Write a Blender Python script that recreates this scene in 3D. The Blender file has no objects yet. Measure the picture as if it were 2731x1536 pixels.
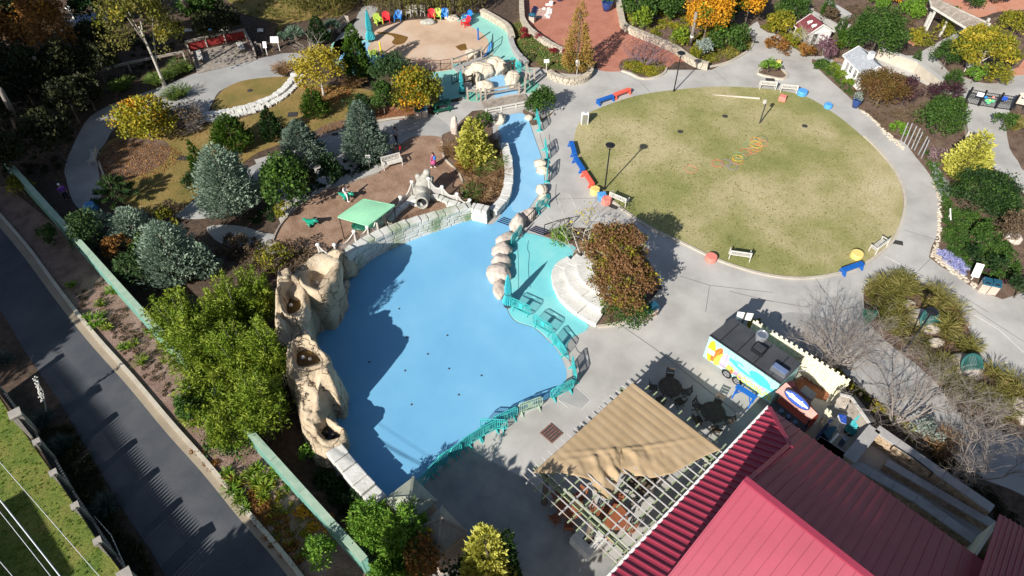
import bpy, bmesh, math, random
import numpy as np
from mathutils import Vector, Matrix, noise
R = math.radians
C = bpy.context.scene.collection
SC = bpy.context.scene
H = 36.0; FPX = 1850.0; TH = R(47.8); CX, CY = 1365.5, 768.0
cam = bpy.data.cameras.new('camera'); camo = bpy.data.objects.new('camera', cam); C.objects.link(camo)
camo.location = (0, 0, H); camo.rotation_euler = (R(90) - TH, 0, 0)
cam.sensor_width = 36; cam.lens = FPX / 2731 * 36; cam.clip_end = 2000; cam.clip_start = 0.5
SC.camera = camo
SUN_AZ = R(55.8); SUN_EL = R(32)          # azimuth the shadows fall towards, elevation
w = bpy.data.worlds.new("World"); SC.world = w; w.use_nodes = True
nt = w.node_tree; bg = nt.nodes['Background']
sky = nt.nodes.new('ShaderNodeTexSky'); sky.sky_type = 'NISHITA'; sky.sun_disc = False
sky.sun_elevation = SUN_EL; sky.sun_rotation = math.atan2(-math.cos(SUN_AZ), -math.sin(SUN_AZ))
nt.links.new(sky.outputs[0], bg.inputs[0]); bg.inputs[1].default_value = 0.065
sl = bpy.data.lights.new('sun', 'SUN'); sl.energy = 5.0; sl.angle = R(0.5); sl.color = (1, 0.955, 0.88)
so = bpy.data.objects.new('sun', sl); C.objects.link(so)
SD = Vector((math.cos(SUN_AZ) * math.cos(SUN_EL), math.sin(SUN_AZ) * math.cos(SUN_EL), -math.sin(SUN_EL)))
so.rotation_euler = SD.to_track_quat('-Z', 'Y').to_euler(); so.location = (-20, -30, 50)
SC.view_settings.view_transform = 'Standard'; SC.view_settings.look = 'None'
SC.view_settings.gamma = 1; SC.view_settings.use_curve_mapping = False
SC.view_settings.exposure = 0.5
SC.cycles.max_bounces = 6; SC.cycles.transparent_max_bounces = 6
st, ct = math.sin(TH), math.cos(TH)
def G(u, v, z=0.0):
 x = (u - CX) / FPX; y = -(v - CY) / FPX
 d = (x, y * st + ct, y * ct - st); t = (z - H) / d[2]
 return Vector((t * d[0], t * d[1], z))
ORG = {}
for _r, _y in zip('abcd', (0, 380, 760, 1136)):
 for _c, _x in zip('1234', (0, 680, 1360, 2030)): ORG[_r + _c] = (_x, _y, 3.623)
ORG.update(e1=(1860, 800, 7.246), e2=(1900, 960, 7.246), e3=(2150, 1020, 7.246), e4=(1180, 110, 7.247),
           e5=(1050, 450, 7.246), e6=(700, 660, 4.263), e7=(1880, 220, 8.05), e8=(2540, 200, 10.35),
           h1=(2100, 0, 5.573), h2=(2400, 0, 7.245), h3=(950, 0, 7.246), h4=(480, 50, 7.244),
           h5=(1400, 1250, 5.066), h6=(1300, 560, 4.262), h7=(0, 0, 7.246), h8=(1340, 840, 3.412), f=(0, 0, 1 / 1.0602), n=(0, 0, 1))
def px(s):
 """'a2 100,200 300,400 f 10,20' -> native pixel pairs"""
 o = ORG['f']; out = []
 for tk in s.split():
  if tk in ORG: o = ORG[tk]
  else:
   a, b = tk.split(','); out.append((o[0] + float(a) / o[2], o[1] + float(b) / o[2]))
 return out
def P(s, z=0.0): return [G(u, v, z) for u, v in px(s)]
def P1(s, z=0.0): return P(s, z)[0]
def ht(b, t):
 """height of a vertical whose foot is at pixel b and top at pixel row of t"""
 Y = G(*b).y; k = (CY - t[1]) / FPX
 return H + Y * (k * ct - st) / (ct + k * st)
def ppm(u, v):
 g = G(u, v); return FPX / (g.y * ct + H * st)
def fin(name, verts, faces, mats, parent=None, smooth=False, mi=None, loc=None):
 me = bpy.data.meshes.new(name); me.from_pydata([tuple(v) for v in verts], [], faces)
 for m in (mats if isinstance(mats, (list, tuple)) else [mats]): me.materials.append(m)
 if mi is not None: me.polygons.foreach_set('material_index', mi)
 if smooth: me.polygons.foreach_set('use_smooth', [True] * len(me.polygons))
 me.update(); o = bpy.data.objects.new(name, me); C.objects.link(o)
 if parent: o.parent = parent
 if loc is not None: o.location = loc
 return o
class MB:
 def __init__(s): s.v = []; s.f = []; s.mi = []; s.m = 0
 def add(s, vs, fs):
  n = len(s.v); s.v += [Vector(v) for v in vs]; s.f += [tuple(i + n for i in f) for f in fs]; s.mi += [s.m] * len(fs); return s
 def box(s, c, d, rz=0, rx=0, ry=0):
  M = Matrix.Translation(Vector(c)) @ Matrix.Rotation(rz, 4, 'Z') @ Matrix.Rotation(ry, 4, 'Y') @ Matrix.Rotation(rx, 4, 'X')
  q = [M @ Vector((x * d[0] / 2, y * d[1] / 2, z * d[2] / 2)) for x in (-1, 1) for y in (-1, 1) for z in (-1, 1)]
  return s.add(q, [(0, 1, 3, 2), (4, 6, 7, 5), (0, 4, 5, 1), (2, 3, 7, 6), (0, 2, 6, 4), (1, 5, 7, 3)])
 def beam(s, a, b, w, h):
  a = Vector(a); b = Vector(b); d = b - a; L = d.length
  if L < 1e-5: return s
  x = d / L; up = Vector((0, 0, 1)) if abs(x.z) < .95 else Vector((0, 1, 0))
  y = up.cross(x).normalized(); z = x.cross(y)
  q = [a + x * L * i + y * w / 2 * j + z * h / 2 * k for i in (0, 1) for j in (-1, 1) for k in (-1, 1)]
  return s.add(q, [(0, 1, 3, 2), (4, 6, 7, 5), (0, 4, 5, 1), (2, 3, 7, 6), (0, 2, 6, 4), (1, 5, 7, 3)])
 def tube(s, pts, r, n=8, cap=True):
  pts = [Vector(p) for p in pts]; m = len(pts); rs = r if isinstance(r, (list, tuple)) else [r] * m
  vs = []; prev = None
  for i, p in enumerate(pts):
   t = (pts[min(i + 1, m - 1)] - pts[max(i - 1, 0)]).normalized()
   a = prev if prev else (Vector((0, 0, 1)) if abs(t.z) < .9 else Vector((1, 0, 0)))
   x = (a - t * a.dot(t)).normalized(); prev = x; y = t.cross(x)
   vs += [p + (x * math.cos(k * 2 * math.pi / n) + y * math.sin(k * 2 * math.pi / n)) * rs[i] for k in range(n)]
  fs = [(i * n + k, i * n + (k + 1) % n, (i + 1) * n + (k + 1) % n, (i + 1) * n + k) for i in range(m - 1) for k in range(n)]
  if cap: fs += [tuple(range(n))[::-1], tuple((m - 1) * n + k for k in range(n))]
  return s.add(vs, fs)
 def cyl(s, c, r, h, n=16, r2=None):
  c = Vector(c); return s.tube([c, c + Vector((0, 0, h))], [r, r if r2 is None else r2], n)
 def lathe(s, c, prof, n=16):
  c = Vector(c); vs = [c + Vector((r * math.cos(k * 2 * math.pi / n), r * math.sin(k * 2 * math.pi / n), z)) for r, z in prof for k in range(n)]
  fs = [(i * n + k, i * n + (k + 1) % n, (i + 1) * n + (k + 1) % n, (i + 1) * n + k) for i in range(len(prof) - 1) for k in range(n)]
  fs += [tuple(range(n))[::-1], tuple((len(prof) - 1) * n + k for k in range(n))]
  return s.add(vs, fs)
 def prism(s, poly, z0, z1):
  n = len(poly); vs = [(p[0], p[1], z0) for p in poly] + [(p[0], p[1], z1) for p in poly]
  ar = sum(poly[i][0] * poly[(i + 1) % n][1] - poly[(i + 1) % n][0] * poly[i][1] for i in range(n))
  b = tuple(range(n)); t = tuple(range(n, 2 * n)); sd = [(i, (i + 1) % n, n + (i + 1) % n, n + i) for i in range(n)]
  if ar < 0: t = t[::-1]; sd = [q[::-1] for q in sd]
  else: b = b[::-1]
  return s.add(vs, [b, t] + sd)
 def ball(s, c, r, sub=2, sc=(1, 1, 1), nz=0, seed=0, fr=1.0, rz=0):
  bm = bmesh.new(); bmesh.ops.create_icosphere(bm, subdivisions=sub, radius=1); c = Vector(c); cz, sz = math.cos(rz), math.sin(rz)
  vs = []
  for v in bm.verts:
   p = v.co.copy(); k = 1 + (nz * noise.fractal(p * fr + Vector((seed * 7.1, seed * 3.3, 0)), 1, 2, 3) if nz else 0)
   q = Vector((p.x * sc[0], p.y * sc[1], p.z * sc[2])) * r * k
   vs.append(c + Vector((q.x * cz - q.y * sz, q.x * sz + q.y * cz, q.z)))
  fs = [tuple(v.index for v in f.verts) for f in bm.faces]; bm.free(); return s.add(vs, fs)
 def build(s, name, mats, parent=None, smooth=False, loc=None, world=False):
  if world:      # vertices given in world space: move them into the parent's space or give the mesh its own origin
   if parent: off = parent.matrix_basis.inverted(); s.v = [off @ v for v in s.v]
   else:
    n = len(s.v); cx_ = sum(v.x for v in s.v) / n; cy_ = sum(v.y for v in s.v) / n; z0 = min(v.z for v in s.v)
    loc = Vector((cx_, cy_, z0)); s.v = [v - loc for v in s.v]
  return fin(name, s.v, s.f, mats, parent, smooth, s.mi, loc)
def tag(o, label, cat, group=None, kind=None):
 o['label'] = label
 if cat: o['category'] = cat
 if group: o['group'] = group
 if kind: o['kind'] = kind
 return o
def thing(name, label, cat, loc=(0, 0, 0), rz=0, group=None, sc=None):
 o = bpy.data.objects.new(name, None); C.objects.link(o); o.location = Vector(loc); o.rotation_euler = (0, 0, rz); o.empty_display_size = .3
 if sc: o.scale = sc
 o.matrix_basis = Matrix.LocRotScale(o.location, o.rotation_euler, o.scale)
 return tag(o, label, cat, group)
def dup(root, loc, rz, label=None, group=None, sc=None):
 r = root.copy(); C.objects.link(r); r.location = Vector(loc); r.rotation_euler = (0, 0, rz)
 if sc: r.scale = sc
 if label: r['label'] = label
 if group: r['group'] = group
 for ch in list(root.children):
  c = ch.copy(); C.objects.link(c); c.parent = r
  for g in ch.children:
   d = g.copy(); C.objects.link(d); d.parent = c
 return r
def smoothc(pts, n=5, closed=True):
 out = []; m = len(pts)
 for i in range(m if closed else m - 1):
  g = lambda k: Vector(pts[(i + k) % m] if closed else pts[max(0, min(m - 1, i + k))])
  p0, p1, p2, p3 = g(-1), g(0), g(1), g(2)
  for j in range(n):
   t = j / n
   out.append(0.5 * ((2 * p1) + (p2 - p0) * t + (2 * p0 - 5 * p1 + 4 * p2 - p3) * t * t + (3 * p1 - p0 - 3 * p2 + p3) * t ** 3))
 if not closed: out.append(Vector(pts[-1]))
 return out
def slab(name, s, z, mat, label, sm=5, depth=.1, kind='structure', cat=None, closed=True):
 pts = P(s) if isinstance(s, str) else s
 if sm: pts = smoothc(pts, sm)
 o = MB().prism([(p.x, p.y) for p in pts], z - depth, z).build(name, mat, world=True)
 return tag(o, label, cat, kind=kind)
def resample(pts, step):
 out = [Vector(pts[0])]; acc = 0
 for a, b in zip(pts, pts[1:]):
  a = Vector(a); b = Vector(b); L = (b - a).length; t = step - acc
  while t < L: out.append(a.lerp(b, t / L)); t += step
  acc = L - (t - step)
 if (out[-1] - Vector(pts[-1])).length > step * .3: out.append(Vector(pts[-1]))
 return out
def strip(name, s, z, w, h, mat, label, cat='kerb', kind=None, sm=5, closed=False):
 """a kerb or low wall of section w x h along a line"""
 pts = P(s) if isinstance(s, str) else s
 pts = resample(smoothc(pts, sm, closed), .5)
 mb = MB(); n = len(pts); L = []
 for i, p in enumerate(pts):
  t = (pts[min(i + 1, n - 1)] - pts[max(i - 1, 0)]).normalized(); q = Vector((-t.y, t.x, 0))
  for a, b in ((-1, 0), (-1, 1), (1, 1), (1, 0)): L.append((p.x + q.x * w / 2 * a, p.y + q.y * w / 2 * a, z + h * b))
 F_ = []
 for i in range(n - 1):
  for k in range(3): F_.append((i * 4 + k, i * 4 + k + 1, i * 4 + k + 5, i * 4 + k + 4))
 F_ += [(0, 1, 2, 3), tuple((n - 1) * 4 + k for k in (3, 2, 1, 0))]
 mb.add(L, F_); o = mb.build(name, mat, world=True); return tag(o, label, None if kind == 'structure' else cat, kind=kind)
def mat0(name, rough=.8, metal=0, spec=.3):
 m = bpy.data.materials.new(name); m.use_nodes = True; t = m.node_tree; b = t.nodes['Principled BSDF']
 b.inputs['Roughness'].default_value = rough; b.inputs['Metallic'].default_value = metal; b.inputs['Specular IOR Level'].default_value = spec
 return m, t, b
def ramp(t, cols, pos=None):
 r = t.nodes.new('ShaderNodeValToRGB'); e = r.color_ramp.elements; n = len(cols)
 while len(e) < n: e.new(.5)
 for i, c in enumerate(cols): e[i].position = pos[i] if pos else .28 + .44 * i / max(1, n - 1); e[i].color = (*c, 1)
 return r
def pm(name, cols, s=1.5, rough=.8, bump=0, bs=12, metal=0, spec=.3, det=6, fine=.25, fs=25, pos=None, wave=None):
 """mottled surface: broad noise picks the colour, a fine noise speckles it"""
 m, t, b = mat0(name, rough, metal, spec); N = t.nodes; L = t.links
 tc = N.new('ShaderNodeTexCoord'); n1 = N.new('ShaderNodeTexNoise'); n1.inputs['Scale'].default_value = s; n1.inputs['Detail'].default_value = det
 n1.inputs['Roughness'].default_value = .6; L.new(tc.outputs['Object'], n1.inputs[0])
 r = ramp(t, cols, pos); L.new(n1.outputs[0], r.inputs[0])
 n2 = N.new('ShaderNodeTexNoise'); n2.inputs['Scale'].default_value = fs; n2.inputs['Detail'].default_value = 3; L.new(tc.outputs['Object'], n2.inputs[0])
 mr = N.new('ShaderNodeMapRange'); mr.inputs[1].default_value = .25; mr.inputs[2].default_value = .75
 mr.inputs[3].default_value = 1 - fine; mr.inputs[4].default_value = 1 + fine; L.new(n2.outputs[0], mr.inputs[0])
 mx = N.new('ShaderNodeVectorMath'); mx.operation = 'SCALE'; L.new(r.outputs[0], mx.inputs[0]); L.new(mr.outputs[0], mx.inputs['Scale'])
 L.new(mx.outputs[0], b.inputs['Base Color'])
 if bump:
  n3 = N.new('ShaderNodeTexNoise'); n3.inputs['Scale'].default_value = bs; n3.inputs['Detail'].default_value = 5; L.new(tc.outputs['Object'], n3.inputs[0])
  bp = N.new('ShaderNodeBump'); bp.inputs['Strength'].default_value = min(1, bump); bp.inputs['Distance'].default_value = .06 * max(1, bump)
  L.new(n3.outputs[0], bp.inputs['Height']); L.new(bp.outputs[0], b.inputs['Normal'])
 return m
def fm(name, cols, tr=.22, rough=.6):
 m, t, b = mat0(name, rough, 0, .25); N = t.nodes; L = t.links
 a = N.new('ShaderNodeAttribute'); a.attribute_name = 'tone'; n = len(cols)
 r = ramp(t, cols, [i / (n - 1) for i in range(n)]); L.new(a.outputs['Fac'], r.inputs[0]); L.new(r.outputs[0], b.inputs['Base Color'])
 tl = N.new('ShaderNodeBsdfTranslucent'); L.new(r.outputs[0], tl.inputs[0]); ms = N.new('ShaderNodeMixShader'); ms.inputs[0].default_value = tr
 o = N['Material Output']; L.new(b.outputs[0], ms.inputs[1]); L.new(tl.outputs[0], ms.inputs[2]); L.new(ms.outputs[0], o.inputs[0])
 return m
def solid(name, c, rough=.5, **k): return pm(name, [tuple(x * .9 for x in c), tuple(min(1, x * 1.1) for x in c)], s=2.5, rough=rough, fine=.06, **k)
M = {}
M['soil'] = pm('leaf_litter_soil', [(.045, .032, .022), (.085, .058, .042), (.13, .085, .06)], s=2.5, rough=.95, fine=.4, fs=16, bump=.8, bs=8)
M['mulch'] = pm('pinkish_mulch', [(.12, .075, .055), (.23, .15, .12), (.31, .215, .18)], s=.9, rough=.95, fine=.4, fs=18, bump=1, bs=9)
M['bedsoil'] = pm('bed_mulch', [(.07, .045, .032), (.15, .098, .07), (.20, .14, .10)], s=1.2, rough=.95, fine=.4, fs=11, bump=1, bs=10)
M['bark'] = pm('bark_chips', [(.20, .12, .08), (.30, .19, .13), (.38, .26, .19)], s=.8, rough=.95, fine=.35, fs=18, bump=1, bs=14)
M['redmulch'] = pm('red_brown_mulch', [(.20, .08, .04), (.30, .13, .07)], s=.9, rough=.95, fine=.35, fs=12, bump=1, bs=12)
M['conc'] = pm('concrete', [(.32, .305, .285), (.43, .415, .39), (.52, .505, .475)], s=.30, rough=.85, fine=.09, fs=28, det=10, bump=.05, bs=60)
M['conc_old'] = pm('stained_concrete', [(.20, .21, .21), (.31, .305, .29), (.42, .40, .37)], s=.55, rough=.85, fine=.10, fs=30, det=10)
M['conc_grey'] = pm('grey_path_concrete', [(.27, .27, .265), (.35, .345, .335), (.43, .42, .40)], s=.35, rough=.85, fine=.07, fs=40, det=10)
M['joint'] = solid('joint_filler', (.19, .18, .17), .9)
M['jointl'] = solid('pale_joint', (.62, .60, .56), .9)
M['kerb'] = pm('kerb_concrete', [(.42, .37, .30), (.55, .50, .42)], s=1.5, rough=.85, fine=.1)
M['gutter'] = pm('gutter_concrete', [(.27, .225, .165), (.36, .30, .225)], s=.8, rough=.9, fine=.12)
M['asph'] = pm('asphalt', [(.050, .055, .068), (.075, .080, .092), (.105, .108, .118)], s=.35, rough=.75, fine=.25, fs=45, bump=.15, bs=60)
M['pool'] = pm('blue_rubber_coating', [(.135, .375, .60), (.165, .42, .64), (.215, .47, .68)], s=.16, rough=.8, fine=.05, fs=30, det=9)
M['poold'] = pm('blue_channel_coating', [(.22, .46, .68), (.29, .53, .72)], s=.5, rough=.8, fine=.05, fs=30)
M['aqua'] = pm('aqua_rubber_coating', [(.13, .50, .56), (.19, .58, .60), (.27, .62, .62)], s=.35, rough=.8, fine=.05, fs=30, det=8)
M['foam'] = pm('seafoam_coating', [(.23, .52, .46), (.31, .60, .53)], s=.5, rough=.85, fine=.06, fs=30)
M['fgreen'] = pm('green_coating', [(.12, .36, .28), (.17, .44, .34)], s=.7, rough=.85, fine=.08)
M['sand'] = pm('tan_spray_deck', [(.40, .26, .18), (.56, .40, .28), (.62, .50, .40)], s=.22, rough=.85, fine=.10, fs=22, det=8)
M['wet'] = pm('wet_sand_puddle', [(.14, .075, .02), (.22, .12, .035)], s=1.5, rough=.25, fine=.2)
M['brick'] = pm('brick_red_paving', [(.33, .13, .085), (.42, .17, .115), (.47, .205, .14)], s=.6, rough=.9, fine=.22, fs=18)
M['clay'] = pm('terracotta_gravel', [(.42, .17, .10), (.55, .25, .16), (.50, .27, .2)], s=.6, rough=.9, fine=.15)
M['lawn'] = pm('dry_green_lawn', [(.17, .195, .055), (.29, .275, .105), (.42, .365, .19), (.52, .45, .28)], s=.13, rough=.95, fine=.26, fs=8, det=12, pos=(.32, .46, .58, .72), bump=.6, bs=30)
M['goldlawn'] = pm('golden_leafy_lawn', [(.12, .12, .03), (.22, .165, .05), (.33, .21, .085)], s=.35, rough=.95, fine=.28, fs=10, det=9, bump=.6, bs=20)
M['grass'] = pm('green_turf', [(.055, .11, .015), (.13, .165, .03), (.20, .185, .05)], s=.7, rough=.95, fine=.35, fs=7, det=9, bump=.8, bs=15)
M['sandst'] = None
M['wood'] = pm('weathered_wood', [(.20, .165, .135), (.33, .285, .24), (.42, .37, .32)], s=3, rough=.85, fine=.2, fs=30)
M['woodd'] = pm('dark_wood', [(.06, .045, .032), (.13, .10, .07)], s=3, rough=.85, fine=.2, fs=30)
M['teak'] = pm('teak', [(.22, .07, .03), (.34, .12, .055)], s=4, rough=.6, fine=.2)
M['white'] = solid('white_paint', (.80, .79, .76), .5)
M['rail'] = pm('silvery_timber', [(.36, .345, .34), (.50, .48, .47)], s=3, rough=.7, fine=.1)
M['offw'] = pm('greyed_white_timber', [(.50, .48, .43), (.68, .65, .60)], s=3, rough=.7, fine=.1)
M['cream'] = pm('cream_paint', [(.72, .68, .50), (.80, .77, .60)], s=2, rough=.6, fine=.06)
M['sage'] = pm('sage_green_timber', [(.24, .29, .16), (.35, .40, .25)], s=3, rough=.7, fine=.1)
M['black'] = solid('black_metal', (.015, .016, .02), .4)
M['dark'] = solid('dark_grey', (.05, .052, .058), .6)
M['steel'] = solid('brushed_steel', (.55, .58, .62), .28, metal=.85)
M['chrome'] = solid('galvanised', (.6, .62, .65), .35, metal=.7)
M['teal'] = solid('turquoise_plastic', (.05, .42, .42), .45)
M['tealf'] = pm('turquoise_canvas', [(.06, .44, .50), (.10, .56, .60)], s=4, rough=.7, fine=.1)
M['darkteal'] = solid('dark_green_bars', (.03, .12, .11), .5)
M['dino'] = solid('glossy_green_fibreglass', (.01, .26, .17), .2, spec=.6)
M['dkgreen'] = solid('dark_green_plastic', (.012, .10, .06), .4)
M['canopy'] = pm('mint_shade_fabric', [(.27, .60, .37), (.33, .66, .42)], s=2, rough=.7, fine=.05)
M['blue'] = solid('cobalt_plastic', (.015, .12, .46), .35)
M['skyb'] = solid('sky_blue_vinyl', (.10, .36, .76), .45)
M['coral'] = solid('coral_plastic', (.78, .13, .085), .4)
M['peach'] = solid('coral_vinyl', (.75, .24, .19), .5)
M['red'] = solid('red_plastic', (.70, .03, .04), .35)
M['lime'] = solid('lime_plastic', (.50, .66, .11), .4)
M['azure'] = solid('azure_plastic', (.02, .22, .70), .35)
M['yellow'] = solid('yellow_vinyl', (.80, .62, .20), .5)
M['byel'] = solid('bright_yellow', (.85, .60, .03), .45)
M['orange'] = solid('orange_vinyl', (.80, .27, .05), .5)
M['pgreen'] = solid('green_vinyl', (.12, .42, .22), .5)
M['purple'] = solid('violet_vinyl', (.28, .22, .42), .5)
M['bluepot'] = solid('blue_glaze', (.02, .06, .22), .2, spec=.6)
M['paleroof'] = pm('grey_green_roof', [(.22, .26, .20), (.34, .36, .28), (.42, .43, .35)], s=1.2, rough=.8, fine=.1, fs=14)
M['tanroof'] = pm('mottled_tan_roof', [(.22, .19, .15), (.38, .34, .28)], s=1.6, rough=.8, fine=.15, fs=14)
M['shingle'] = pm('grey_shingles', [(.25, .27, .30), (.42, .44, .47)], s=5, rough=.85, fine=.18, fs=16)
M['redsh'] = pm('maroon_shingles', [(.13, .028, .035), (.20, .05, .055)], s=3, rough=.8, fine=.12)
M['mroof'] = pm('crimson_metal_roof', [(.275, .034, .066), (.35, .047, .085)], s=.35, rough=.45, fine=.09, spec=.4)
M['tarp'] = pm('tan_shade_cloth', [(.34, .245, .14), (.40, .29, .17), (.45, .335, .21)], s=.6, rough=.85, fine=.06, fs=60)
M['bin'] = pm('pebble_bin_panel', [(.44, .34, .28), (.58, .47, .39)], s=9, rough=.85, fine=.2)
M['binblue'] = solid('bin_lid_blue', (.02, .10, .16), .4)
M['binbox'] = solid('bin_lid_green', (.01, .13, .08), .4)
M['grate'] = solid('iron_grate', (.055, .05, .045), .7)
M['rust'] = pm('brown_grate', [(.16, .07, .05), (.25, .13, .10)], s=5, rough=.8)
M['gwall'] = pm('pale_green_fence_paint', [(.12, .27, .225), (.17, .345, .28)], s=.8, rough=.6, fine=.06)
M['gwallt'] = pm('worn_green_cap', [(.25, .38, .29), (.40, .50, .38)], s=2.5, rough=.7, fine=.12)  # wall cap: sunlight on top put into the paler colour; also faded barrier
M['stonecap'] = pm('grey_stone_coping', [(.30, .29, .285), (.42, .405, .39)], s=1.5, rough=.85, fine=.1)
M['ledger'] = pm('tan_ledger_stone', [(.20, .13, .08), (.40, .30, .20), (.55, .44, .32)], s=4, rough=.9, fine=.3, fs=14, bump=1, bs=10)
M['fieldst'] = pm('buff_field_stone', [(.33, .28, .21), (.48, .42, .33), (.56, .50, .42)], s=3, rough=.9, fine=.2, fs=12, bump=.6)
M['whitest'] = pm('white_limestone', [(.48, .47, .44), (.62, .61, .57), (.68, .67, .64)], s=1.3, rough=.85, fine=.08, fs=14, det=10, bump=.4, bs=7)
M['mossst'] = pm('mossy_white_block', [(.17, .235, .13), (.40, .43, .33), (.58, .575, .53), (.62, .61, .57)], s=.45, rough=.85, fine=.1, fs=12, det=7, bump=.35, bs=8, pos=(.33, .42, .52, .65))
M['greyst'] = pm('grey_mortar', [(.12, .13, .11), (.20, .20, .18)], s=2)
M['bould'] = pm('cream_boulder', [(.40, .33, .25), (.56, .49, .39), (.63, .58, .49)], s=1.6, rough=.85, fine=.1, bump=.7, bs=4, det=8)
M['pinkb'] = pm('pinkish_boulder', [(.38, .30, .25), (.52, .45, .39), (.60, .54, .48)], s=2, rough=.85, fine=.1, bump=.6, bs=5)
M['eleph'] = pm('grey_sculpted_concrete', [(.20, .20, .175), (.36, .35, .31), (.48, .46, .42)], s=2.2, rough=.85, fine=.12, bump=.4, bs=6)
M['net'] = None
M['skin'] = solid('skin', (.52, .30, .21), .6)
M['hairb'] = solid('brown_hair', (.06, .03, .018), .7)
M['barkt'] = pm('tree_bark', [(.09, .07, .055), (.20, .165, .13)], s=6, rough=.9, fine=.3)
M['barkp'] = pm('pale_bark', [(.36, .33, .28), (.55, .51, .45)], s=6, rough=.9, fine=.2)
M['barkg'] = pm('grey_twig_bark', [(.19, .16, .14), (.31, .27, .24)], s=6, rough=.9, fine=.2)
M['barkv'] = pm('purplish_twigs', [(.12, .08, .095), (.20, .145, .16)], s=6, rough=.9, fine=.2)
M['water'] = mat0('dark_water', .05, 0, .5)[0]; M['water'].node_tree.nodes['Principled BSDF'].inputs['Base Color'].default_value = (.02, .014, .008, 1)
M['browater'] = pm('brown_basin_floor', [(.07, .04, .012), (.16, .10, .03)], s=2, rough=.3, fine=.2)
M['wire'] = solid('power_cable', (.62, .63, .66), .4)
M['pbrick'] = pm('brick_pier', [(.28, .26, .24), (.42, .38, .33)], s=4, rough=.85, fine=.15)
M['solar'] = solid('blue_grey_panel', (.14, .19, .33), .35)
M['redpan'] = pm('red_rail_panel', [(.20, .02, .02), (.32, .035, .03)], s=3, rough=.7)
M['mural'] = pm('pale_aqua_body', [(.33, .66, .64), (.40, .72, .69)], s=.8, rough=.4, fine=.02)
M['troof'] = pm('charcoal_roof', [(.045, .048, .055), (.075, .078, .085)], s=1, rough=.6, fine=.12)
M['pinkroof'] = pm('faded_pink_roof', [(.50, .26, .22), (.62, .34, .29)], s=1.5, rough=.6, fine=.06)
M['redbox'] = solid('red_cart_body', (.40, .06, .035), .5)
M['bluesign'] = solid('blue_sign', (.02, .08, .45), .4)
M['navy'] = solid('navy', (.015, .02, .06), .5)
def sandrock(name, cols, bump=1.0, crack=.9):
 m, t, b = mat0(name, .9); N = t.nodes; L = t.links
 tc = N.new('ShaderNodeTexCoord'); n1 = N.new('ShaderNodeTexNoise'); n1.inputs['Scale'].default_value = .8; n1.inputs['Detail'].default_value = 12; n1.inputs['Roughness'].default_value = .72
 L.new(tc.outputs['Object'], n1.inputs[0]); r = ramp(t, cols); L.new(n1.outputs[0], r.inputs[0])
 mp = N.new('ShaderNodeVectorMath'); mp.operation = 'ADD'; L.new(tc.outputs['Object'], mp.inputs[0])
 nw = N.new('ShaderNodeTexNoise'); nw.inputs['Scale'].default_value = 1.3; L.new(tc.outputs['Object'], nw.inputs[0])
 L.new(nw.outputs['Color'], mp.inputs[1])
 v = N.new('ShaderNodeTexVoronoi'); v.feature = 'DISTANCE_TO_EDGE'; v.inputs['Scale'].default_value = crack; L.new(mp.outputs[0], v.inputs[0])
 cr = ramp(t, [(.45, .38, .30), (1, 1, 1)], [0.0, .02]); L.new(v.outputs[0], cr.inputs[0])
 mx = N.new('ShaderNodeVectorMath'); mx.operation = 'MULTIPLY'; L.new(r.outputs[0], mx.inputs[0]); L.new(cr.outputs[0], mx.inputs[1])
 L.new(mx.outputs[0], b.inputs['Base Color'])
 n3 = N.new('ShaderNodeTexNoise'); n3.inputs['Scale'].default_value = 3; n3.inputs['Detail'].default_value = 8; n3.inputs['Roughness'].default_value = .7; L.new(tc.outputs['Object'], n3.inputs[0])
 ad = N.new('ShaderNodeMath'); ad.operation = 'ADD'; L.new(n3.outputs[0], ad.inputs[0]); L.new(cr.outputs[0], ad.inputs[1])
 bp = N.new('ShaderNodeBump'); bp.inputs['Strength'].default_value = .7; bp.inputs['Distance'].default_value = .14 * bump; L.new(ad.outputs[0], bp.inputs['Height']); L.new(bp.outputs[0], b.inputs['Normal'])
 return m
M['sandst'] = sandrock('sandstone_rockwork', [(.25, .20, .15), (.43, .34, .235), (.56, .46, .33), (.62, .54, .42)], 1.5, .42)
M['cream_rock'] = sandrock('cream_rockwork', [(.48, .40, .30), (.60, .53, .42), (.66, .60, .50)], .7, .6)
M['pale_rock'] = sandrock('pale_ledge_stone', [(.40, .39, .36), (.52, .51, .48), (.59, .58, .55)], .4, .35)
def netmat(name, col, dens):
 m, t, b = mat0(name, .8); N = t.nodes; L = t.links; b.inputs['Base Color'].default_value = (*col, 1)
 tr = N.new('ShaderNodeBsdfTransparent'); ms = N.new('ShaderNodeMixShader'); ms.inputs[0].default_value = dens
 L.new(tr.outputs[0], ms.inputs[1]); L.new(b.outputs[0], ms.inputs[2]); L.new(ms.outputs[0], N['Material Output'].inputs[0]); return m
M['net'] = netmat('fine_rope_netting', (.72, .69, .66), .55)
M['mesh'] = netmat('dark_wire_mesh', (.03, .035, .035), .35)
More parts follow.
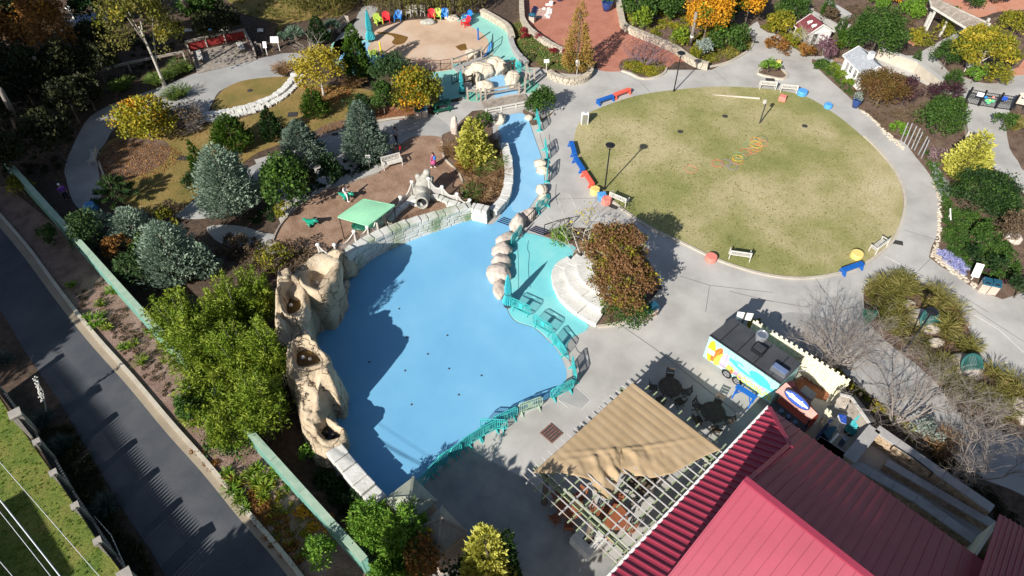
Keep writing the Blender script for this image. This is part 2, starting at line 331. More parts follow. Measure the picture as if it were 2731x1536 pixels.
GR = {  # foliage palettes
 'dgreen': [(.010, .028, .008), (.022, .055, .014), (.045, .095, .022)],
 'cypress': [(.02, .055, .006), (.055, .12, .012), (.11, .19, .022)],
 'green': [(.022, .055, .010), (.05, .11, .018), (.10, .17, .03)],
 'bgreen': [(.06, .13, .015), (.12, .24, .02), (.22, .36, .04)],
 'blue': [(.075, .12, .085), (.15, .215, .16), (.25, .33, .26)],
 'bluepale': [(.12, .18, .12), (.25, .34, .25), (.40, .49, .38)],
 'gold': [(.22, .23, .03), (.45, .44, .07), (.68, .64, .17)],
 'yellow': [(.20, .17, .02), (.40, .32, .03), (.60, .46, .06)],
 'yelgreen': [(.08, .10, .012), (.20, .21, .02), (.48, .36, .03)],
 'orange': [(.16, .14, .012), (.40, .22, .015), (.62, .26, .02)],
 'orgold': [(.13, .16, .015), (.32, .30, .025), (.58, .36, .03)],
 'amber': [(.30, .13, .01), (.62, .30, .02), (.80, .42, .03)],
 'rust': [(.13, .055, .02), (.26, .12, .03), (.36, .19, .05)],
 'redbrown': [(.12, .07, .025), (.23, .125, .05), (.34, .18, .09)],
 'maple': [(.09, .035, .02), (.14, .085, .02), (.13, .11, .03)],
 'plum': [(.03, .012, .018), (.07, .03, .04), (.12, .055, .07)],
 'pinkplum': [(.10, .05, .07), (.20, .10, .13), (.30, .17, .20)],
 'bamboo': [(.055, .11, .008), (.16, .24, .018), (.33, .38, .05)],
 'bamboog': [(.04, .11, .012), (.12, .25, .025), (.24, .38, .05)],
 'willow': [(.07, .075, .015), (.15, .145, .03), (.24, .20, .06)],
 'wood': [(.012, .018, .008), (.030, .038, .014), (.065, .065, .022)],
 'fgrass': [(.10, .10, .02), (.21, .20, .045), (.34, .28, .10)],
 'tgrass': [(.14, .075, .035), (.27, .16, .075), (.40, .27, .15)],
 'ggrass': [(.05, .10, .02), (.11, .18, .03), (.20, .26, .06)],
 'pine': [(.02, .05, .015), (.05, .10, .03), (.10, .165, .05)],
 'yucca': [(.03, .05, .05), (.08, .11, .10), (.16, .20, .17)],
 'palm': [(.06, .11, .07), (.13, .21, .14), (.22, .31, .22)],
 'brown': [(.07, .05, .03), (.14, .10, .06), (.22, .15, .09)],
 'sagegrey': [(.14, .18, .15), (.24, .29, .25), (.34, .40, .35)],
 'flow': [(.05, .12, .02), (.10, .18, .03), (.17, .22, .06), (.24, .20, .09), (.50, .20, .05)],
 'larch': [(.17, .13, .03), (.36, .23, .05), (.52, .33, .10)],
 'crimson': [(.16, .01, .02), (.28, .02, .035), (.38, .05, .06)],
 'violet': [(.20, .22, .45), (.32, .34, .62), (.62, .62, .80)],
 'heath': [(.16, .10, .12), (.28, .18, .20), (.36, .28, .24)],
 'litter': [(.22, .09, .03), (.38, .18, .06), (.50, .30, .12)],
}
FM = {k: fm('foliage_' + k, v) for k, v in GR.items()}
RG = np.random.default_rng(7)
def nrm(a): return a / np.maximum(1e-6, np.linalg.norm(a, axis=-1, keepdims=True))
def rdir(n):
 return nrm(RG.normal(size=(n, 3)))
def leafmesh(name, parts, mat, parent=None, loc=None):
 """parts: list of (verts (n,4,3), tone (n)) rhombus leaves"""
 V = np.concatenate([p[0] for p in parts]); T = np.concatenate([p[1] for p in parts]); n = len(V)
 if loc is not None: V = V - np.array(loc)[None, None, :]
 me = bpy.data.meshes.new(name); me.vertices.add(n * 4); me.vertices.foreach_set('co', V.astype(np.float32).ravel())
 me.loops.add(n * 4); me.loops.foreach_set('vertex_index', np.arange(n * 4, dtype=np.int32))
 me.polygons.add(n); me.polygons.foreach_set('loop_start', np.arange(0, n * 4, 4, dtype=np.int32))
 at = me.attributes.new('tone', 'FLOAT', 'POINT'); at.data.foreach_set('value', np.repeat(np.clip(T, 0, 1), 4).astype(np.float32))
 me.materials.append(mat); me.update(calc_edges=True); me.validate()
 o = bpy.data.objects.new(name, me); C.objects.link(o)
 if parent: o.parent = parent
 if loc is not None and parent is None: o.location = Vector(loc)
 return o
def leaves(p, d, L, Wd, tone, mid=.45):
 n = len(p); d = nrm(d); s = nrm(np.cross(d, rdir(n))); L = np.reshape(L * np.ones(n), (n, 1)); Wd = np.reshape(Wd * np.ones(n), (n, 1))
 bend = nrm(np.cross(s, d)) * L * .12
 return (np.stack([p, p + d * L * mid + s * Wd / 2 + bend, p + d * L, p + d * L * mid - s * Wd / 2 + bend], 1), tone)
def blob(c, r, dens=95, leaf=.15, k=None, clump=.36, el=.75, out=.6, gap=0.0, droop=0.0):
 """broad crown: leaf clumps spread over an ellipsoid"""
 c = np.array(c, float); r = np.array(r, float); a = (r[0] * r[1]) ** .5
 area = 4 * math.pi * ((r[0] * r[1]) ** 1.6 / 3 + 2 * (a * r[2]) ** 1.6 / 3) ** (1 / 1.6)
 n = int(area * dens); K = k or max(12, int(area * 1.1)); K = min(K, 160)
 cd = rdir(K); cd[:, 2] = np.where(cd[:, 2] < -.35, -cd[:, 2], cd[:, 2])
 cc = cd * (RG.uniform(.55, .92, (K, 1))); rr = clump * RG.uniform(.6, 1.25, K) * min(1, 2.2 / K ** .33 * 1.6)
 tk = RG.uniform(0, 1, K); i = RG.integers(0, K, n)
 q = rdir(n) * (RG.uniform(.25, 1, (n, 1)) ** .5); p = cc[i] + q * rr[i][:, None]
 p = p * r + c; p[:, 2] = np.maximum(p[:, 2], .05)
 d = q * out + rdir(n) * .8 + np.array([0, 0, .25 - droop])
 t = tk[i] * .5 + RG.uniform(0, .5, n)
 sz = leaf * RG.uniform(.5, 1.55, n)
 return leaves(p, d, sz, sz * el, t), cc * r + c
def conifer(c, h, r, dens=70, leaf=.22, el=.3, up=.75, p0=.8, low=.04, m=9, lean=(0, 0)):
 """conical crown of upswept sprays"""
 c = np.array(c, float); K = int(max(90, math.pi * r * math.hypot(r, h) * dens * .36)); t = 1 - np.sqrt(RG.uniform(0, 1, K)) * (1 - low); t = np.clip(t, low, .985)
 ph = RG.uniform(0, 2 * math.pi, K); lump = 1 + .11 * np.sin(ph * 3 + t * 9 + c[0]) + .08 * np.sin(ph * 7 + t * 23) + RG.normal(size=K) * .08
 prof = np.where(t < .12, .7 + .3 * t / .12, 1) * (1 - np.maximum(0, (t - .06) / .94)) ** p0
 Rr = r * prof * lump; L0 = .55
 dr = np.stack([np.cos(ph), np.sin(ph), np.zeros(K)], 1)
 a = c + dr * (Rr * L0)[:, None] + np.stack([np.zeros(K), np.zeros(K), t * h * .96], 1)
 b = c + dr * (Rr * 1.0)[:, None] + np.stack([np.zeros(K), np.zeros(K), t * h * .97 + up * Rr * .30], 1)
 u = RG.uniform(0, 1, (K, m)); pp = a[:, None, :] * (1 - u[..., None]) + b[:, None, :] * u[..., None]
 pp = pp + RG.normal(size=(K, m, 3)) * (.10 * r * (1.1 - u))[..., None] * .6
 dd = nrm(b - a)[:, None, :] * 1.0 + rdir(K * m).reshape(K, m, 3) * .7 + np.array([0, 0, up * .3])
 tk = RG.uniform(0, 1, K); tt = tk[:, None] * .45 + u * .3 + RG.uniform(0, .25, (K, m))
 pp = pp.reshape(-1, 3); hz_ = pp[:, 2] - c[2]; pp[:, 0] += lean[0] * hz_; pp[:, 1] += lean[1] * hz_; pp[:, 2] = np.maximum(pp[:, 2], .04)
 sz = leaf * .85 * RG.uniform(.7, 1.3, K * m)
 return leaves(pp, dd.reshape(-1, 3), sz, sz * el * 1.25, tt.ravel(), .4)
def tufts(cs, hs, n=70, w=.035, spread=.75, tone=None):
 """arching blades: two rhombi per blade"""
 out = []
 for j, (c, h) in enumerate(zip(cs, hs)):
  ph = RG.uniform(0, 2 * math.pi, n); s = RG.uniform(.1, 1, n) * spread; root = np.array(c)[None, :] + np.stack([np.cos(ph), np.sin(ph), np.zeros(n)], 1) * (RG.uniform(0, .16, n) * h)[:, None]
  d1 = nrm(np.stack([np.cos(ph) * s, np.sin(ph) * s, np.ones(n)], 1)); L = h * RG.uniform(.55, .75, n)
  mid = root + d1 * L[:, None]; d2 = nrm(np.stack([np.cos(ph) * (s + .7), np.sin(ph) * (s + .7), .35 * np.ones(n)], 1))
  t0 = RG.uniform(0, .35) if tone is None else tone; t = t0 + RG.uniform(0, .6, n)
  out += [leaves(root, d1, L * 1.15, w, t), leaves(mid, d2, L * .8, w * .9, t + .1)]
 return out
def bare(base, h, r, mat, name='branches', parent=None, levels=4, n0=6, seed=0, th=.07, up=.55, loc=None, split=3, curl=.35):
 rnd = random.Random(seed); mb = MB()
 def grow(p, d, L, t, lv):
  pts = [p]; q = p; dd = d.copy()
  for i in range(3):
   dd = (dd + Vector((rnd.gauss(0, curl), rnd.gauss(0, curl), rnd.gauss(0, curl) * .5 + .08)) * .5).normalized(); q = q + dd * L / 3; pts.append(q)
  mb.tube(pts, [t, t * .85, t * .7, t * .5], 5 if lv < 2 else 3, cap=False)
  if lv >= levels: return
  for k in range(split + (1 if lv > 1 else 0)):
   i = rnd.choice((1, 2, 3, 3)); nd = (dd + Vector((rnd.gauss(0, .6), rnd.gauss(0, .6), rnd.gauss(0, .35) + .1))).normalized()
   grow(pts[i], nd, L * rnd.uniform(.55, .8), t * .5, lv + 1)
 b = Vector(base)
 for k in range(n0):
  a = k * 2 * math.pi / n0 + rnd.uniform(-.4, .4); d = Vector((math.cos(a) * r / h * up * 1.6, math.sin(a) * r / h * up * 1.6, 1)).normalized()
  grow(b, d, h * .45, th, 0)
 if loc is not None: mb.v = [v - Vector(loc) for v in mb.v]
 return mb.build(name, mat, parent)
def trunk(parent, base, top, r, mat, limbs=(), name='trunk', bend=.1):
 """tapered trunk with limbs, in the parent's space"""
 mb = MB(); b = Vector(base); t = Vector(top); k = 6; pts = []
 for i in range(k + 1):
  u = i / k; pts.append(b.lerp(t, u) + Vector((math.sin(u * 4 + t.x) * bend * .3, math.cos(u * 3 + t.y) * bend * .3, 0)))
 mb.tube(pts, [r * (1.25 if i == 0 else 1 - .55 * i / k) for i in range(k + 1)], 8)
 for j, l in enumerate(limbs):
  s = pts[2 + j % (k - 2)]; l = Vector(l); m = s.lerp(l, .5) + Vector((0, 0, .08 * (l - s).length)); mb.tube([s, m, l], [r * .42, r * .3, r * .12], 5)
 return mb.build(name, mat, parent, smooth=True)
def bboxfit(x0, y0, x1, y1, ztrunk=0.0):
 """silhouette box in the F picture -> base point, radius, crown half height, centre height"""
 u0, v0, u1, v1 = [a * 1.0602 for a in (x0, y0, x1, y1)]; uc, vc = (u0 + u1) / 2, (v0 + v1) / 2
 zc = 1.0
 for _ in range(4):
  g = G(uc, vc, zc); dist = g.y * ct + (H - zc) * st; k = FPX / dist; r = (u1 - u0) / 2 / k
  de = math.atan2(H - zc, math.hypot(g.x, g.y)); hh = (v1 - v0) / 2 / k
  hz_ = math.sqrt(max(hh * hh - (r * math.sin(de)) ** 2, (.35 * r) ** 2)) / math.cos(de); hz_ = min(hz_, 2.2 * r)
  zc = ztrunk + hz_
 return Vector((g.x, g.y, 0)), r, hz_, zc
def broad(name, box, pal, label, cat='shrub', group=None, zt=0.0, dens=95, leaf=.15, bark='barkt', tr=None, lobes=1, k=None, clump=.36, el=.75, droop=0, extra=None):
 b, r, hz_, zc = bboxfit(*box, ztrunk=zt); t = thing(name, label, cat, b, 0, group)
 parts = []; limbs = []
 if lobes == 1: L = [((0, 0, zc), (r, r, hz_))]
 else:
  L = []
  for i in range(lobes):
   a = i * 2.4 + 1; q = r * .48 * (.6 + .4 * (i % 2)); L.append(((math.cos(a) * q, math.sin(a) * q, zc + (RG.uniform(-.2, .25)) * hz_), (r * .58, r * .58, hz_ * .72)))
 for c, rr in L:
  p, cc = blob(c, rr, dens, leaf, k, clump, el, droop=droop); parts.append(p); limbs += [tuple(x) for x in cc[:4]]
 leafmesh('crown' if cat == 'tree' else 'foliage', parts, FM[pal], t)
 if extra:
  for pl, fr, lf in extra:
   p, _ = blob((0, 0, zc), (r, r, hz_), dens * fr, lf, max(5, int((k or 30) * .25)), clump * .8, el); leafmesh('autumn_leaves', [p], FM[pl], t)
 trunk(t, (0, 0, 0), (0, 0, max(.3, zc)), tr or max(.05, r * .05), M[bark], limbs[:7], 'trunk' if cat == 'tree' else 'stem')
 return t
def cone(name, base, top, wpx, pal, label, cat='tree', group=None, dens=70, leaf=.22, el=.3, up=.75, p0=.8, low=.04, m=9):
 """base/top in F pixels (foot centre, apex), wpx: full width in F pixels"""
 b = (base[0] * 1.0602, base[1] * 1.0602); tp = (top[0] * 1.0602, top[1] * 1.0602)
 h = ht(b, tp); g = G(*b); r = wpx * 1.0602 / 2 / ppm(*b) * (1 - .35 * h / H); t = thing(name, label, cat, g, 0, group)
 leafmesh('crown', [conifer((0, 0, 0), h, r, dens, leaf, el, up, p0, low, m)], FM[pal], t)
 trunk(t, (0, 0, 0), (0, 0, h * .8), max(.05, h * .018), M['barkt'], ())
 return t
def inpoly(pts, poly):
 x, y = pts[:, 0], pts[:, 1]; c = np.zeros(len(pts), bool); n = len(poly); j = n - 1
 for i in range(n):
  xi, yi, xj, yj = poly[i][0], poly[i][1], poly[j][0], poly[j][1]
  c ^= ((yi > y) != (yj > y)) & (x < (xj - xi) * (y - yi) / (yj - yi + 1e-12) + xi); j = i
 return c
def inside(s, n, z=0.0):
 poly = [(p.x, p.y) for p in (P(s) if isinstance(s, str) else s)]; a = np.array(poly); lo, hi = a.min(0), a.max(0); out = []
 while sum(len(o) for o in out) < n:
  q = RG.uniform(lo, hi, (n * 2, 2)); out.append(q[inpoly(q, poly)])
 q = np.concatenate(out)[:n]; return np.column_stack([q, np.full(n, z)])
def cover(name, s, pal, label, n, kind='tuft', h=.35, leaf=.12, blades=26, w=.03, z=.05, spread=.8, cat=None, av=None):
 """ground cover nobody could count"""
 c = inside(s, n, z)
 for q in (P(av) if av else []): c = c[np.hypot(c[:, 0] - q.x, c[:, 1] - q.y + .5) > .95]
 n = len(c); ctr = c.mean(0); ctr[2] = z
 if kind == 'tuft': parts = tufts(c, h * RG.uniform(.6, 1.2, n), blades, w, spread)
 elif kind == 'litter':
  d = rdir(n); d[:, 2] *= .25; sz = leaf * RG.uniform(.6, 1.4, n); parts = [leaves(c + [0, 0, .03], d, sz, sz * .7, RG.uniform(0, 1, n))]
 else:   # small leafy mounds
  parts = []
  for q in c:
   hh = h * RG.uniform(.5, 1.2); m = blades; p = q + rdir(m) * np.array([hh * .8, hh * .8, hh * .6]) * (RG.uniform(.3, 1, (m, 1)) ** .5); p[:, 2] = np.abs(p[:, 2] - z) + z
   sz = leaf * RG.uniform(.7, 1.3, m); parts.append(leaves(p, rdir(m) + [0, 0, .4], sz, sz * .7, RG.uniform(0, .6) + RG.uniform(0, .4, m)))
 o = leafmesh(name, parts, FM[pal], None, ctr); return tag(o, label, cat, kind='stuff')
def tussock(name, where, h, pal, label, cat='grass', group=None, n=110, w=.045, spread=.85, cnt=1, rad=0, z=0):
 g = P1(where); t = [(RG.uniform(-rad, rad), RG.uniform(-rad, rad), 0) for _ in range(cnt)]
 o = leafmesh(name, tufts(t, [h * RG.uniform(.8, 1.2) for _ in t], n, w, spread), FM[pal]); o.location = (g.x, g.y, z); return tag(o, label, cat, group)
def bambooclump(box, pal, label, group, zt=0, cat='bamboo'):
 """feathery arching culms, each carrying sprays of narrow leaves"""
 b, r, hz_, zc = bboxfit(*box, ztrunk=zt); t = thing('bamboo', label, cat, b, 0, group); h = zc + hz_; pr = []; cm = MB(); n = int(34 + 16 * r * r)
 for k in range(n):
  a = RG.uniform(0, 2 * math.pi); q = r * math.sqrt(RG.uniform(0, 1)); tip = np.array([q * math.cos(a), q * math.sin(a), h * (1 - .35 * (q / r) ** 2) * RG.uniform(.6, 1.15)]); rt = tip * [.35, .35, 0]; m = 95
  u = RG.uniform(.25, 1, (m, 1)); p = rt + (tip - rt) * u; p[:, 2] = tip[2] * (1 - (1 - u[:, 0]) ** 1.5); sp = .34 * (1.15 - u); p = p + RG.normal(size=(m, 3)) * sp * [1, 1, .7]; d = (p - (rt + (tip - rt) * u)) * 1.5 + rdir(m) * .8 + [math.cos(a) * .3, math.sin(a) * .3, -.1]
  tn = RG.uniform(0, .5) ; pr.append(leaves(p, d, .25 * RG.uniform(.6, 1.2, m), .07, tn + RG.uniform(0, .25, m) + .25 * u[:, 0]))
  if k % 5 == 0: cm.tube([rt, (rt + tip) / 2 + [0, 0, h * .12], tip], [.025, .02, .006], 4)
 leafmesh('foliage', pr, FM[pal], t); cm.build('stem', M['barkp'], t); return t
mb = MB(); N_ = 60; 
vs = []; 
mb.add([(-300, -120, 0), (300, -120, 0), (300, 420, 0), (-300, 420, 0)], [(0, 1, 2, 3)]); tag(mb.build('ground', M['soil']), 'brown leafy soil under the woods and beds', None, kind='structure')
S = 'structure'
slab('mulch_bank', 'f -60,470 20,470 180,600 370,790 620,1080 880,1380 960,1480 1000,1600 780,1600 700,1380 520,1170 330,950 140,725 0,552 -60,500', .02, M['mulch'], 'pinkish mulch bank beside the road', 0)
slab('road', 'f -260,250 -60,495 0,565 70,640 140,735 230,850 330,960 430,1080 520,1180 610,1290 690,1380 745,1449 800,1530 900,1680 560,1680 416,1449 377,1381 325,1306 208,1110 150,1010 60,880 0,780 -140,600 -320,380', .03, M['asph'], 'dark asphalt road', 3)
strip('gutter', 'f -60,487 0,560 66,640 136,735 226,850 326,962 426,1082 516,1182 606,1292 686,1384 741,1453 800,1535', .03, .42, .012, M['gutter'], 'tan concrete gutter along the road', kind=S)
strip('kerb', 'f -60,475 8,550 76,630 146,725 236,840 336,952 436,1070 526,1171 616,1281 696,1373 752,1443 810,1525', .03, .24, .15, M['kerb'], 'pale concrete kerb between the road and the mulch bank', 'kerb')
slab('turf', 'f -300,700 -100,870 0,1003 25,1042 60,1088 130,1188 200,1288 260,1378 315,1455 400,1600 -300,1600', .05, M['grass'], 'green turf beyond the railing', 3)
slab('plaza_paving', 'f 640,402 700,385 735,362 860,336 1010,316 1085,302 1112,262 1160,255 1180,150 1300,165 1330,170 1480,172 1560,176 1790,176 1882,130 1893,105 1876,78 1860,40 1862,-30 1925,-30 1905,40 1912,70 1953,86 1990,114 2029,142 2300,140 2380,95 2420,70 2700,60 2800,500 2800,1400 2300,1300 2280,1500 2000,1700 1000,1620 900,1400 860,1250 800,1000 800,800 860,640 720,600 690,520 660,440', .02, M['conc'], 'pale concrete paving of the plaza and the ring walk', 0)
slab('garden_path', 'a1 2600,545 2400,590 2100,640 1880,712 1580,830 1300,930 1080,1010 870,1130 760,1300 690,1449 b1 640,180 625,280 640,350 700,560 800,660 900,640 980,520 1035,400 990,290 940,160 980,10 a1 960,1449 1020,1380 1110,1240 1300,1180 1700,1150 1960,1130 2040,1020 2120,885 2300,812 2536,760 a2 30,755 230,748 370,700 450,640 560,560 430,515 250,520 100,560', .024, M['conc_grey'], 'grey concrete path curving round the left lawns', 3)
slab('side_path', 'a2 640,1325 900,1262 1250,1172 1560,1135 1700,1100 1900,1250 1810,1335 1540,1325 1310,1335 1100,1449 b2 760,60 600,100 400,60 280,110 100,200 b1 2400,560 2100,700 1900,740 1700,720 1660,640 1800,560 2000,480 2300,300 a2 300,1449', .028, M['conc_grey'], 'concrete path between the lawn and the playground', 3)
slab('lower_path', 'f 520,572 600,568 690,590 730,560 760,580 720,640 640,625 560,615', .03, M['conc_grey'], 'shaded path end below the playground', 3)
slab('willow_path', 'a2 830,330 960,230 980,180 1000,130 1060,60 1190,80 1110,190 1080,300 1070,380 940,420 900,500 750,560 760,430', .03, M['conc_grey'], 'path passing under the willows', 3)
slab('patio_paving', 'f 1085,1200 1180,1130 1330,1210 1560,1420 1620,1560 1100,1560 960,1480 990,1260', .026, M['conc_old'], 'stained patio paving', 0)
slab('grey_walk', 'f 1960,790 2080,800 2200,880 2330,960 2420,1020 2600,1120 2700,1400 2500,1240 2300,1110 2200,1020 2090,925 1990,850', .026, M['conc_grey'], 'grey walk beside the grass island', 3)
slab('dark_pad', 'h8 500,765 665,645 805,772 720,860 690,850', .026, M['conc_grey'], 'darker paving panel at the fence corner', 0)
POOL = 'f 1265,300 1255,330 1262,362 1276,378 1290,410 1290,455 1284,500 1262,540 1235,566 1195,556 1130,558 1080,575 1000,612 940,650 885,700 840,730 780,760 760,850 780,960 800,1060 850,1150 880,1190 920,1215 965,1252 1010,1228 1060,1200 1110,1165 1200,1095 1290,1045 1400,992 1420,968 1424,930 1400,880 1370,850 1340,825 1300,812 1280,790 1270,760 1255,740 1240,700 1245,660 1262,615 1290,575 1312,552 1340,512 1364,474 1369,447 1361,397 1348,358 1335,320 1325,292 1300,286'
strip('pool_edge', 'f 1105,1172 1200,1099 1290,1049 1400,996 1426,966 1429,928 1404,876 1374,846', .03, .5, .02, M['conc'], 'pale pool edging', kind=S)
slab('splash_pool', POOL, .06, M['pool'], 'sky blue splash pool floor', 4)
slab('stream_bed', 'f 1266,301 1257,330 1264,362 1280,380 1291,410 1291,455 1285,495 1290,530 1320,535 1340,512 1364,474 1369,447 1361,397 1348,358 1335,320 1325,292 1300,287', .066, M['poold'], 'light blue stream channel floor', 4)
slab('aqua_apron', 'f 1296,590 1330,588 1370,598 1447,623 1440,652 1412,684 1398,715 1405,750 1430,785 1482,822 1440,850 1426,872 1432,905 1420,898 1402,878 1374,848 1343,823 1303,810 1283,790 1276,765 1266,735 1258,690 1272,630', .064, M['aqua'], 'turquoise apron beside the pool', 3)
slab('seafoam_walk', 'a2 2020,150 2180,130 2330,190 2440,250 2480,380 2536,560 a3 100,590 130,620 230,680 160,700 a2 2536,640 2300,640 2250,700 1990,735 1900,690 1600,690 1500,640 1120,640 1100,700 900,720 740,560 740,430 850,370 930,350 1060,380 1180,300 1500,250 1900,200', .03, M['foam'], 'seafoam walk round the spray deck', 3)
slab('seafoam_court', 'a2 1580,690 1900,690 2000,740 1990,780 2020,930 1990,940 1800,975 1780,900 1760,780 1640,760', .036, M['foam'], 'seafoam court beside the stone bridge', 3)
slab('blue_band', 'a2 2290,400 2290,450 2240,540 2200,575 2170,575 2225,500 2260,440', .044, M['skyb'], 'blue band beside the spray deck', 3)
slab('blue_nook', 'a2 1060,400 1100,440 1130,520 1200,600 1180,690 1110,680 1060,600 900,560 780,590 880,500', .044, M['poold'], 'blue pool under the folded parasol', 3)
slab('spray_deck', 'a2 1165,300 1300,245 1450,205 1650,190 1950,205 2060,250 2160,300 2230,360 2255,420 2230,520 2120,600 1920,620 1880,680 1600,700 1480,660 1350,600 1230,545 1090,490 1130,400', .05, M['sand'], 'tan spray deck of stained concrete', 4)
slab('wet_patch', 'h3 410,625 540,630 780,660 930,700 1000,725 985,770 930,840 830,870 740,870 690,820 740,750 690,700 560,665 420,655', .056, M['wet'], 'brown puddle by the folded parasol', 2)
slab('wet_patch', 'h3 1915,910 2010,868 2095,848 2125,870 2130,910 2145,965 2090,975 2020,990 1975,960', .056, M['wet'], 'small brown puddle on the tan deck', 0)
slab('green_pad', 'e4 1430,680 1520,690 1600,720 1830,800 1860,870 1810,960 1700,1000 1600,1000 1540,860', .04, M['fgreen'], 'green pad right of the boulders', 3)
slab('green_pad', 'e4 420,1010 520,980 720,1020 800,1080 760,1150 600,1165 430,1120', .04, M['fgreen'], 'green pad left of the boulders', 3)
slab('upper_pool', 'e4 690,830 760,780 900,740 1060,660 1180,670 1240,760 1250,850 1300,930 1450,960 1440,1010 1250,1030 1020,1090 1000,1030 760,960', .046, M['poold'], 'small blue pool among the boulders', 3)
slab('red_court', 'a3 200,-40 130,0 130,130 200,240 330,360 480,450 600,520 760,560 830,600 860,680 1070,690 1060,620 1140,570 1500,650 1600,600 1750,580 1600,455 1400,365 1200,290 1090,230 1050,60 1000,-60', .03, M['brick'], 'brick red resin court', 3)
slab('clay_path', 'a4 1500,-60 1510,30 1560,90 1700,180 2100,170 2300,110 2600,80 2650,-80', .03, M['clay'], 'orange clay path beyond the arbour', 3)
slab('clay_patch', 'h2 130,760 350,760 520,830 250,885', .03, M['clay'], 'pinkish path edge', 2)
slab('clay_path', 'h2 2398,1150 2300,1250 2200,1350 2100,1449 2398,1449 2600,1300', .032, M['clay'], 'clay strip at the far right', 2)
slab('oval_lawn', 'f 1510,272 1600,242 1700,227 1800,219 1900,222 1980,232 2040,250 2110,295 2170,345 2215,390 2252,440 2270,490 2268,540 2245,600 2205,640 2160,670 2100,688 2030,698 1960,695 1880,678 1800,650 1720,612 1640,575 1570,530 1520,490 1478,450 1450,400 1443,360 1452,320 1475,290', .06, M['lawn'], 'dry green oval lawn', 4)
strip('lawn_kerb', 'f 1520,490 1570,531 1640,577 1720,614 1800,653 1880,681 1960,698 2030,701 2100,691 2160,673 2207,643 2249,602 2272,541 2274,490 2256,440 2219,388 2172,343', .03, .2, .10, M['kerb'], 'pale kerb round the lower side of the oval lawn', 'kerb')
slab('left_lawn', 'f 262,470 245,410 262,370 300,345 420,330 520,312 600,300 690,268 760,215 850,215 950,235 965,290 880,312 800,330 680,372 640,390 560,450 480,510 440,540 380,540 330,520 290,505', .036, M['goldlawn'], 'golden brown lawn scattered with leaves', 4)
slab('upper_lawn', 'f 533,268 560,228 610,204 690,194 735,197 748,208 735,232 700,256 650,276 590,284 545,278', .04, M['goldlawn'], 'small upper lawn inside the stone steps', 4)
slab('mulch_verge', 'a2 640,1320 540,1310 620,1240 740,1190 900,1150 1240,1080 1380,1060 1560,1070 1560,1130 1240,1170 900,1245', .045, M['bedsoil'], 'mulch verge along the side path', 3)
slab('shrub_bed', 'f 250,400 290,355 400,350 430,380 400,420 330,450 262,470', .042, M['bedsoil'], 'leafy bed under the orange shrub', 3)
strip('bed_kerb', 'a2 640,1322 900,1250 1240,1165 1560,1126', .02, .18, .12, M['kerb'], 'pale kerb between the mulch verge and the side path', 'kerb')
strip('path_kerb', 'b1 960,190 985,270 1035,390', .02, .15, .12, M['kerb'], 'pale kerb beside the left path below the white bench', 'kerb')
PLAY = 'b2 185,960 200,900 260,800 400,660 520,560 680,470 830,430 1100,330 1260,250 1350,150 1300,30 a2 1400,1400 1540,1322 1800,1330 b2 1810,100 1850,185 1960,290 2005,400 2010,560 1900,620 1500,700 1250,900 820,1100 600,1100 350,1040'
slab('playground', PLAY, .05, M['bark'], 'bark chip playground floor', 3)
strip('play_kerb', 'b2 180,955 205,885 270,780 400,650 530,550 690,460 830,430 1000,370 1200,300', .05, .13, .12, M['wood'], 'timber edging along the upper side of the playground', 'edging')
strip('play_kerb', 'b2 1805,0 1812,100 1850,185 1960,290 2005,400 2010,545', .05, .14, .12, M['kerb'], 'pale kerb round the right end of the playground', 'kerb')
BEDR = 'a4 490,610 560,590 760,700 1000,800 1300,700 1700,880 1960,950 2000,1010 1950,1150 2040,1250 2050,1330 1960,1449 b4 2050,60 2250,260 2539,500 2539,1449 2100,1430 1900,1290 1620,1110 1700,900 1718,560 1640,330 1500,150 1380,0 a4 1250,1320 1100,1170 950,1060 860,950'
slab('right_bed', BEDR, .05, M['bedsoil'], 'mulched bed right of the ring walk', 2)
slab('cottage_bed', 'a4 0,275 150,330 290,440 440,545 540,520 700,580 900,560 1150,540 1300,560 1100,480 1340,500 1460,440 1380,390 1600,400 1560,200 1500,0 1300,-60 0,-60', .045, M['bedsoil'], 'mulched bed behind the cottages', 2)
slab('persimmon_bed', 'h2 650,1040 760,900 930,810 1100,760 1500,500 2100,250 2398,300 2398,1150 2150,1350 h2 1900,1480 e8 1300,200 1100,240 800,220 500,130 300,60 h2 1000,1449 820,1250', .05, M['bedsoil'], 'mulched bed under the yellow tree', 2)
slab('gate_bed', 'e8 1977,560 1850,600 1790,640 1620,960 1520,1150 1480,1449 d 0,0'.replace('d 0,0', 'b4 2400,60 2480,180 2560,290 a4 2700,1449 2700,900'), .05, M['bedsoil'], 'mulched bed right of the gate', 2)
slab('court_bed', 'a3 1030,-60 1090,60 1100,210 1210,275 1400,350 1600,440 1770,560 1950,640 2130,590 2300,480 2338,400 2280,310 2350,230 2450,150 2450,-60', .05, M['bedsoil'], 'mulched bed behind the stone wall of the red court', 2)
slab('flower_bed', 'a3 10,240 110,180 130,260 330,390 580,500 780,560 790,610 740,700 600,720 450,700 370,680 230,640 110,560 60,440', .08, M['bedsoil'], 'soil of the curved flower bed', 3)
slab('round_bed', 'a3 1066,680 1060,620 1130,570 1260,560 1400,590 1480,620 1510,655 1490,710 1390,755 1270,762 1160,712', .05, M['bedsoil'], 'round bed under the bare plum', 3)
strip('round_kerb', 'a3 1080,690 1160,715 1270,765 1390,758 1490,712 1512,655', .02, .2, .14, M['kerb'], 'pale kerb round the plum bed', 'kerb')
slab('island_bed', 'a4 -30,650 60,630 150,640 215,700 245,745 190,765 90,745 -20,720 a3 2410,700 2450,660', .06, M['bedsoil'], 'soil of the small triangular island', 2)
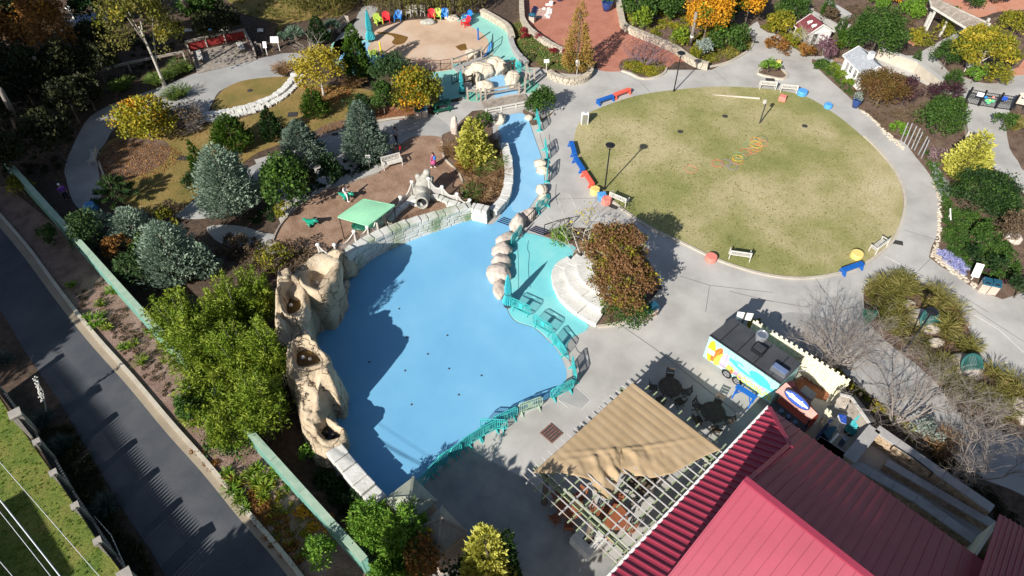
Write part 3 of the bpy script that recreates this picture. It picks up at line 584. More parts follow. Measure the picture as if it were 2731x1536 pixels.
strip('island_kerb', 'a3 2470,640 2400,680 2395,720 a4 -20,728 90,752 190,772 250,748 220,698 155,640', .02, .18, .16, M['kerb'], 'pale kerb round the small triangular island', 'kerb')
strip('court_kerb', 'a3 1895,640 1950,648 2130,598 2310,485 2342,400 2290,320', .02, .2, .14, M['kerb'], 'pale kerb at the tip of the woodland bed', 'kerb')
slab('birch_bed', 'b3 325,905 400,860 600,830 800,840 1000,900 1250,1050 1400,1250 1460,1400 c3 1470,20 1400,140 1250,270 1050,370 850,415 860,330 920,160 700,0 b3 600,1290 580,1140 640,1015 520,960', .07, M['bedsoil'], 'mulched bed of the copper tree', 2)
strip('birch_kerb', 'c3 845,412 1050,375 1250,275 1395,140 1450,60', .02, .2, .16, M['kerb'], 'pale kerb round the lower side of the copper tree bed', 'kerb')
slab('channel_bed', 'a2 1800,1440 1810,1310 1900,1270 2100,1080 2260,1100 2290,1250 2310,1420 b2 2390,80 2420,300 2410,420 2370,600 2300,640 2060,600 2010,560 2005,390 1850,180 1810,100', .09, M['bedsoil'], 'planting bed between the playground and the stream', 2)
slab('bush_bed', 'a3 130,1060 330,1150 430,1070 380,1110 300,1180 215,1215 150,1130', .06, M['bedsoil'], 'soil under the twin green bushes', 2)
slab('maple_bed', 'a2 1180,1130 1200,1060 1300,1020 1500,1040 1680,1040 1700,1080 1560,1130 1300,1160', .05, M['redmulch'], 'reddish mulch under the yellow maple', 2)
slab('grass_island', 'f 2175,722 2215,704 2270,700 2350,730 2410,785 2446,850 2470,905 2530,945 2580,990 2620,1060 2610,1110 2500,1080 2410,1040 2360,970 2290,905 2230,860 2180,800', .05, M['bedsoil'], 'soil of the long grass island', 3)
slab('lower_bed', 'f 2060,900 2140,955 2235,1030 2320,1085 2400,1150 2480,1210 2600,1260 2700,1400 2560,1400 2400,1290 2260,1150 2150,1020 2040,960 1930,870', .05, M['soil'], 'dark bed between the ramp and the walk', 2)
slab('cafe_bed', 'e1 1930,1300 2050,1250 2536,1500 e2 2300,600 2200,800 1900,700 1500,500', .04, M['redmulch'], 'reddish soil behind the kiosk', 0)
slab('soil_strip', 'f 560,170 640,160 700,140 720,60 520,60 480,110', .02, M['soil'], 'dark leafy ground above the deck', 0)
slab('meadow', 'f 680,135 720,60 860,40 900,0 900,-60 560,-60 600,30 700,60', .03, M['goldlawn'], 'rough grassy ground under the willows', 2)
mb = MB()
for s in ('c3 1060,380 1420,630', 'c3 1420,630 2240,1270', 'b4 1200,1100 1520,1260 1800,1449', 'b4 1380,845 1690,940', 'b4 1520,1240 1640,1120', 'c4 560,0 680,140', 'c4 1750,100 1830,40 2190,260',
          'c3 1890,260 1930,0', 'a3 940,640 1260,790 1370,910', 'a3 1940,650 2120,810', 'b3 440,548 850,535', 'c3 2120,60 2536,160', 'a4 330,590 150,570', 'a3 270,790 360,690', 'f 2330,700 2576,860', 'c4 0,140 450,215',
          'b3 1640,1290 1930,1380 2536,1449', 'b4 530,1320 620,1449'):
 q = P(s, .034)
 for a, b in zip(q, q[1:]): mb.beam(a, b, .03, .008)
tag(mb.build('paving_joints', M['joint']), 'thin joints in the paving', None, kind=S)
mb = MB()
for s in ('h8 665,645 805,772', 'h8 805,772 720,860', 'h8 500,765 600,840', 'c4 1750,100 2300,430 2539,650', 'b4 1200,1100 1520,1260', 'h6 830,1330 1000,1240', 'c3 500,410 640,340'):
 q = P(s, .036)
 for a, b in zip(q, q[1:]): mb.beam(a, b, .045, .01)
tag(mb.build('pale_joints', M['jointl']), 'pale sealed joints in the paving', None, kind=S)
def grate(s, d, label, m='grate', rz=0):
 g = P1(s); t = thing('drain_grate', label, 'drain', (g.x, g.y, .062), rz, 'drain grates')
 mb = MB().box((0, 0, .006), (d[0], d[1], .012)); mb.build('frame', M['kerb' if m == 'kerb' else m], t)
 mb = MB()
 for i in range(5): mb.box(((i - 2) * d[0] / 5.5, 0, .016), (d[0] / 11, d[1] * .85, .012))
 mb.build('bars', M['dark'], t)
grate('b4 1315,972', (.75, .45), 'dark drain grate right of the slatted bench by the lawn edge', rz=-.3)
grate('a4 85,775', (.85, .5), 'dark drain grate below the triangular island', rz=-.1)
grate('a3 2375,412', (.6, .35), 'dark drain grate on the path behind the triangular island')
grate('d3 400,75', (1.0, .95), 'square brown drain grate beside the patio awning', 'rust', rz=R(-46))
grate('a2 365,1112', (.85, .75), 'grey drain grate in the left lawn above the dark junipers', rz=.1)
grate('b1 1765,158', (.75, .6), 'drain grate in the left lawn beside the spiky juniper', rz=-.1)
grate('a2 775,1303', (.5, .3), 'drain grate in the kerb of the mulch verge', rz=.2)
grate('b3 1000,625', (.7, .4), 'drain grate near the coral cube', rz=-.6)
for i, (s, l) in enumerate((('e7 430,735', 'dark round cap in the lawn, left of the fallen black pole'), ('e7 2140,945', 'dark oval cap in the lawn, right of the fallen black pole'), ('a3 1645,1277', 'dark cap in the left middle of the oval lawn'), ('a1 2415,880', 'dark cap in the small upper lawn'))):
 g = P1(s); mb = MB().lathe((0, 0, 0), [(.26, 0), (.26, .012), (.2, .02), (.05, .022)], 14); o = mb.build('valve_cap', M['grate']); o.location = (g.x, g.y, .062); tag(o, l, 'valve cap', 'valve caps in the lawns')
def wallrun(name, a, b, h, w, label):
 t = thing(name, label, 'wall', a); d = b - a; rz = math.atan2(d.y, d.x); L = d.length
 mb = MB(); mb.beam((0, 0, h / 2 - .04), d + Vector((0, 0, h / 2 - .04)), w, h - .08); mb.build('panel', M['gwall'], t)
 mb = MB(); n = max(1, int(L / 2.6)); q = Vector((0, 0, h - .03))
 for i in range(n): mb.beam(d * (i / n) + q + d.normalized() * .01, d * ((i + 1) / n) + q - d.normalized() * .01, w + .10, .06)
 mb.build('cap', M['gwallt'], t); mb = MB()
 for i in range(n + 1): mb.beam(d * (i / n), d * (i / n) + Vector((0, 0, h - .07)), w + .05, .16)
 mb.build('pilaster', M['gwall'], t)
A_, B_ = P1('f 34,438'), P1('f 905,1416'); AB = B_ - A_
wallrun('garden_wall', A_ + AB * 0.0, A_ + AB * .29, 2.15, .3, 'pale green wall in the shade at the upper left, beside the woodland')
wallrun('garden_wall', A_ + AB * .292, A_ + AB * .62, 2.15, .3, 'pale green wall below the blue cypresses, disappearing under the bamboo')
wallrun('garden_wall', A_ + AB * .622, A_ + AB * 1.02, 2.15, .3, 'pale green wall between the lower mulch bank and the rock waterfall')
def railing(px_list, hs):
 t = thing('iron_railing', 'dark spiked paling railing with stone piers along the turf', 'railing', G(*px_list[0], hs[0] - .25)); t.location.z = 0; t.matrix_basis = Matrix.Translation(t.location)
 tops = [G(u, v, h) for (u, v), h in zip(px_list, hs)]; pts = [Vector((p.x, p.y, 0)) for p in tops]
 pts = [pts[0] - (pts[1] - pts[0]) * 1.6] + pts + [pts[-1] + (pts[-1] - pts[-2])]; hs = [2.3] + list(hs) + [2.3]
 for i, (p, h) in enumerate(zip(pts, hs)):
  big = i in (1, len(pts) - 2); s = .5 if big else .26; mb = MB().box((p.x, p.y, h / 2 - .05), (s, s, h - .1), R(-52)); mb.box((p.x, p.y, h - .03), (s + .12, s + .12, .1), R(-52)); mb.build('pier', M['pbrick'], t, world=True)
 mb = MB(); cp = MB(); base = MB()
 for a, b in zip(pts, pts[1:]):
  d = (b - a); L = d.length; d.normalize(); n = int(L / .2)
  base.beam(a + Vector((0, 0, .25)), b + Vector((0, 0, .25)), .22, .5)
  for z in (.65, 1.8): mb.beam(a + Vector((0, 0, z)), b + Vector((0, 0, z)), .035, .05)
  for i in range(1, n):
   q = a + d * (i * L / n); e = d * .096; f = Vector((-d.y, d.x, 0)) * .01; zz = Vector((0, 0, 1)); mb.add([q - e - f + zz * .3, q + e - f + zz * .3, q + e - f + zz * 1.98, q - f + zz * 2.5, q - e - f + zz * 1.98, q - e + f + zz * .3, q + e + f + zz * .3, q + e + f + zz * 1.98, q + f + zz * 2.5, q - e + f + zz * 1.98], [(0, 1, 2, 3, 4), (9, 8, 7, 6, 5), (0, 5, 6, 1), (1, 6, 7, 2), (2, 7, 8, 3), (3, 8, 9, 4), (4, 9, 5, 0)])
 base.build('base', M['pbrick'], t, world=True); o = mb.build('spiked_bars', M['black'], t, world=True)
railing([(38.6, 1102), (96.6, 1177), (141, 1260), (199, 1348), (259, 1442), (331, 1533)], [2.45, 2.35, 2.4, 2.4, 2.4, 2.5])
for i, (s1, s2, r_, l) in enumerate((('f -20,1140 250,1449', '', .011, 'thin power cable nearest the railing'), ('f -20,1232 152,1449', '', .028, 'thick twisted power cable crossing the turf'), ('f -20,1262 128,1449', '', .012, 'thin power cable just left of the thick twisted one'), ('f -20,1390 32,1449', '', .012, 'power cable in the lower left corner'))):
 a, b = P(s1, 9.0); d = b - a; mid = [a - d * 1.5 + d * 4 * k / 16 - Vector((0, 0, .0)) for k in range(17)]
 mid = [p + Vector((0, 0, .9 * ((k / 8 - 1) ** 2) - .0)) for k, p in enumerate(mid)]
 t = MB().tube(mid, r_, 5).build('power_cable', M['wire'], world=True); tag(t, l, 'cable', 'overhead power cables')
def offshadow(p, h): return p - Vector((SD.x, SD.y, 0)) / math.cos(SUN_EL) * (h / math.tan(SUN_EL))
q = [offshadow(P1(s), 7) for s in ('f 65,1232', 'f 190,1440', 'f 65,1500', 'f -110,1330')]
t = thing('brick_building', 'brick block standing out of view beyond the turf', 'building', (q[0].x, q[0].y, 0)); MB().prism([(p.x, p.y) for p in q], 0, 7).build('wall', M['pbrick'], t, world=True); MB().prism([(p.x, p.y) for p in q], 7.003, 7.05).build('roof', M['dark'], t, world=True)
foot = P('e6 1000,360 985,470 970,545 900,620', 0) + P('e6 850,130 850,250', 3.9) + P('e6 770,390 710,480', 3.8) + P('e6 745,850 705,950 640,975 590,1040', 0) + P('e6 720,1225 845,1265 840,1400', 3.7) + P('c2 795,900 785,990', 3.4) + P('c2 720,1060', 2.5) + P('c2 705,1285', 1.6) + P('c2 745,1330 820,1449', 1.5) + P('d2 850,60 872,170', 1.0) + P('d2 880,270 740,400', .2)
left = P('d2 690,385', .4) + P('d2 560,300', .7) + P('d2 500,150 440,0', 1.6) + P('c2 400,1300 370,1150', 2.4) + P('c2 330,1000 300,900', 3.2) + P('c2 225,750 240,600', 3.6) + P('e6 95,1130 90,1040', 3.4) + P('e6 80,850 85,650', 3.8) + P('e6 105,480 125,290 180,255', 4.2) + P('e6 300,255 370,240', 4.2) + P('e6 480,160 590,90 650,60', 4.2) + P('e6 780,95', 4.1)
poly = [(p.x, p.y) for p in foot + left]
cps = []
def cpz(s, z):
 for p in P(s, z): cps.append((p.x, p.y, z))
cpz('e6 640,80 760,110 820,150 590,120 500,190', 4.6); cpz('e6 840,200 820,290', 4.4); cpz('e6 760,400 700,470', 4.0); cpz('e6 500,440 560,470 640,490 590,500', 3.5); cpz('e6 410,330 430,420', 4.0)
cpz('e6 140,300 230,280 330,300 150,450', 4.8); cpz('e6 120,600 130,750 180,830', 4.4); cpz('e6 460,500 475,620 460,740', 3.9); cpz('e6 380,430', 4.3); cpz('e6 380,780 450,880', 3.3); cpz('e6 250,790 330,790', 3.5); cpz('e6 130,1020 200,1120', 3.5)
cpz('e6 350,960 400,1020', 3.2); cpz('e6 370,1090 450,1060 530,1050', 4.0); cpz('e6 600,1100 660,1180 720,1250', 3.9); cpz('e6 800,1270 830,1340', 4.3); cpz('e6 330,1160 350,1300 400,1390', 3.6); cpz('e6 560,1390 700,1345 430,1390', 3.5); cpz('e6 220,1250 210,1380', 3.6)
cpz('c2 700,800 770,860 720,960', 4.0); cpz('c2 450,850 500,950', 3.4); cpz('c2 560,1030 620,1120', 3.1); cpz('c2 420,1100 450,1250', 2.7); cpz('c2 640,1230 690,1280', 2.4); cpz('c2 540,1300', 2.3)
cpz('c2 700,1310 780,1400', 2.2); cpz('d2 800,100 840,180', 1.6); cpz('d2 520,80 560,180 640,140', 1.8); cpz('d2 640,260 720,330 800,250', 1.2); cpz('d2 700,200', 1.6)
cpz('e6 900,330 950,450', 1.7); cpz('e6 900,560', 1.2); cpz('e6 560,640 600,800', 2.6); cpz('e6 560,950', 1.6)
cps = np.array(cps)
BS = [('e6 400,230 500,150 590,85 660,65 830,120 845,200 800,310 740,420 660,490 500,440 420,340', 'e6 530,265 610,225 720,220 765,245 715,310 670,380 625,455 560,440 525,390', 4.15, 2.9), ('e6 240,480 330,400 400,400 465,480 478,620 462,740 390,775 300,775 220,705 205,600', 'e6 262,510 350,545 410,540 430,600 425,690 310,755 262,690', 4.0, 3.1), ('e6 325,1120 440,1050 530,1040 600,1105 725,1250 705,1310 415,1380 345,1290', 'e6 352,1170 440,1115 510,1118 600,1170 662,1275 600,1318 425,1352 378,1290', 3.75, 2.95), ('c2 575,1380 690,1290 810,1400 d2 845,90 705,150 615,85', 'c2 615,1400 690,1335 765,1400 d2 825,65 800,110 700,130 650,80', 1.85, 1.2)]
basins = [(P(o_, zr), zr - 1.0, .25) for o_, i_, zr, zf in BS]
xs = np.array([p[0] for p in poly]); ys = np.array([p[1] for p in poly]); gs = .085
gx = np.arange(xs.min() - .2, xs.max() + .2, gs); gy = np.arange(ys.min() - .2, ys.max() + .2, gs); X_, Y_ = np.meshgrid(gx, gy); pts = np.column_stack([X_.ravel(), Y_.ravel()])
def segdist(pts, poly):
 d = np.full(len(pts), 1e9)
 for i in range(len(poly)):
  a = np.array(poly[i][:2]); b = np.array(poly[(i + 1) % len(poly)][:2]); ab = b - a; t = np.clip(((pts - a) @ ab) / (ab @ ab + 1e-9), 0, 1); d = np.minimum(d, np.linalg.norm(pts - a - t[:, None] * ab, axis=1))
 return d
ins = inpoly(pts, poly); de = segdist(pts, poly); w_ = 1 / (np.linalg.norm(pts[:, None, :] - cps[None, :, :2], axis=2) ** 4 + .01); zt = (w_ * cps[:, 2]).sum(1) / w_.sum(1)
nz = np.array([noise.fractal(Vector((x * .55, y * .55, 3)), 1, 2.1, 5) for x, y in pts]); nz2 = np.array([noise.fractal(Vector((x * 2.2, y * 2.2, 9)), .8, 2.1, 4) for x, y in pts])
rid = np.array([abs(noise.noise(Vector((x * .9 + y * .3, y * .7, 5)))) for x, y in pts])
prof = np.clip(de / .45, 0, 1) ** .4
z = zt * prof + (nz * .22 + nz2 * .16 + .06 * np.sin(5 * (pts[:, 1] * .9 + pts[:, 0] * .5) + 3 * nz) - .07 * np.exp(-(rid / .05) ** 2)) * np.clip(de / .3, 0, 1)
for bp_, zf, sw in basins:
 bpl = [(p.x, p.y) for p in bp_]; i_ = inpoly(pts, bpl); d_ = segdist(pts, bpl); k = np.where(i_, np.clip(d_ / sw, 0, 1) ** .8, 0); z = z * (1 - k) + np.minimum(z, zf + .05 * nz2) * k
z = np.where(ins, np.maximum(z, -.2), -.3)
nx_, ny_ = len(gx), len(gy); vid = -np.ones(nx_ * ny_, int); okq = []
insg = (ins | (de < .12)).reshape(ny_, nx_)
for j in range(ny_ - 1):
 for i in range(nx_ - 1):
  if insg[j, i] and insg[j, i + 1] and insg[j + 1, i] and insg[j + 1, i + 1]: okq.append((j * nx_ + i, j * nx_ + i + 1, (j + 1) * nx_ + i + 1, (j + 1) * nx_ + i))
used = sorted({a for q_ in okq for a in q_}); mp_ = {a: i for i, a in enumerate(used)}
org = Vector((cps[:, 0].mean(), cps[:, 1].mean(), 0)); t = thing('rock_waterfall', 'tall sandstone coloured rock waterfall with four basins along the left side of the blue pool', 'rock formation', org)
rk = fin('rock', [Vector((pts[a][0], pts[a][1], z[a])) - org + Vector((nz2[a] * .12, nz[a] * .10, 0)) for a in used], [tuple(mp_[a] for a in q_) for q_ in okq], M['sandst'], t, True)
def radial(pl, c, n=44):
 an = sorted((math.atan2(p.y - c.y, p.x - c.x), (p - c).length) for p in pl); xs_ = [a - 2 * math.pi for a, _ in an] + [a for a, _ in an] + [a + 2 * math.pi for a, _ in an]; return np.interp([-math.pi + 2 * math.pi * k / n for k in range(n)], xs_, [r for _, r in an] * 3)
for bi, (o_, i_, zr, zf) in enumerate(BS):
 ip = smoothc(P(i_, zr - .3), 3); c_ = sum(ip, Vector((0, 0, 0))) / len(ip); ri = radial(ip, c_); op = [Vector((p.x, p.y, c_.z)) for p in smoothc(P(o_, zr), 3)]; ro = np.maximum(radial(op, c_), ri + .18); n = 44; vs = []
 rings = [(ri * .82, zf), (ri * .97, zf + .12), (ri, zr - .32), (ri * .35 + ro * .65, zr - .12), (ro, zr + .06), (ro + .16, zr - .12), (ro + .26, zr - .5), (ro + .22, zr - 1.1), (ro + .05, max(.1, zr - 1.9)), (ro * .95, -.1)]
 for j, (rr, z_) in enumerate(rings):
  for k in range(n):
   th_ = -math.pi + 2 * math.pi * k / n; q = Vector((c_.x + rr[k] * math.cos(th_), c_.y + rr[k] * math.sin(th_), z_)); f = noise.fractal(q * 1.3, 1, 2, 4) * (.04 if j < 3 else .15); vs.append(q + Vector((math.cos(th_) * f, math.sin(th_) * f, f * .9 if j > 2 else 0)))
 mb = MB(); mb.add(vs, [(j * n + k, j * n + (k + 1) % n, (j + 1) * n + (k + 1) % n, (j + 1) * n + k) for j in range(len(rings) - 1) for k in range(n)]); mb.build('basin_rim', M['sandst'], t, True, world=True)
 MB().prism([(c_.x + ri[k] * .9 * math.cos(-math.pi + k * 2 * math.pi / n), c_.y + ri[k] * .9 * math.sin(-math.pi + k * 2 * math.pi / n)) for k in range(n)], zf - .05, zf + .14).build('basin_water', M['browater'] if bi in (1, 2) else M['water'], t, world=True)
 MB().ball((c_.x - .22, c_.y, zf + .3), .12, 2).build('nozzle', M['white' if bi < 3 else 'black'], t, world=True)
 if bi != 1: MB().ball((c_.x + .2, c_.y - .1, zf + .28), .10, 2).build('nozzle', M['offw' if bi < 3 else 'black'], t, world=True)
def blockwall(name, pts, hs, th_, mat, label, cat='wall', bl=.75, ch=.36, group=None, cap=True, jit=.03, core='greyst', seed=1, batter=0.0):
 """coursed blocks along a line, one mesh; hs: heights at the points"""
 rnd = random.Random(seed); pts = [Vector(p) for p in pts]; cum = [0]
 for a, b in zip(pts, pts[1:]): cum.append(cum[-1] + (b - a).length)
 L = cum[-1]
 def at(s):
  s = max(0, min(L - 1e-6, s))
  for i in range(len(pts) - 1):
   if s <= cum[i + 1]: u = (s - cum[i]) / (cum[i + 1] - cum[i]); return pts[i].lerp(pts[i + 1], u), hs[i] + (hs[i + 1] - hs[i]) * u
 t = thing(name, label, cat, pts[0], 0, group); mb = MB(); n = max(1, round(L / bl)); co = MB()
 sm_ = 0
 hmax = max(hs); rows = max(1, round(hmax / ch))
 for r_ in range(rows):
  s = -(rnd.random() * bl * .6) if rows > 1 else 0
  while s < L - .05:
   l = bl * rnd.uniform(.65, 1.3); a, ha = at(s); b, hb = at(s + l); hh = (ha + hb) / 2
   if s + l > L: b, hb = at(L)
   z0, z1 = hh * r_ / rows, hh * (r_ + 1) / rows; g = .018
   d = b - a
   if d.length > .08:
    top = cap and r_ == rows - 1; k = th_ + (.12 if top else 0) + rnd.uniform(-jit, jit) + batter * (1 - r_ / rows); d.normalize()
    mb.beam(a + d * g + Vector((0, 0, (z0 + z1) / 2)), b - d * g + Vector((0, 0, (z0 + z1) / 2 + rnd.uniform(-jit, jit) * .5)), k, z1 - z0 - g + (rnd.uniform(0, jit * 1.5) if top else 0))
   s += l
 for i in range(len(pts) - 1):
  a, b = pts[i], pts[i + 1]; h0 = (hs[i] + hs[i + 1]) / 2 - .05; co.beam(a + Vector((0, 0, h0 / 2)), b + Vector((0, 0, h0 / 2)), th_ - .06, h0)
 mb.build('blocks', mat, t, world=True)
 co.build('mortar', M[core], t, world=True); return t
def bevel_children(t, wd=.035):
 for c in t.children:
  if c.name.split('.')[0] in ('blocks', 'tier', 'ledge'):
   bm = bmesh.new(); bm.from_mesh(c.data); bmesh.ops.bevel(bm, geom=list(bm.edges), offset=wd, segments=2, affect='EDGES', profile=.6); bm.to_mesh(c.data); bm.free()
base = smoothc(P('b2 915,1320 1140,1130 1480,965 1800,850 2040,765 2110,750', .0), 5, False)
base = [b + Vector((-.1, .28, 0)) for b in base]
nb = len(base); t = blockwall('pool_wall', base, [2.2 - 1.0 * (i / nb) ** .7 for i in range(nb)], .6, M['mossst'], 'tall curved wall of white blocks stained green along the upper edge of the blue pool', seed=3, bl=.85, jit=.05); bevel_children(t, .05)
t = blockwall('pool_wall', [base[-1], P1('b2 2270,790') + Vector((-.1, .3, 0))], [1.25, 1.3], .62, M['whitest'], 'short white block return at the right end of the curved pool wall', seed=5, bl=.8, jit=.05); bevel_children(t, .05)
chn = smoothc(P('b2 2310,690 2400,600 2450,500 2470,330 2455,180 2420,40', .35), 4, False)
t = blockwall('channel_wall', [Vector((p.x - .12, p.y, 0)) for p in chn], [.75] * len(chn), .6, M['whitest'], 'low white block wall along the left bank of the blue stream', seed=8, bl=.8, ch=.5, jit=.05); bevel_children(t, .05)
slab('raised_bed', 'e5 -60,1240 300,1010 700,850 1000,800 1450,700 1300,760 1100,720 850,690 740,640 500,800 300,860 0,1130', .7, M['bark'], 'raised bark bed behind the curved pool wall', 0, depth=.7)
t = blockwall('planter_wall', P('e5 -60,1180 120,950 300,830 420,690'), [.9, .9, .95, .95], .3, M['mossst'], 'low mossy wall left of the tunnel mouth', seed=9, bl=.6, jit=.02)
t = blockwall('planter_wall', P('e5 740,700 850,700 960,740 1100,790 1290,830'), [1.0, .95, .9, .85, .8], .32, M['mossst'], 'low mossy wall right of the tunnel mouth', seed=10, bl=.6, jit=.02)
w2 = smoothc(P('d2 800,330 900,450 1040,620 1180,770 1240,830'), 3, False)
t = blockwall('pool_wall', w2, [1.5, 1.5, 1.5, 1.45, 1.4, 1.4, 1.35, 1.35, 1.3, 1.3, 1.3, 1.25, 1.2][:len(w2)], .85, M['whitest'], 'white block wall from the foot of the rock waterfall to the pale green hip roof', seed=12, bl=1.1, ch=.5, jit=.06); bevel_children(t, .07)
c1 = smoothc(P('a3 110,-30 115,100 130,190 220,300 400,420 580,500', .7), 4, False)
blockwall('court_wall', [Vector((p.x, p.y, 0)) for p in c1], [.75] * len(c1), .42, M['fieldst'], 'curved buff stone wall on the left side of the red court', seed=20, bl=.45, ch=.2, jit=.03)
c1 = smoothc(P('a3 785,605 775,690 720,745 600,770 450,735 375,690', .5), 4, False)
blockwall('court_wall', [Vector((p.x, p.y, 0)) for p in c1], [.65] * len(c1), .42, M['fieldst'], 'buff stone wall round the tip of the flower bed', seed=21, bl=.45, ch=.2, jit=.03)
c1 = smoothc(P('a3 1040,-30 1075,130 1100,225 1210,290 1400,365 1600,455 1740,555 1840,600 1920,620', .6), 4, False)
blockwall('court_wall', [Vector((p.x, p.y, 0)) for p in c1], [.7] * len(c1), .45, M['fieldst'], 'long winding buff stone wall between the red court and the woodland bed', seed=22, bl=.5, ch=.22, jit=.03)
c1 = smoothc(P('a3 0,330 30,440 80,520 165,600', .5), 4, False)
blockwall('walk_wall', [Vector((p.x, p.y, 0)) for p in c1], [.6] * len(c1), .35, M['stonecap'], 'low grey topped wall between the seafoam walk and the flower bed', seed=23, bl=.6, ch=.3)
c1 = smoothc(P('a2 2190,110 2300,170 2440,260 2490,370', .5), 4, False)
blockwall('walk_wall', [Vector((p.x, p.y, 0)) for p in c1], [.8] * len(c1), .4, M['fieldst'], 'buff stone wall at the top of the seafoam walk', seed=24, bl=.5, ch=.25)
def cwall(s, h, w, label, m='kerb'):
 pts = P(s); t = thing('concrete_wall', label, 'wall', pts[0]); mb = MB()
 for a, b in zip(pts, pts[1:]): mb.beam(a + Vector((0, 0, h / 2)), b + Vector((0, 0, h / 2)), w, h)
 mb.build('wall_body', M[m], t, world=True); mb = MB()
 for a, b in zip(pts, pts[1:]): mb.beam(a + Vector((0, 0, h + .03)), b + Vector((0, 0, h + .03)), w + .1, .06)
 mb.build('coping', M['conc'], t, world=True)
cwall('a4 1110,560 1480,700 1700,880', 1.1, .3, 'smooth concrete wall below the right garden path, with a brown stain')
cwall('a4 330,90 760,330', .7, .25, 'concrete wall behind the red roofed cottage', 'conc_old')
cwall('a4 730,290 830,330', .9, .35, 'short concrete wall end between the cottage and the dark green tree')
cwall('a4 620,60 830,190', .5, .8, 'broad low concrete ledge among the shrubs above the red roofed cottage', 'conc_old')
cwall('a4 1960,1150 1990,1330', .6, .3, 'short pale wall beside the path below the gate')
tiers = [('b3 590,1140 430,1230 400,1290 430,1449 c3 450,140 560,250 700,330 835,400', .42, 'h1'), ('b3 670,1140 560,1230 520,1290 560,1449 c3 600,50 720,190 870,260', .80, ''), ('b3 700,1170 660,1210 650,1300 c3 680,0 780,90 920,170', 1.15, '')]
t = thing('stone_seating', 'three curved tiers of white stone seating beside the copper coloured tree', 'seating', P1('b3 560,1240'))
def tier(s, h, wd, seed, inn=.5):
 rnd = random.Random(seed); pts = smoothc(P(s), 6, False); pts = resample(pts, .12); mb = MB(); i = 0
 while i < len(pts) - 3:
  n = rnd.randint(10, 15); seg = pts[i:min(len(pts), i + n + 1)]; i += n
  if len(seg) < 3: break
  out = []; inr = []
  for k, p in enumerate(seg):
   tt = (seg[min(k + 1, len(seg) - 1)] - seg[max(0, k - 1)]).normalized(); q = Vector((-tt.y, tt.x, 0)); e = .02 if k not in (0, len(seg) - 1) else 0
   out.append(p - q * (.05 + rnd.uniform(0, .04)) + tt * (.02 if k == 0 else -.02 if k == len(seg) - 1 else 0)); inr.append(p + q * wd + tt * (.02 if k == 0 else -.02 if k == len(seg) - 1 else 0))
  mb.prism([(p.x, p.y) for p in out + inr[::-1]], 0, h + rnd.uniform(-.03, .03))
 o = mb.build('tier', M['whitest'], t, world=True)
tier('b3 560,1140 460,1200 410,1290 420,1400 c3 440,60 480,150 590,260 720,350 835,405', .40, .95, 1)
tier('b3 640,1150 560,1240 525,1300 555,1400 c3 570,60 640,140 740,220 880,300', .78, .95, 2)
tier('b3 720,1180 660,1240 640,1300 670,1400 c3 700,60 790,130 920,200', 1.12, 1.0, 3)
bevel_children(t, .03)
t = thing('rock_steps', 'curved band of white rock steps below the small upper lawn', 'steps', P1('f 660,270'))
pts = resample(smoothc(P('f 470,308 545,296 590,288 640,275 690,255 725,230 745,205 758,190'), 6, False), .35); mb = MB(); rnd = random.Random(5)
for a, b in zip(pts, pts[1:]):
 d = (b - a).normalized(); q = Vector((-d.y, d.x, 0))
 for k, (o_, h) in enumerate(((.28, .42), (-.28, .22))): mb.beam(a + q * o_ + Vector((0, 0, h / 2)), b + q * (o_ + rnd.uniform(-.06, .06)) + Vector((0, 0, h / 2)), .58 + rnd.uniform(-.1, .15), h + rnd.uniform(-.05, .05))
mb.build('ledge', M['whitest'], t, world=True)
for c in t.children: c.data.materials[0] = M['whitest']
bevel_children(t, .05)
for s, l in (('a2 385,735', 'pale boulder at the top end of the white rock steps'), ('a2 360,800', 'flat pale slab beside the top boulder of the white rock steps')):
 g = P1(s); o = MB().ball((0, 0, .2), .42, 3, (1, 1, .6), .25, 4).build('boulder', M['whitest'], smooth=True); o.location = g; tag(o, l, 'boulder')
def boulder(s, r, sc, label, m='bould', seed=0, rz=0, z=0, nz=.25, group=None):
 g = P1(s); o = MB().ball((0, 0, r * sc[2] * .55), r, 4, sc, nz, seed, 1.1, rz).build('boulder', M[m], smooth=True); o.location = (g.x, g.y, z); return tag(o, label, 'boulder', group)
boulder('e4 620,700', .8, (1.1, .8, .9), 'big cream boulder at the left end of the pair behind the small pool', 'cream_rock', 1)
boulder('e4 770,670', 1.0, (1.2, .75, .95), 'largest cream boulder, in the middle behind the small pool', 'cream_rock', 2)
boulder('e4 1040,600', 1.0, (1.1, .75, 1.05), 'tall cream boulder at the right end behind the small pool', 'cream_rock', 3)
boulder('e4 660,790', .55, (.7, .8, 1.3), 'small upright cream boulder beside the timber posts', 'cream_rock', 4)
boulder('e4 830,930', .68, (1.25, .9, .85), 'cream boulder at the lower left of the small pool', 'cream_rock', 5)
boulder('e4 1350,830', .8, (.9, 1.0, 1.1), 'cream boulder between the small pool and the green pad', 'cream_rock', 6)
boulder('e4 560,310', .6, (1.1, .8, .9), 'cream boulder behind the upper bridge rail', 'cream_rock', 7)
boulder('h3 1400,465', .6, (1.35, .8, .6), 'grey mottled boulder at the top edge of the tan deck', 'eleph', 8)
boulder('h3 1855,385', .55, (1.3, .8, .6), 'flat brown boulder beside the blue lounge chair', 'bould', 9)
boulder('a2 1930,1290', .6, (.55, .6, 1.9), 'tall standing stone beside the golden conifer', 'pinkb', 10)
boulder('a2 2370,1180', .6, (.85, 1.1, .8), 'cream boulder at the top of the stream channel', 'cream_rock', 11)
boulder('a3 180,1150', .35, (1, 1, .7), 'small cream boulder below the twin bushes', 'bould', 12)
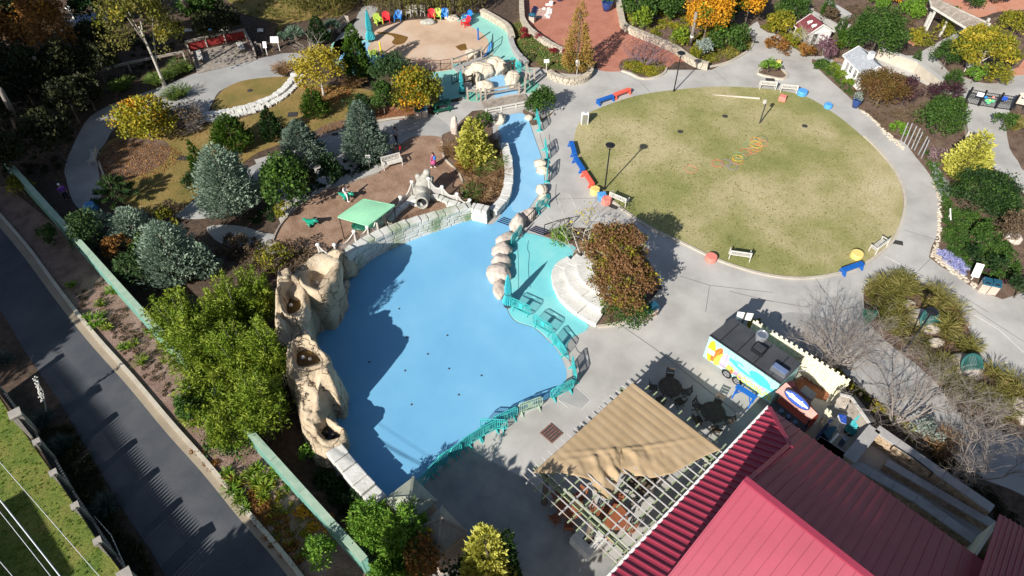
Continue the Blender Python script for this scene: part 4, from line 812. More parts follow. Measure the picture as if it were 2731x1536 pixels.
boulder('b3 290,225', .5, (1, .9, .8), 'upper cream boulder on the right bank of the stream, above its twin', 'cream_rock', 13); boulder('b3 315,290', .5, (1, .8, .8), 'rounded cream boulder touching the lower side of another on the stream bank', 'cream_rock', 14)
boulder('b3 305,480', .5, (.95, 1, .9), 'cream boulder halfway down the right bank of the stream', 'cream_rock', 15); boulder('b3 325,550', .4, (1, .9, .8), 'smaller cream boulder just below the middle one on the stream bank', 'cream_rock', 16)
boulder('b3 170,720', .6, (1.3, .8, .7), 'pinkish boulder at the lower end of the stream by the steps', 'pinkb', 17, .6); boulder('b3 75,810', .72, (.8, 1.15, .9), 'big pinkish boulder beside the pool steps', 'pinkb', 18, -.3)
boulder('b2 860,1275', 1.0, (1.1, .9, 1.5), 'sandstone lump joining the rock waterfall to the curved block wall', 'sandst', 31)
boulder('h6 330,280', .5, (1, 1, .5), 'low pinkish boulder between the steps and the barrier', 'pinkb', 19)
boulder('h6 210,350', .68, (1.25, .7, .6), 'topmost pinkish boulder of the chain beside the turquoise apron', 'pinkb', 20, .8)
boulder('h6 160,490', .74, (1, .95, .75), 'second pinkish boulder of the chain, with a dark cleft above it', 'pinkb', 21)
boulder('h6 155,620', .70, (1, 1.05, .75), 'third pinkish boulder of the chain, in its middle', 'pinkb', 22)
boulder('h6 120,760', .82, (1.05, 1.05, .75), 'widest pinkish boulder near the lower end of the chain', 'pinkb', 23)
boulder('h6 140,925', .66, (.7, 1.4, .65), 'long narrow pinkish boulder at the foot of the chain beside the folded parasol', 'pinkb', 24)
boulder('c4 1430,200', .36, (1, 1.2, .6), 'cream rock with dark cleft at the top of the grass island', 'bould', 25); boulder('c4 1680,570', .42, (1.3, .9, .6), 'cream cleft rock in the middle of the grass island', 'bould', 26)
boulder('b4 2410,950', .6, (1, .9, .8), 'pinkish rock among the right hand plants', 'pinkb', 27); boulder('a1 2170,300', .5, (1.1, .7, .9), 'pale rock slab in the shade above the deck', 'whitest', 28)
boulder('e5 480,810', .5, (1.3, .8, .6), 'cluster of pale rubble under the tunnel mouth', 'whitest', 29, z=.65)
bang = R(-46.52); U = Vector((math.cos(bang), math.sin(bang), 0)); W = Vector((-U.y, U.x, 0))
E0 = 3.6; U0 = 2.26; SL = .581; WR = 7.1; Q0 = P1('f 1935,1025', E0); Q0.z = 0
def bp(u, w_, z): return Q0 + U * u + W * w_ + Vector((0, 0, z))
t = thing('cafe_building', 'large building with crimson standing seam metal roof filling the lower right corner', 'building', bp(6, -8, 0))
UE = 30; ZR = E0 + SL * WR
def roofpl(name, q, m='mroof', th_=.12):
 mb = MB(); n = (q[1] - q[0]).cross(q[2] - q[0]).normalized()
 if n.z < 0: n = -n
 k = len(q); mb.add(list(q) + [p - n * th_ for p in q], [tuple(range(k)), tuple(range(k, 2 * k))[::-1]] + [(i, (i + 1) % k, k + (i + 1) % k, k + i) for i in range(k)]); return mb.build(name, M[m], t, world=True)
hz_e = E0 + U0 * SL
roofpl('porch_roof', [bp(0, 0, E0), bp(U0, -U0, hz_e), bp(U0, -2 * WR + U0, hz_e), bp(0, -2 * WR, E0)])
roofpl('shaded_roof', [bp(0, 0, E0), bp(U0, -U0, hz_e), bp(U0, -WR, ZR), bp(UE, -WR, ZR), bp(UE, 0, E0)])
roofpl('main_roof', [bp(U0 - .25, -WR, ZR + .03), bp(UE, -WR, ZR + .03), bp(UE, -2 * WR, E0), bp(U0 - .25, -2 * WR, E0)])
mb = MB(); up = Vector((0, 0, .035))
k = int(2 * WR / .42)
for i in range(1, k):
 w_ = -i * .42; 
 if -w_ > 2 * WR - .3: break
 u_end = min(U0, -w_) if -w_ < U0 else (U0 if -w_ < 2 * WR - U0 else 2 * WR + w_)
 mb.beam(bp(0, w_, E0) + up, bp(u_end, w_, E0 + u_end * SL) + up, .07, .13)
mb.build('porch_seams', M['mroof'], t, world=True); mb = MB(); mc = MB()
for i in range(1, int(UE / .46)):
 u = i * .46; w0 = -U0 if u < U0 else 0
 a = bp(u, 0, E0) + up; b = bp(u, -u if u < U0 else -WR, E0 + (u if u < U0 else WR) * SL) + up; mb.beam(a, b, .05, .07)
 if u > U0: mc.beam(bp(u, -WR, ZR) + up * 1.6, bp(u, -2 * WR, E0) + up * 1.6, .035, .05)
mb.build('shaded_seams', M['mroof'], t, world=True); mc.build('main_seams', M['mroof'], t, world=True)
mb = MB(); mb.beam(bp(0, 0, E0) + up, bp(U0, -U0, hz_e) + up, .22, .10); mb.build('hip_cap', M['mroof'], t, world=True)
mb = MB(); mb.beam(bp(U0 - .3, -WR, ZR + .06), bp(UE, -WR, ZR + .06), .30, .12); mb.build('ridge_cap', M['mroof'], t, world=True)
mb = MB(); mb.beam(bp(U0 - .14, -U0, hz_e + .08), bp(U0 - .14, -WR, ZR + .08), .2, .14); mb.beam(bp(U0 - .27, -WR, ZR), bp(U0 - .27, -2 * WR, E0), .06, .3); mb.build('rake_trim', M['mroof'], t, world=True)
mb = MB()
for i in range(int(2 * WR / .42)): mb.beam(bp(-.07, -i * .42 + .02, E0 - .02), bp(-.07, -i * .42 - .36, E0 - .02), .13, .13)
mb.beam(bp(-.04, .02, E0 - .08), bp(-.04, -2 * WR, E0 - .08), .10, .10); mb.build('gutter', M['white'], t, world=True)
mb = MB(); mb.beam(bp(1.4, -.9, E0 / 2 - .1), bp(1.4, -2 * WR + .9, E0 / 2 - .1), .2, E0 - .3); mb.beam(bp(1.4, -.9, E0 / 2 - .1), bp(UE, -.9, E0 / 2 - .1), .2, E0 - .3); mb.beam(bp(1.4, -2 * WR + .9, E0 / 2), bp(UE, -2 * WR + .9, E0 / 2), .2, E0 - .2)
mb.add([bp(U0 + .1, -U0, hz_e - .2), bp(U0 + .1, -WR, ZR - .2), bp(U0 + .1, -2 * WR + U0, hz_e - .2)], [(0, 1, 2), (2, 1, 0)]); mb.build('wall', M['cream'], t, world=True)
mb = MB().cyl(bp(17.5, -3.3, E0 + 3.3 * SL), .06, .45, 8); mb.build('vent_pipe', M['steel'], t, world=True)
t = thing('side_roof', 'separate dark crimson seamed roof wing in the lower right corner', 'building', P1('d4 2450,1300')); 
a, b, c_, d_ = P1('d4 2305,850', 3.2), P1('d4 2700,1080', 3.2), P1('d4 2500,1900', 7.4), P1('d4 2060,1600', 7.4)
roofpl('roof', [a, b, c_, d_]); mb = MB()
for i in range(1, 8): mb.beam(a.lerp(b, i / 8) + up, d_.lerp(c_, i / 8) + up, .05, .08)
mb.build('seams', M['mroof'], t, world=True); mb = MB(); 
for p, q_ in ((a, b), (b, c_), (c_, d_), (d_, a)):
 p0 = p.lerp((a + b + c_ + d_) / 4, .12); q0 = q_.lerp((a + b + c_ + d_) / 4, .12); mb.beam(Vector((p0.x, p0.y, 1.5)), Vector((q0.x, q0.y, 1.5)), .15, 3.0)
mb.build('wall', M['cream'], t, world=True)
def wallbox(tt, s, z, h, w, cm='stonecap', bm='ledger', seg=1.2):
 pts = P(s, h); pts = [Vector((p.x, p.y, 0)) for p in pts]; mb = MB(); mc = MB()
 for a, b in zip(pts, pts[1:]):
  mb.beam(a + Vector((0, 0, h / 2 - .06)), b + Vector((0, 0, h / 2 - .06)), w, h - .12); d = b - a; n = max(1, int(d.length / seg)); u_ = d.normalized()
  for i in range(n): mc.beam(a + d * i / n + u_ * .008 + Vector((0, 0, h - .055)), a + d * (i + 1) / n - u_ * .008 + Vector((0, 0, h - .055)), w + .14, .11)
 mb.build('stone_face', M[bm], tt, world=True); mc.build('coping', M[cm], tt, world=True)
t = thing('stone_ramp', 'walled access ramp of tan ledger stone with grey copings behind the cafe', 'ramp', P1('d4 1300,400'))
wallbox(t, 'd4 1120,20 2240,800', 0, 1.5, .42); wallbox(t, 'd4 1100,20 850,320', 0, 1.5, .55); wallbox(t, 'd4 1210,345 2240,950', 0, 1.0, .34)
wallbox(t, 'd4 550,130 850,330 1500,700 2060,1095', 0, 1.2, .42)
MB().prism([(p.x, p.y) for p in P('d4 900,330 1100,150 2260,960 2240,1150 2000,1200 1100,600')], .0, .3).build('ramp_floor', M['conc_grey'], t, world=True)
mb = MB(); q = P('d4 1280,185 1465,300 1660,450', 1.5); mb.tube(q, .04, 6)
for p in q: mb.tube([p, p + Vector((0, .0, -.5))], .03, 6)
mb.build('handrail', M['black'], t, world=True)
t = thing('board_shed', 'weathered grey board roof bent round the service yard', 'shed', P1('e3 1000,500'))
for s, z0 in (('e3 640,160 900,220 860,280 660,230', 2.0),):
 MB().prism([(p.x, p.y) for p in P(s, z0)], z0 - .06, z0).build('ridge_boards', M['wood'], t, world=True)
def boards(s4, z4, n, mat='wood', nm='boards'):
 p = [G(*q_, z_) for q_, z_ in zip(px(s4), z4)]; mb = MB(); rnd = random.Random(3)
 for i in range(n):
  a = p[0].lerp(p[1], (i + .04) / n); b = p[0].lerp(p[1], (i + .96) / n); c_ = p[3].lerp(p[2], (i + .96) / n); d_ = p[3].lerp(p[2], (i + .04) / n); k = rnd.uniform(-.06, .1); e = (a - d_) * k * .4
  mb.add([a + e, b + e, c_, d_, a + e - Vector((0, 0, .05)), b + e - Vector((0, 0, .05)), c_ - Vector((0, 0, .05)), d_ - Vector((0, 0, .05))], [(0, 1, 2, 3), (7, 6, 5, 4), (0, 4, 5, 1), (2, 6, 7, 3), (1, 5, 6, 2), (0, 3, 7, 4)])
 return mb.build(nm, M[mat], t, world=True)
boards('e3 660,240 870,280 760,510 550,440', (2.1, 2.1, 1.5, 1.5), 7)
boards('e3 900,330 1200,770 1040,860 780,540', (2.1, 2.1, 1.3, 1.3), 22)
boards('e3 940,230 1350,740 1215,780 870,290', (1.5, 1.5, 2.15, 2.15), 24)
boards('e3 640,160 430,420 500,430 680,230', (1.4, 1.4, 2.1, 2.1), 9)
mb = MB(); 
for s in ('e3 870,290 1215,780', 'e3 660,235 870,285'):
 a, b = P(s, 2.16); mb.beam(a, b, .16, .07)
mb.build('ridge_board', M['offw'], t, world=True); mb = MB()
for s in ('e3 700,400', 'e3 900,450', 'e3 1100,720'):
 g = P1(s); mb.box((g.x, g.y, .75), (.12, .12, 1.3))
mb.build('post', M['woodd'], t, world=True)
def hut(name, corners, z, pk, zp, mat, label):
 q = P(corners, z); c_ = sum(q, Vector((0, 0, 0))) / 4; a = P1(pk, zp); t = thing(name, label, 'hut', (c_.x, c_.y, 0)); mb = MB()
 mb.add(q + [a] + [p - Vector((0, 0, .12)) for p in q], [(0, 1, 4), (1, 2, 4), (2, 3, 4), (3, 0, 4), (0, 5, 6, 1), (1, 6, 7, 2), (2, 7, 8, 3), (3, 8, 5, 0), (8, 7, 6, 5)])
 mb.build('roof', M[mat], t, world=True); mb = MB()
 for i in range(4):
  p = q[i].lerp(c_, .12); r_ = q[(i + 1) % 4].lerp(c_, .12); mb.beam(Vector((p.x, p.y, (z - .15) / 2)), Vector((r_.x, r_.y, (z - .15) / 2)), .12, z - .15)
 mb.build('wall', M['bin'], t, world=True); mb = MB()
 for i in range(4): mb.beam(q[i] + Vector((0, 0, .03)), a + Vector((0, 0, .02)), .14, .05)
 mb.build('hip_trim', M[mat], t, world=True)
hut('pump_hut', 'd2 1530,490 1760,720 1490,960 1240,710', 2.7, 'd2 1500,690', 3.3, 'paleroof', 'hut with pale green hip roof at the bottom corner of the blue pool')
hut('pump_hut', 'd2 1810,770 2055,1020 1760,1260 1560,990', 2.7, 'd2 1800,890', 3.4, 'tanroof', 'hut with mottled tan hip roof between the bamboo and the gold conifer')
def post(mb, s, h, w=.16, z=0):
 g = P1(s) if isinstance(s, str) else s; mb.box((g.x, g.y, z + h / 2), (w, w, h)); return Vector((g.x, g.y, z))
def railfence(s, h, label, mat='wood', n=4, rails=(.95,), w=.14, name='timber_railing', panel=None, mid=True, cat='railing', rw=.12):
 pts = P(s); t = thing(name, label, cat, pts[0]); mr = MB()
 for a, b in zip(pts, pts[1:]):
  for r_ in rails: mr.beam(a + Vector((0, 0, h * r_)), b + Vector((0, 0, h * r_)), rw, rw)
 mr.build('rail', M[mat], t, world=True)
 tot = [pts[0].lerp(pts[-1], i / n) for i in range(n + 1)] if len(pts) == 2 else pts
 for i, p in enumerate(tot):
  mb = MB(); e = i in (0, len(tot) - 1); mb.box((p.x, p.y, h * (.55 if e else .47)), (w * (1.2 if e else .9),) * 2 + (h * (1.1 if e else .94),)); mb.build('post', M[mat], t, world=True)
 if panel:
  mb = MB()
  for a, b in zip(pts, pts[1:]): mb.beam(a + Vector((0, 0, h * .48)), b + Vector((0, 0, h * .48)), .03, h * .7)
  mb.build('panel', M[panel], t, world=True)
 return t
def planks(t, s, z, n, mat='wood', nm='boards', th_=.06):
 p = P(s, z); mb = MB()
 for i in range(n):
  a = p[0].lerp(p[1], (i + .05) / n); b = p[0].lerp(p[1], (i + .95) / n); c_ = p[3].lerp(p[2], (i + .95) / n); d_ = p[3].lerp(p[2], (i + .05) / n); o = Vector((0, 0, th_))
  mb.add([a, b, c_, d_, a - o, b - o, c_ - o, d_ - o], [(0, 1, 2, 3), (7, 6, 5, 4), (0, 4, 5, 1), (2, 6, 7, 3), (1, 5, 6, 2), (0, 3, 7, 4)])
 return mb.build(nm, M[mat], t, world=True)
t = thing('upper_bridge', 'grey concrete footbridge between the tan deck and the cream boulders', 'bridge', P1('e4 550,500')); MB().prism([(p.x, p.y) for p in P('e4 200,555 760,340 1000,470 400,720')], .1, .28).build('deck', M['conc_grey'], t, world=True)
railfence('e4 200,550 760,340', 1.15, 'timber rail with four posts on the far side of the grey footbridge')
railfence('e4 410,705 975,455', 1.15, 'timber rail with five posts on the near side of the grey footbridge')
for s in ('e4 560,1060', ):
 pass
t = thing('boardwalk', 'weathered plank boardwalk crossing the top of the blue stream', 'bridge', P1('e4 1200,1150')); planks(t, 'e4 740,1160 1590,1010 1680,1150 850,1390', .18, 46)
railfence('e4 835,1130 1480,1010', 1.05, 'long timber rail with a reddish upper bar above the boardwalk', n=1, rails=(.95, .6))
railfence('e4 850,1400 1700,1235', .5, 'low grey timber rail along the lower edge of the boardwalk', n=3, mat='offw', rails=(.9, .35))
railfence('e4 490,1135 665,1150 745,1155', 1.2, 'three purple grey timber posts on the green pad left of the boardwalk', rails=(.85,))
railfence('e4 590,850 400,900', 1.1, 'short dark timber rail behind the upright boulder', mat='woodd', n=1, rails=(.95, .5))
railfence('e4 1190,655 1320,590 1400,560', 1.1, 'dark timber rail with posts between the boulder and the turquoise barrier', mat='woodd', rails=(.95, .6))
railfence('e4 1610,870 1590,1000', 1.5, 'pair of leaning timber posts at the right green pad', n=1, rails=(.6,))
railfence('e4 1620,770 1680,860 1770,850', 1.7, 'tall timber frame right of the boulders', rails=(.97,))
def irongate(s, h, label, m='darkteal', step=.13, name='iron_fence'):
 pts = P(s); t = thing(name, label, 'fence', pts[0]); mf = MB(); mbb = MB()
 for a, b in zip(pts, pts[1:]):
  for z in (.12, h): mf.beam(a + Vector((0, 0, z)), b + Vector((0, 0, z)), .05, .05)
  for p in (a, b): mf.beam(p, p + Vector((0, 0, h)), .06, .06)
  d = b - a; n = max(2, int(d.length / step))
  for i in range(1, n): q = a + d * i / n; mbb.tube([q + Vector((0, 0, .12)), q + Vector((0, 0, h))], .014, 4)
 mf.build('frame', M[m], t, world=True); mbb.build('bars', M[m], t, world=True); return t
irongate('h3 1240,1370 1440,1385 1640,1375 1830,1345', 1.15, 'curved brown iron fence at the lower edge of the tan deck', 'rust')
irongate('h3 1060,1330 1215,1370', 1.0, 'short brown iron handrail left of the curved iron fence', 'rust', .8)
irongate('a2 2200,600 2290,490 2300,420', 1.1, 'curved dark glass panel fence at the right of the tan deck', 'black', .5)
irongate('e4 190,840 285,790 340,770', .9, 'short dark handrail in the seafoam court', 'black', .9)
irongate('e4 1555,400 1630,440 1640,460', 1.2, 'small dark gate at the end of the grey topped wall', 'black', .4)
irongate('a2 835,800 880,770', .9, 'short black handrail behind the tall dark cypress', 'black', .4)
irongate('a2 1800,900 1810,960', 1.0, 'short dark handrail beside the yellow maple', 'black', .4)
irongate('b3 330,900 480,850 565,830', 1.1, 'black curved stair rail at the top of the turquoise apron', 'black', 1.2)
irongate('b3 165,820 245,740', 1.1, 'black gate frame at the pool steps', 'black', .25)
irongate('a1 400,1000 660,930', 1.0, 'wire fence panel behind the white lamp', 'black', .3)
for fmt, l in ((('h6 %f,%f %f,%f', 110, 125, 22, -14, 290, 190, 10, -20), 'dark step edges between the white pool wall and the boulders'), (('h6 %f,%f %f,%f', 470, 225, 22, -14, 640, 285, 25, -14), 'dark step edges beside the black stair rail')):
 q_ = P(fmt[0] % (fmt[1], fmt[2], fmt[5], fmt[6]), .03); t = thing('steps', l, 'steps', q_[0])
 for k in range(4):
  a, b = P(fmt[0] % (fmt[1] + k * fmt[3], fmt[2] + k * fmt[4], fmt[5] + k * fmt[7], fmt[6] + k * fmt[8]), .08); MB().beam(a, b, .06, .05).build('step_edge', M['navy'], t, world=True)  # dark strips painted in for the shadows of the pool steps
t = thing('timber_deck', 'weathered plank deck at the bend of the left path', 'deck', P1('h4 800,750')); planks(t, 'h4 200,640 1300,420 1480,780 330,1050', .12, 44)
railfence('h4 190,640 540,560 900,470 1290,400', 1.1, 'grey deck rail with three dark red panels', panel='redpan', rails=(1.0,), cat='railing', rw=.22)
railfence('h4 1310,430 1470,740', 1.0, 'right hand deck rail with a bright red panel', n=1, panel='redpan', rails=(1.0,), rw=.18)
railfence('h4 170,640 260,1010', 1.0, 'left hand deck rail in the shade', n=2, mat='woodd', rails=(1.0, .5))
def plankbench(s, L, label, rz, m='wood', h=.45, w=.55):
 g = P1(s); t = thing('plank_bench', label, 'bench', g + Vector((0, 0, .12)), rz); mb = MB()
 for i in range(4): mb.box((0, (i - 1.5) * w / 4, h - .03), (L, w / 4 - .015, .06))
 mb.build('seat', M[m], t)
 for x in (-1, 1): MB().box((x * (L / 2 - .2), 0, (h - .06) / 2), (.1, w * .85, h - .06)).build('leg', M['woodd'], t)
plankbench('h4 400,800', 1.9, 'plank bench at the shaded left end of the timber deck', R(-65), 'offw'); plankbench('h4 1200,620', 1.7, 'plank bench at the sunny right end of the timber deck', R(-62), 'offw')
railfence('a1 90,1065 690,850 1270,700 1800,590', 1.0, 'long timber handrail with wire mesh along the shady woodland edge', rails=(1.0,), panel=None, rw=.2)
railfence('h4 1500,620 1600,660', .9, 'short timber rail right of the deck', n=1)
def netfence(s, hs, label):
 pts = P(s); t = thing('rope_net_fence', label, 'fence', pts[0]); net = MB(); rp = MB()
 for p, h in zip(pts, hs):
  MB().cyl((p.x, p.y, 0), .09, h, 8).build('post', M['offw'], t, world=True); MB().ball((p.x, p.y, h), .16, 2, (1, 1, .7)).build('post_cap', M['white'], t, world=True)
 for (a, h0), (b, h1) in zip(zip(pts, hs), zip(pts[1:], hs[1:])):
  top = [a.lerp(b, i / 8) + Vector((0, 0, h0 + (h1 - h0) * i / 8 - .45 * math.sin(math.pi * i / 8) - .05)) for i in range(9)]; bot = [Vector((q.x, q.y, .3)) for q in top]
  rp.tube(top, .05, 6)
  for i in range(8): net.add([bot[i], bot[i + 1], top[i + 1], top[i]], [(0, 1, 2, 3)])
 net.build('net', M['net'], t, world=True); rp.build('rope', M['offw'], t, world=True)
netfence('b2 800,1120 990,1010 1110,940 1200,890 1270,830 1355,730 1425,660 1540,560', [1.4, 1.6, 1.3, 1.6, 1.6, 1.3, 1.4, 1.9], 'rope net fence climbing from the rock waterfall to the tunnel, left run')
netfence('b2 1700,560 1820,570 1960,620 2080,650', [2.2, 1.5, 1.3, 1.0], 'rope net fence stepping down to the right of the tunnel')
netfence('b2 640,1110 790,1150', [1.3, 1.0], 'short rope net fence at the top of the rock waterfall')
def barrier_proto(label, mat='teal'):
 t = thing('crowd_barrier', label, 'barrier', (0, 0, 0), 0, 'turquoise crowd barriers round the splash pool'); L = 2.1; h0, h1 = .2, 1.2; r = .18; mb = MB()
 path = [(-L / 2 + r, h0), (L / 2 - r, h0), (L / 2, h0 + r), (L / 2, h1 - r), (L / 2 - r, h1), (-L / 2 + r, h1), (-L / 2, h1 - r), (-L / 2, h0 + r), (-L / 2 + r, h0)]
 mb.tube([(x, 0, z) for x, z in path], .032, 6); mb.build('frame', M[mat], t)
 mb = MB()
 for i in range(13):
  x = -L / 2 + (i + 1) * L / 14
  if abs(x) > .22: mb.box((x, 0, .7), (.042, .03, .94))
 mb.box((0, 0, .95), (L - .12, .035, .05)); mb.box((0, 0, .45), (L - .12, .035, .04)); mb.build('bars', M[mat], t)
 MB().box((0, 0, .74), (.40, .045, .55)).build('centre_plate', M[mat], t)
 for x in (-L / 2 + .3, L / 2 - .3):
  mb = MB(); mb.add([(x - .04, -.34, 0), (x + .04, -.34, 0), (x + .04, .34, 0), (x - .04, .34, 0), (x - .03, 0, .3), (x + .03, 0, .3)], [(3, 2, 1, 0), (0, 1, 5, 4), (2, 3, 4, 5), (1, 2, 5), (3, 0, 4)]); mb.build('foot', M[mat], t)
 return t
bars = [('c3 20,235', 'c3 185,312', 'turquoise barrier right beside the folded parasol at the pool'), ('c3 232,395', 'c3 395,495', 'second turquoise barrier from the folded pool parasol'), ('c3 425,580', 'c3 510,695', 'third turquoise barrier, where the turquoise apron ends'),
  ('c3 600,800', 'c3 628,960', 'turquoise barrier seen end on at the right tip of the pool'), ('c3 610,1010', 'c3 390,1120', 'turquoise barrier just past the right tip of the pool, at the darker paving panel'), ('c3 310,1180', 'c3 80,1260', 'faded grey green barrier below the right tip of the pool'),
  ('c2 2525,1280', 'c2 2320,1375', 'turquoise barrier on the lower right pool edge, fourth from the pool tip'), ('c2 2290,1400', 'd2 2330,40', 'turquoise barrier on the lower right pool edge, fifth from the pool tip'), ('d2 2320,50', 'd2 2180,125', 'turquoise barrier at the middle of the lower pool edge'),
  ('d2 2160,140', 'd2 2050,210', 'turquoise barrier just below the middle one of the lower pool edge'), ('d2 2040,220', 'd2 1960,285', 'pale turquoise barrier at the end of the sunlit run on the lower pool edge'), ('d2 1950,290', 'd2 1830,365', 'last sunlit turquoise barrier before the hut shadow'),
  ('d2 1820,385', 'd2 1730,470', 'barrier in the hut shadow on the lower pool edge'), ('d2 1720,480', 'd2 1640,570', 'barrier nearest the pale green hip roof'),
  ('a3 250,1135', 'a3 290,1290', 'topmost turquoise barrier on the right bank of the stream'), ('b3 335,60', 'b3 360,185', 'second turquoise barrier down the right bank of the stream'), ('b3 370,260', 'b3 352,410', 'third turquoise barrier down the right bank, between two pairs of boulders'),
  ('b3 365,610', 'b3 262,690', 'turquoise barrier above the pool steps'), ('b3 110,900', 'b3 15,1020', 'barrier on the boulder chain below the pool steps'), ('e4 1370,540', 'e4 1480,615', 'turquoise barrier at the right end of the cream boulders')]
bpz = None
for a, b, l in bars:
 a, b = P1(a), P1(b); c_ = (a + b) / 2; d = b - a; rz = math.atan2(d.y, d.x); s_ = (max(.75, min(1.25, d.length / 2.1)), 1, 1)
 if bpz is None: bpz = barrier_proto(l); bpz.location = c_; bpz.rotation_euler = (0, 0, rz); bpz.scale = s_
 else:
  o = dup(bpz, c_, rz, l, None, s_)
  if 'faded' in l:
   for ch in o.children: ch.data = ch.data.copy(); ch.data.materials[0] = M['gwallt']
def rope(s, zs, label, r=.018):
 p = [G(u, v, z_) for (u, v), z_ in zip(px(s), zs)]; q = []
 for a, b in zip(p, p[1:]): q += [a.lerp(b, i / 6) - Vector((0, 0, .12 * math.sin(math.pi * i / 6))) for i in range(7)]
 tag(MB().tube(q, r, 5).build('rope', M['dark'], world=True), label, 'rope')
rope('b3 73,970 80,1100 83,1449'.replace('83,1449', '85,1440'), [1.0, 1.0, 1.0], 'dark rope hanging across the turquoise apron'); rope('a3 290,1290 b3 335,60', [1, 1], 'rope between the two top barriers of the stream bank'); rope('b3 360,185 370,260', [1, 1], 'rope past the upper boulders of the stream bank'); rope('b3 352,410 365,610', [1, 1], 'rope past the lower boulders of the stream bank')
rope('c3 515,660 600,740', [1.05, 1.1], 'rope joining the third barrier to the end on one')
def parasol(s, h, r, label, rz=0, lean=(0, 0), m='tealf'):
 g = P1(s); t = thing('folded_parasol', label, 'parasol', g, rz); MB().cyl((0, 0, 0), .035, h + .1, 8).build('pole', M['dark'], t); mb = MB(); n = 18; vs = []; zs = [h, h * .92, h * .75, h * .55, h * .42, h * .40, h * .25, h * .12]; rs = [.04, .12, .2, .27, .26, .22, .36, .45]
 for z_, q in zip(zs, rs):
  for k in range(n * 2): a = k * math.pi / n; rr = q * r / .45 * (1.0 if k % 2 else .62); vs.append((rr * math.cos(a) + lean[0] * z_, rr * math.sin(a) + lean[1] * z_, z_ - (0 if k % 2 else .08 * (h - z_) / h)))
 m2 = n * 2; mb.add(vs, [(i * m2 + k, i * m2 + (k + 1) % m2, (i + 1) * m2 + (k + 1) % m2, (i + 1) * m2 + k) for i in range(len(zs) - 1) for k in range(m2)]); mb.build('canopy', M[m], t)
 MB().lathe((0, 0, 0), [(.32, 0), (.32, .06), (.08, .12), (.05, .3)], 14).build('base', M['dark'], t); MB().tube([(r * .62 * math.cos(a * .7) , r * .62 * math.sin(a * .7), h * .41) for a in range(10)], .018, 5).build('strap', M['dark'], t)
parasol('h6 235,1085', 3.1, .42, 'tall folded turquoise parasol beside the big pool'); parasol('h3 290,800', 3.3, .55, 'large folded turquoise parasol at the left edge of the tan deck')
parasol('a2 2000,900', 2.4, .34, 'small folded turquoise parasol beside the seafoam court'); parasol('e3 830,960', 2.0, .36, 'folded turquoise parasol lying against the yard clutter')
def canopyt():
 z = 2.35; q = [G(*a, z) for a in px('b2 800,715 1050,545 1350,605 1095,800')]; c_ = sum(q, Vector((0, 0, 0))) / 4; t = thing('shade_canopy', 'flat mint green fabric shade canopy over the play table', 'canopy', (c_.x, c_.y, 0)); mb = MB(); n = 8; vs = []
 for i in range(n + 1):
  for j in range(n + 1):
   u, v = i / n, j / n; p = q[0].lerp(q[1], u).lerp(q[3].lerp(q[2], u), v); vs.append(p + Vector((0, 0, .14 * math.sin(math.pi * u) * math.sin(math.pi * v) - .015 * ((i == n // 2) + (j == n // 2)))))
 m_ = n + 1; fs = [(i * m_ + j, (i + 1) * m_ + j, (i + 1) * m_ + j + 1, i * m_ + j + 1) for i in range(n) for j in range(n)]; k = len(vs); mb.add(vs + [v - Vector((0, 0, .02)) for v in vs], fs + [tuple(a + k for a in f[::-1]) for f in fs]); mb.build('fabric', M['canopy'], t, world=True, smooth=True)
 mb = MB()
 for a, b in zip(q, q[1:] + q[:1]): mb.beam(a - Vector((0, 0, .05)), b - Vector((0, 0, .05)), .06, .12)
 mb.build('valance', M['canopy'], t, world=True)
 for p in q: p = p.lerp(c_ + Vector((0, 0, z)) - Vector((0, 0, c_.z)), .04); MB().cyl((p.x, p.y, 0), .035, z - .06, 8).build('post', M['black'], t, world=True)
 return c_
cc_ = canopyt()
def playtable(s, label):
 g = P1(s); t = thing('play_table', label, 'play table', g, .5); MB().ball((0, 0, .45), .75, 3, (1.2, .9, .32), .12, 3).build('top', M['dkgreen'], t, smooth=True); MB().lathe((0, 0, 0), [(.4, 0), (.25, .2), (.3, .4)], 12).build('base', M['dkgreen'], t)
playtable('b2 1060,830', 'dark green moulded play table at the left under the canopy edge'); playtable('b2 1180,820', 'dark green moulded play table to the right under the canopy')
g = P1('b2 1200,760'); t = thing('slide_toy', 'play panel with a yellow and green bar under the canopy', 'play panel', g); MB().beam((-.5, .1, .8), (.25, -.1, .6), .12, .1).build('yellow_bar', M['byel'], t); MB().beam((.3, .1, .8), (.9, -.1, .6), .12, .1).build('green_bar', M['lime'], t)
for x in (-.45, .85): MB().cyl((x, 0, 0), .05, .8, 8).build('post', M['dkgreen'], t)
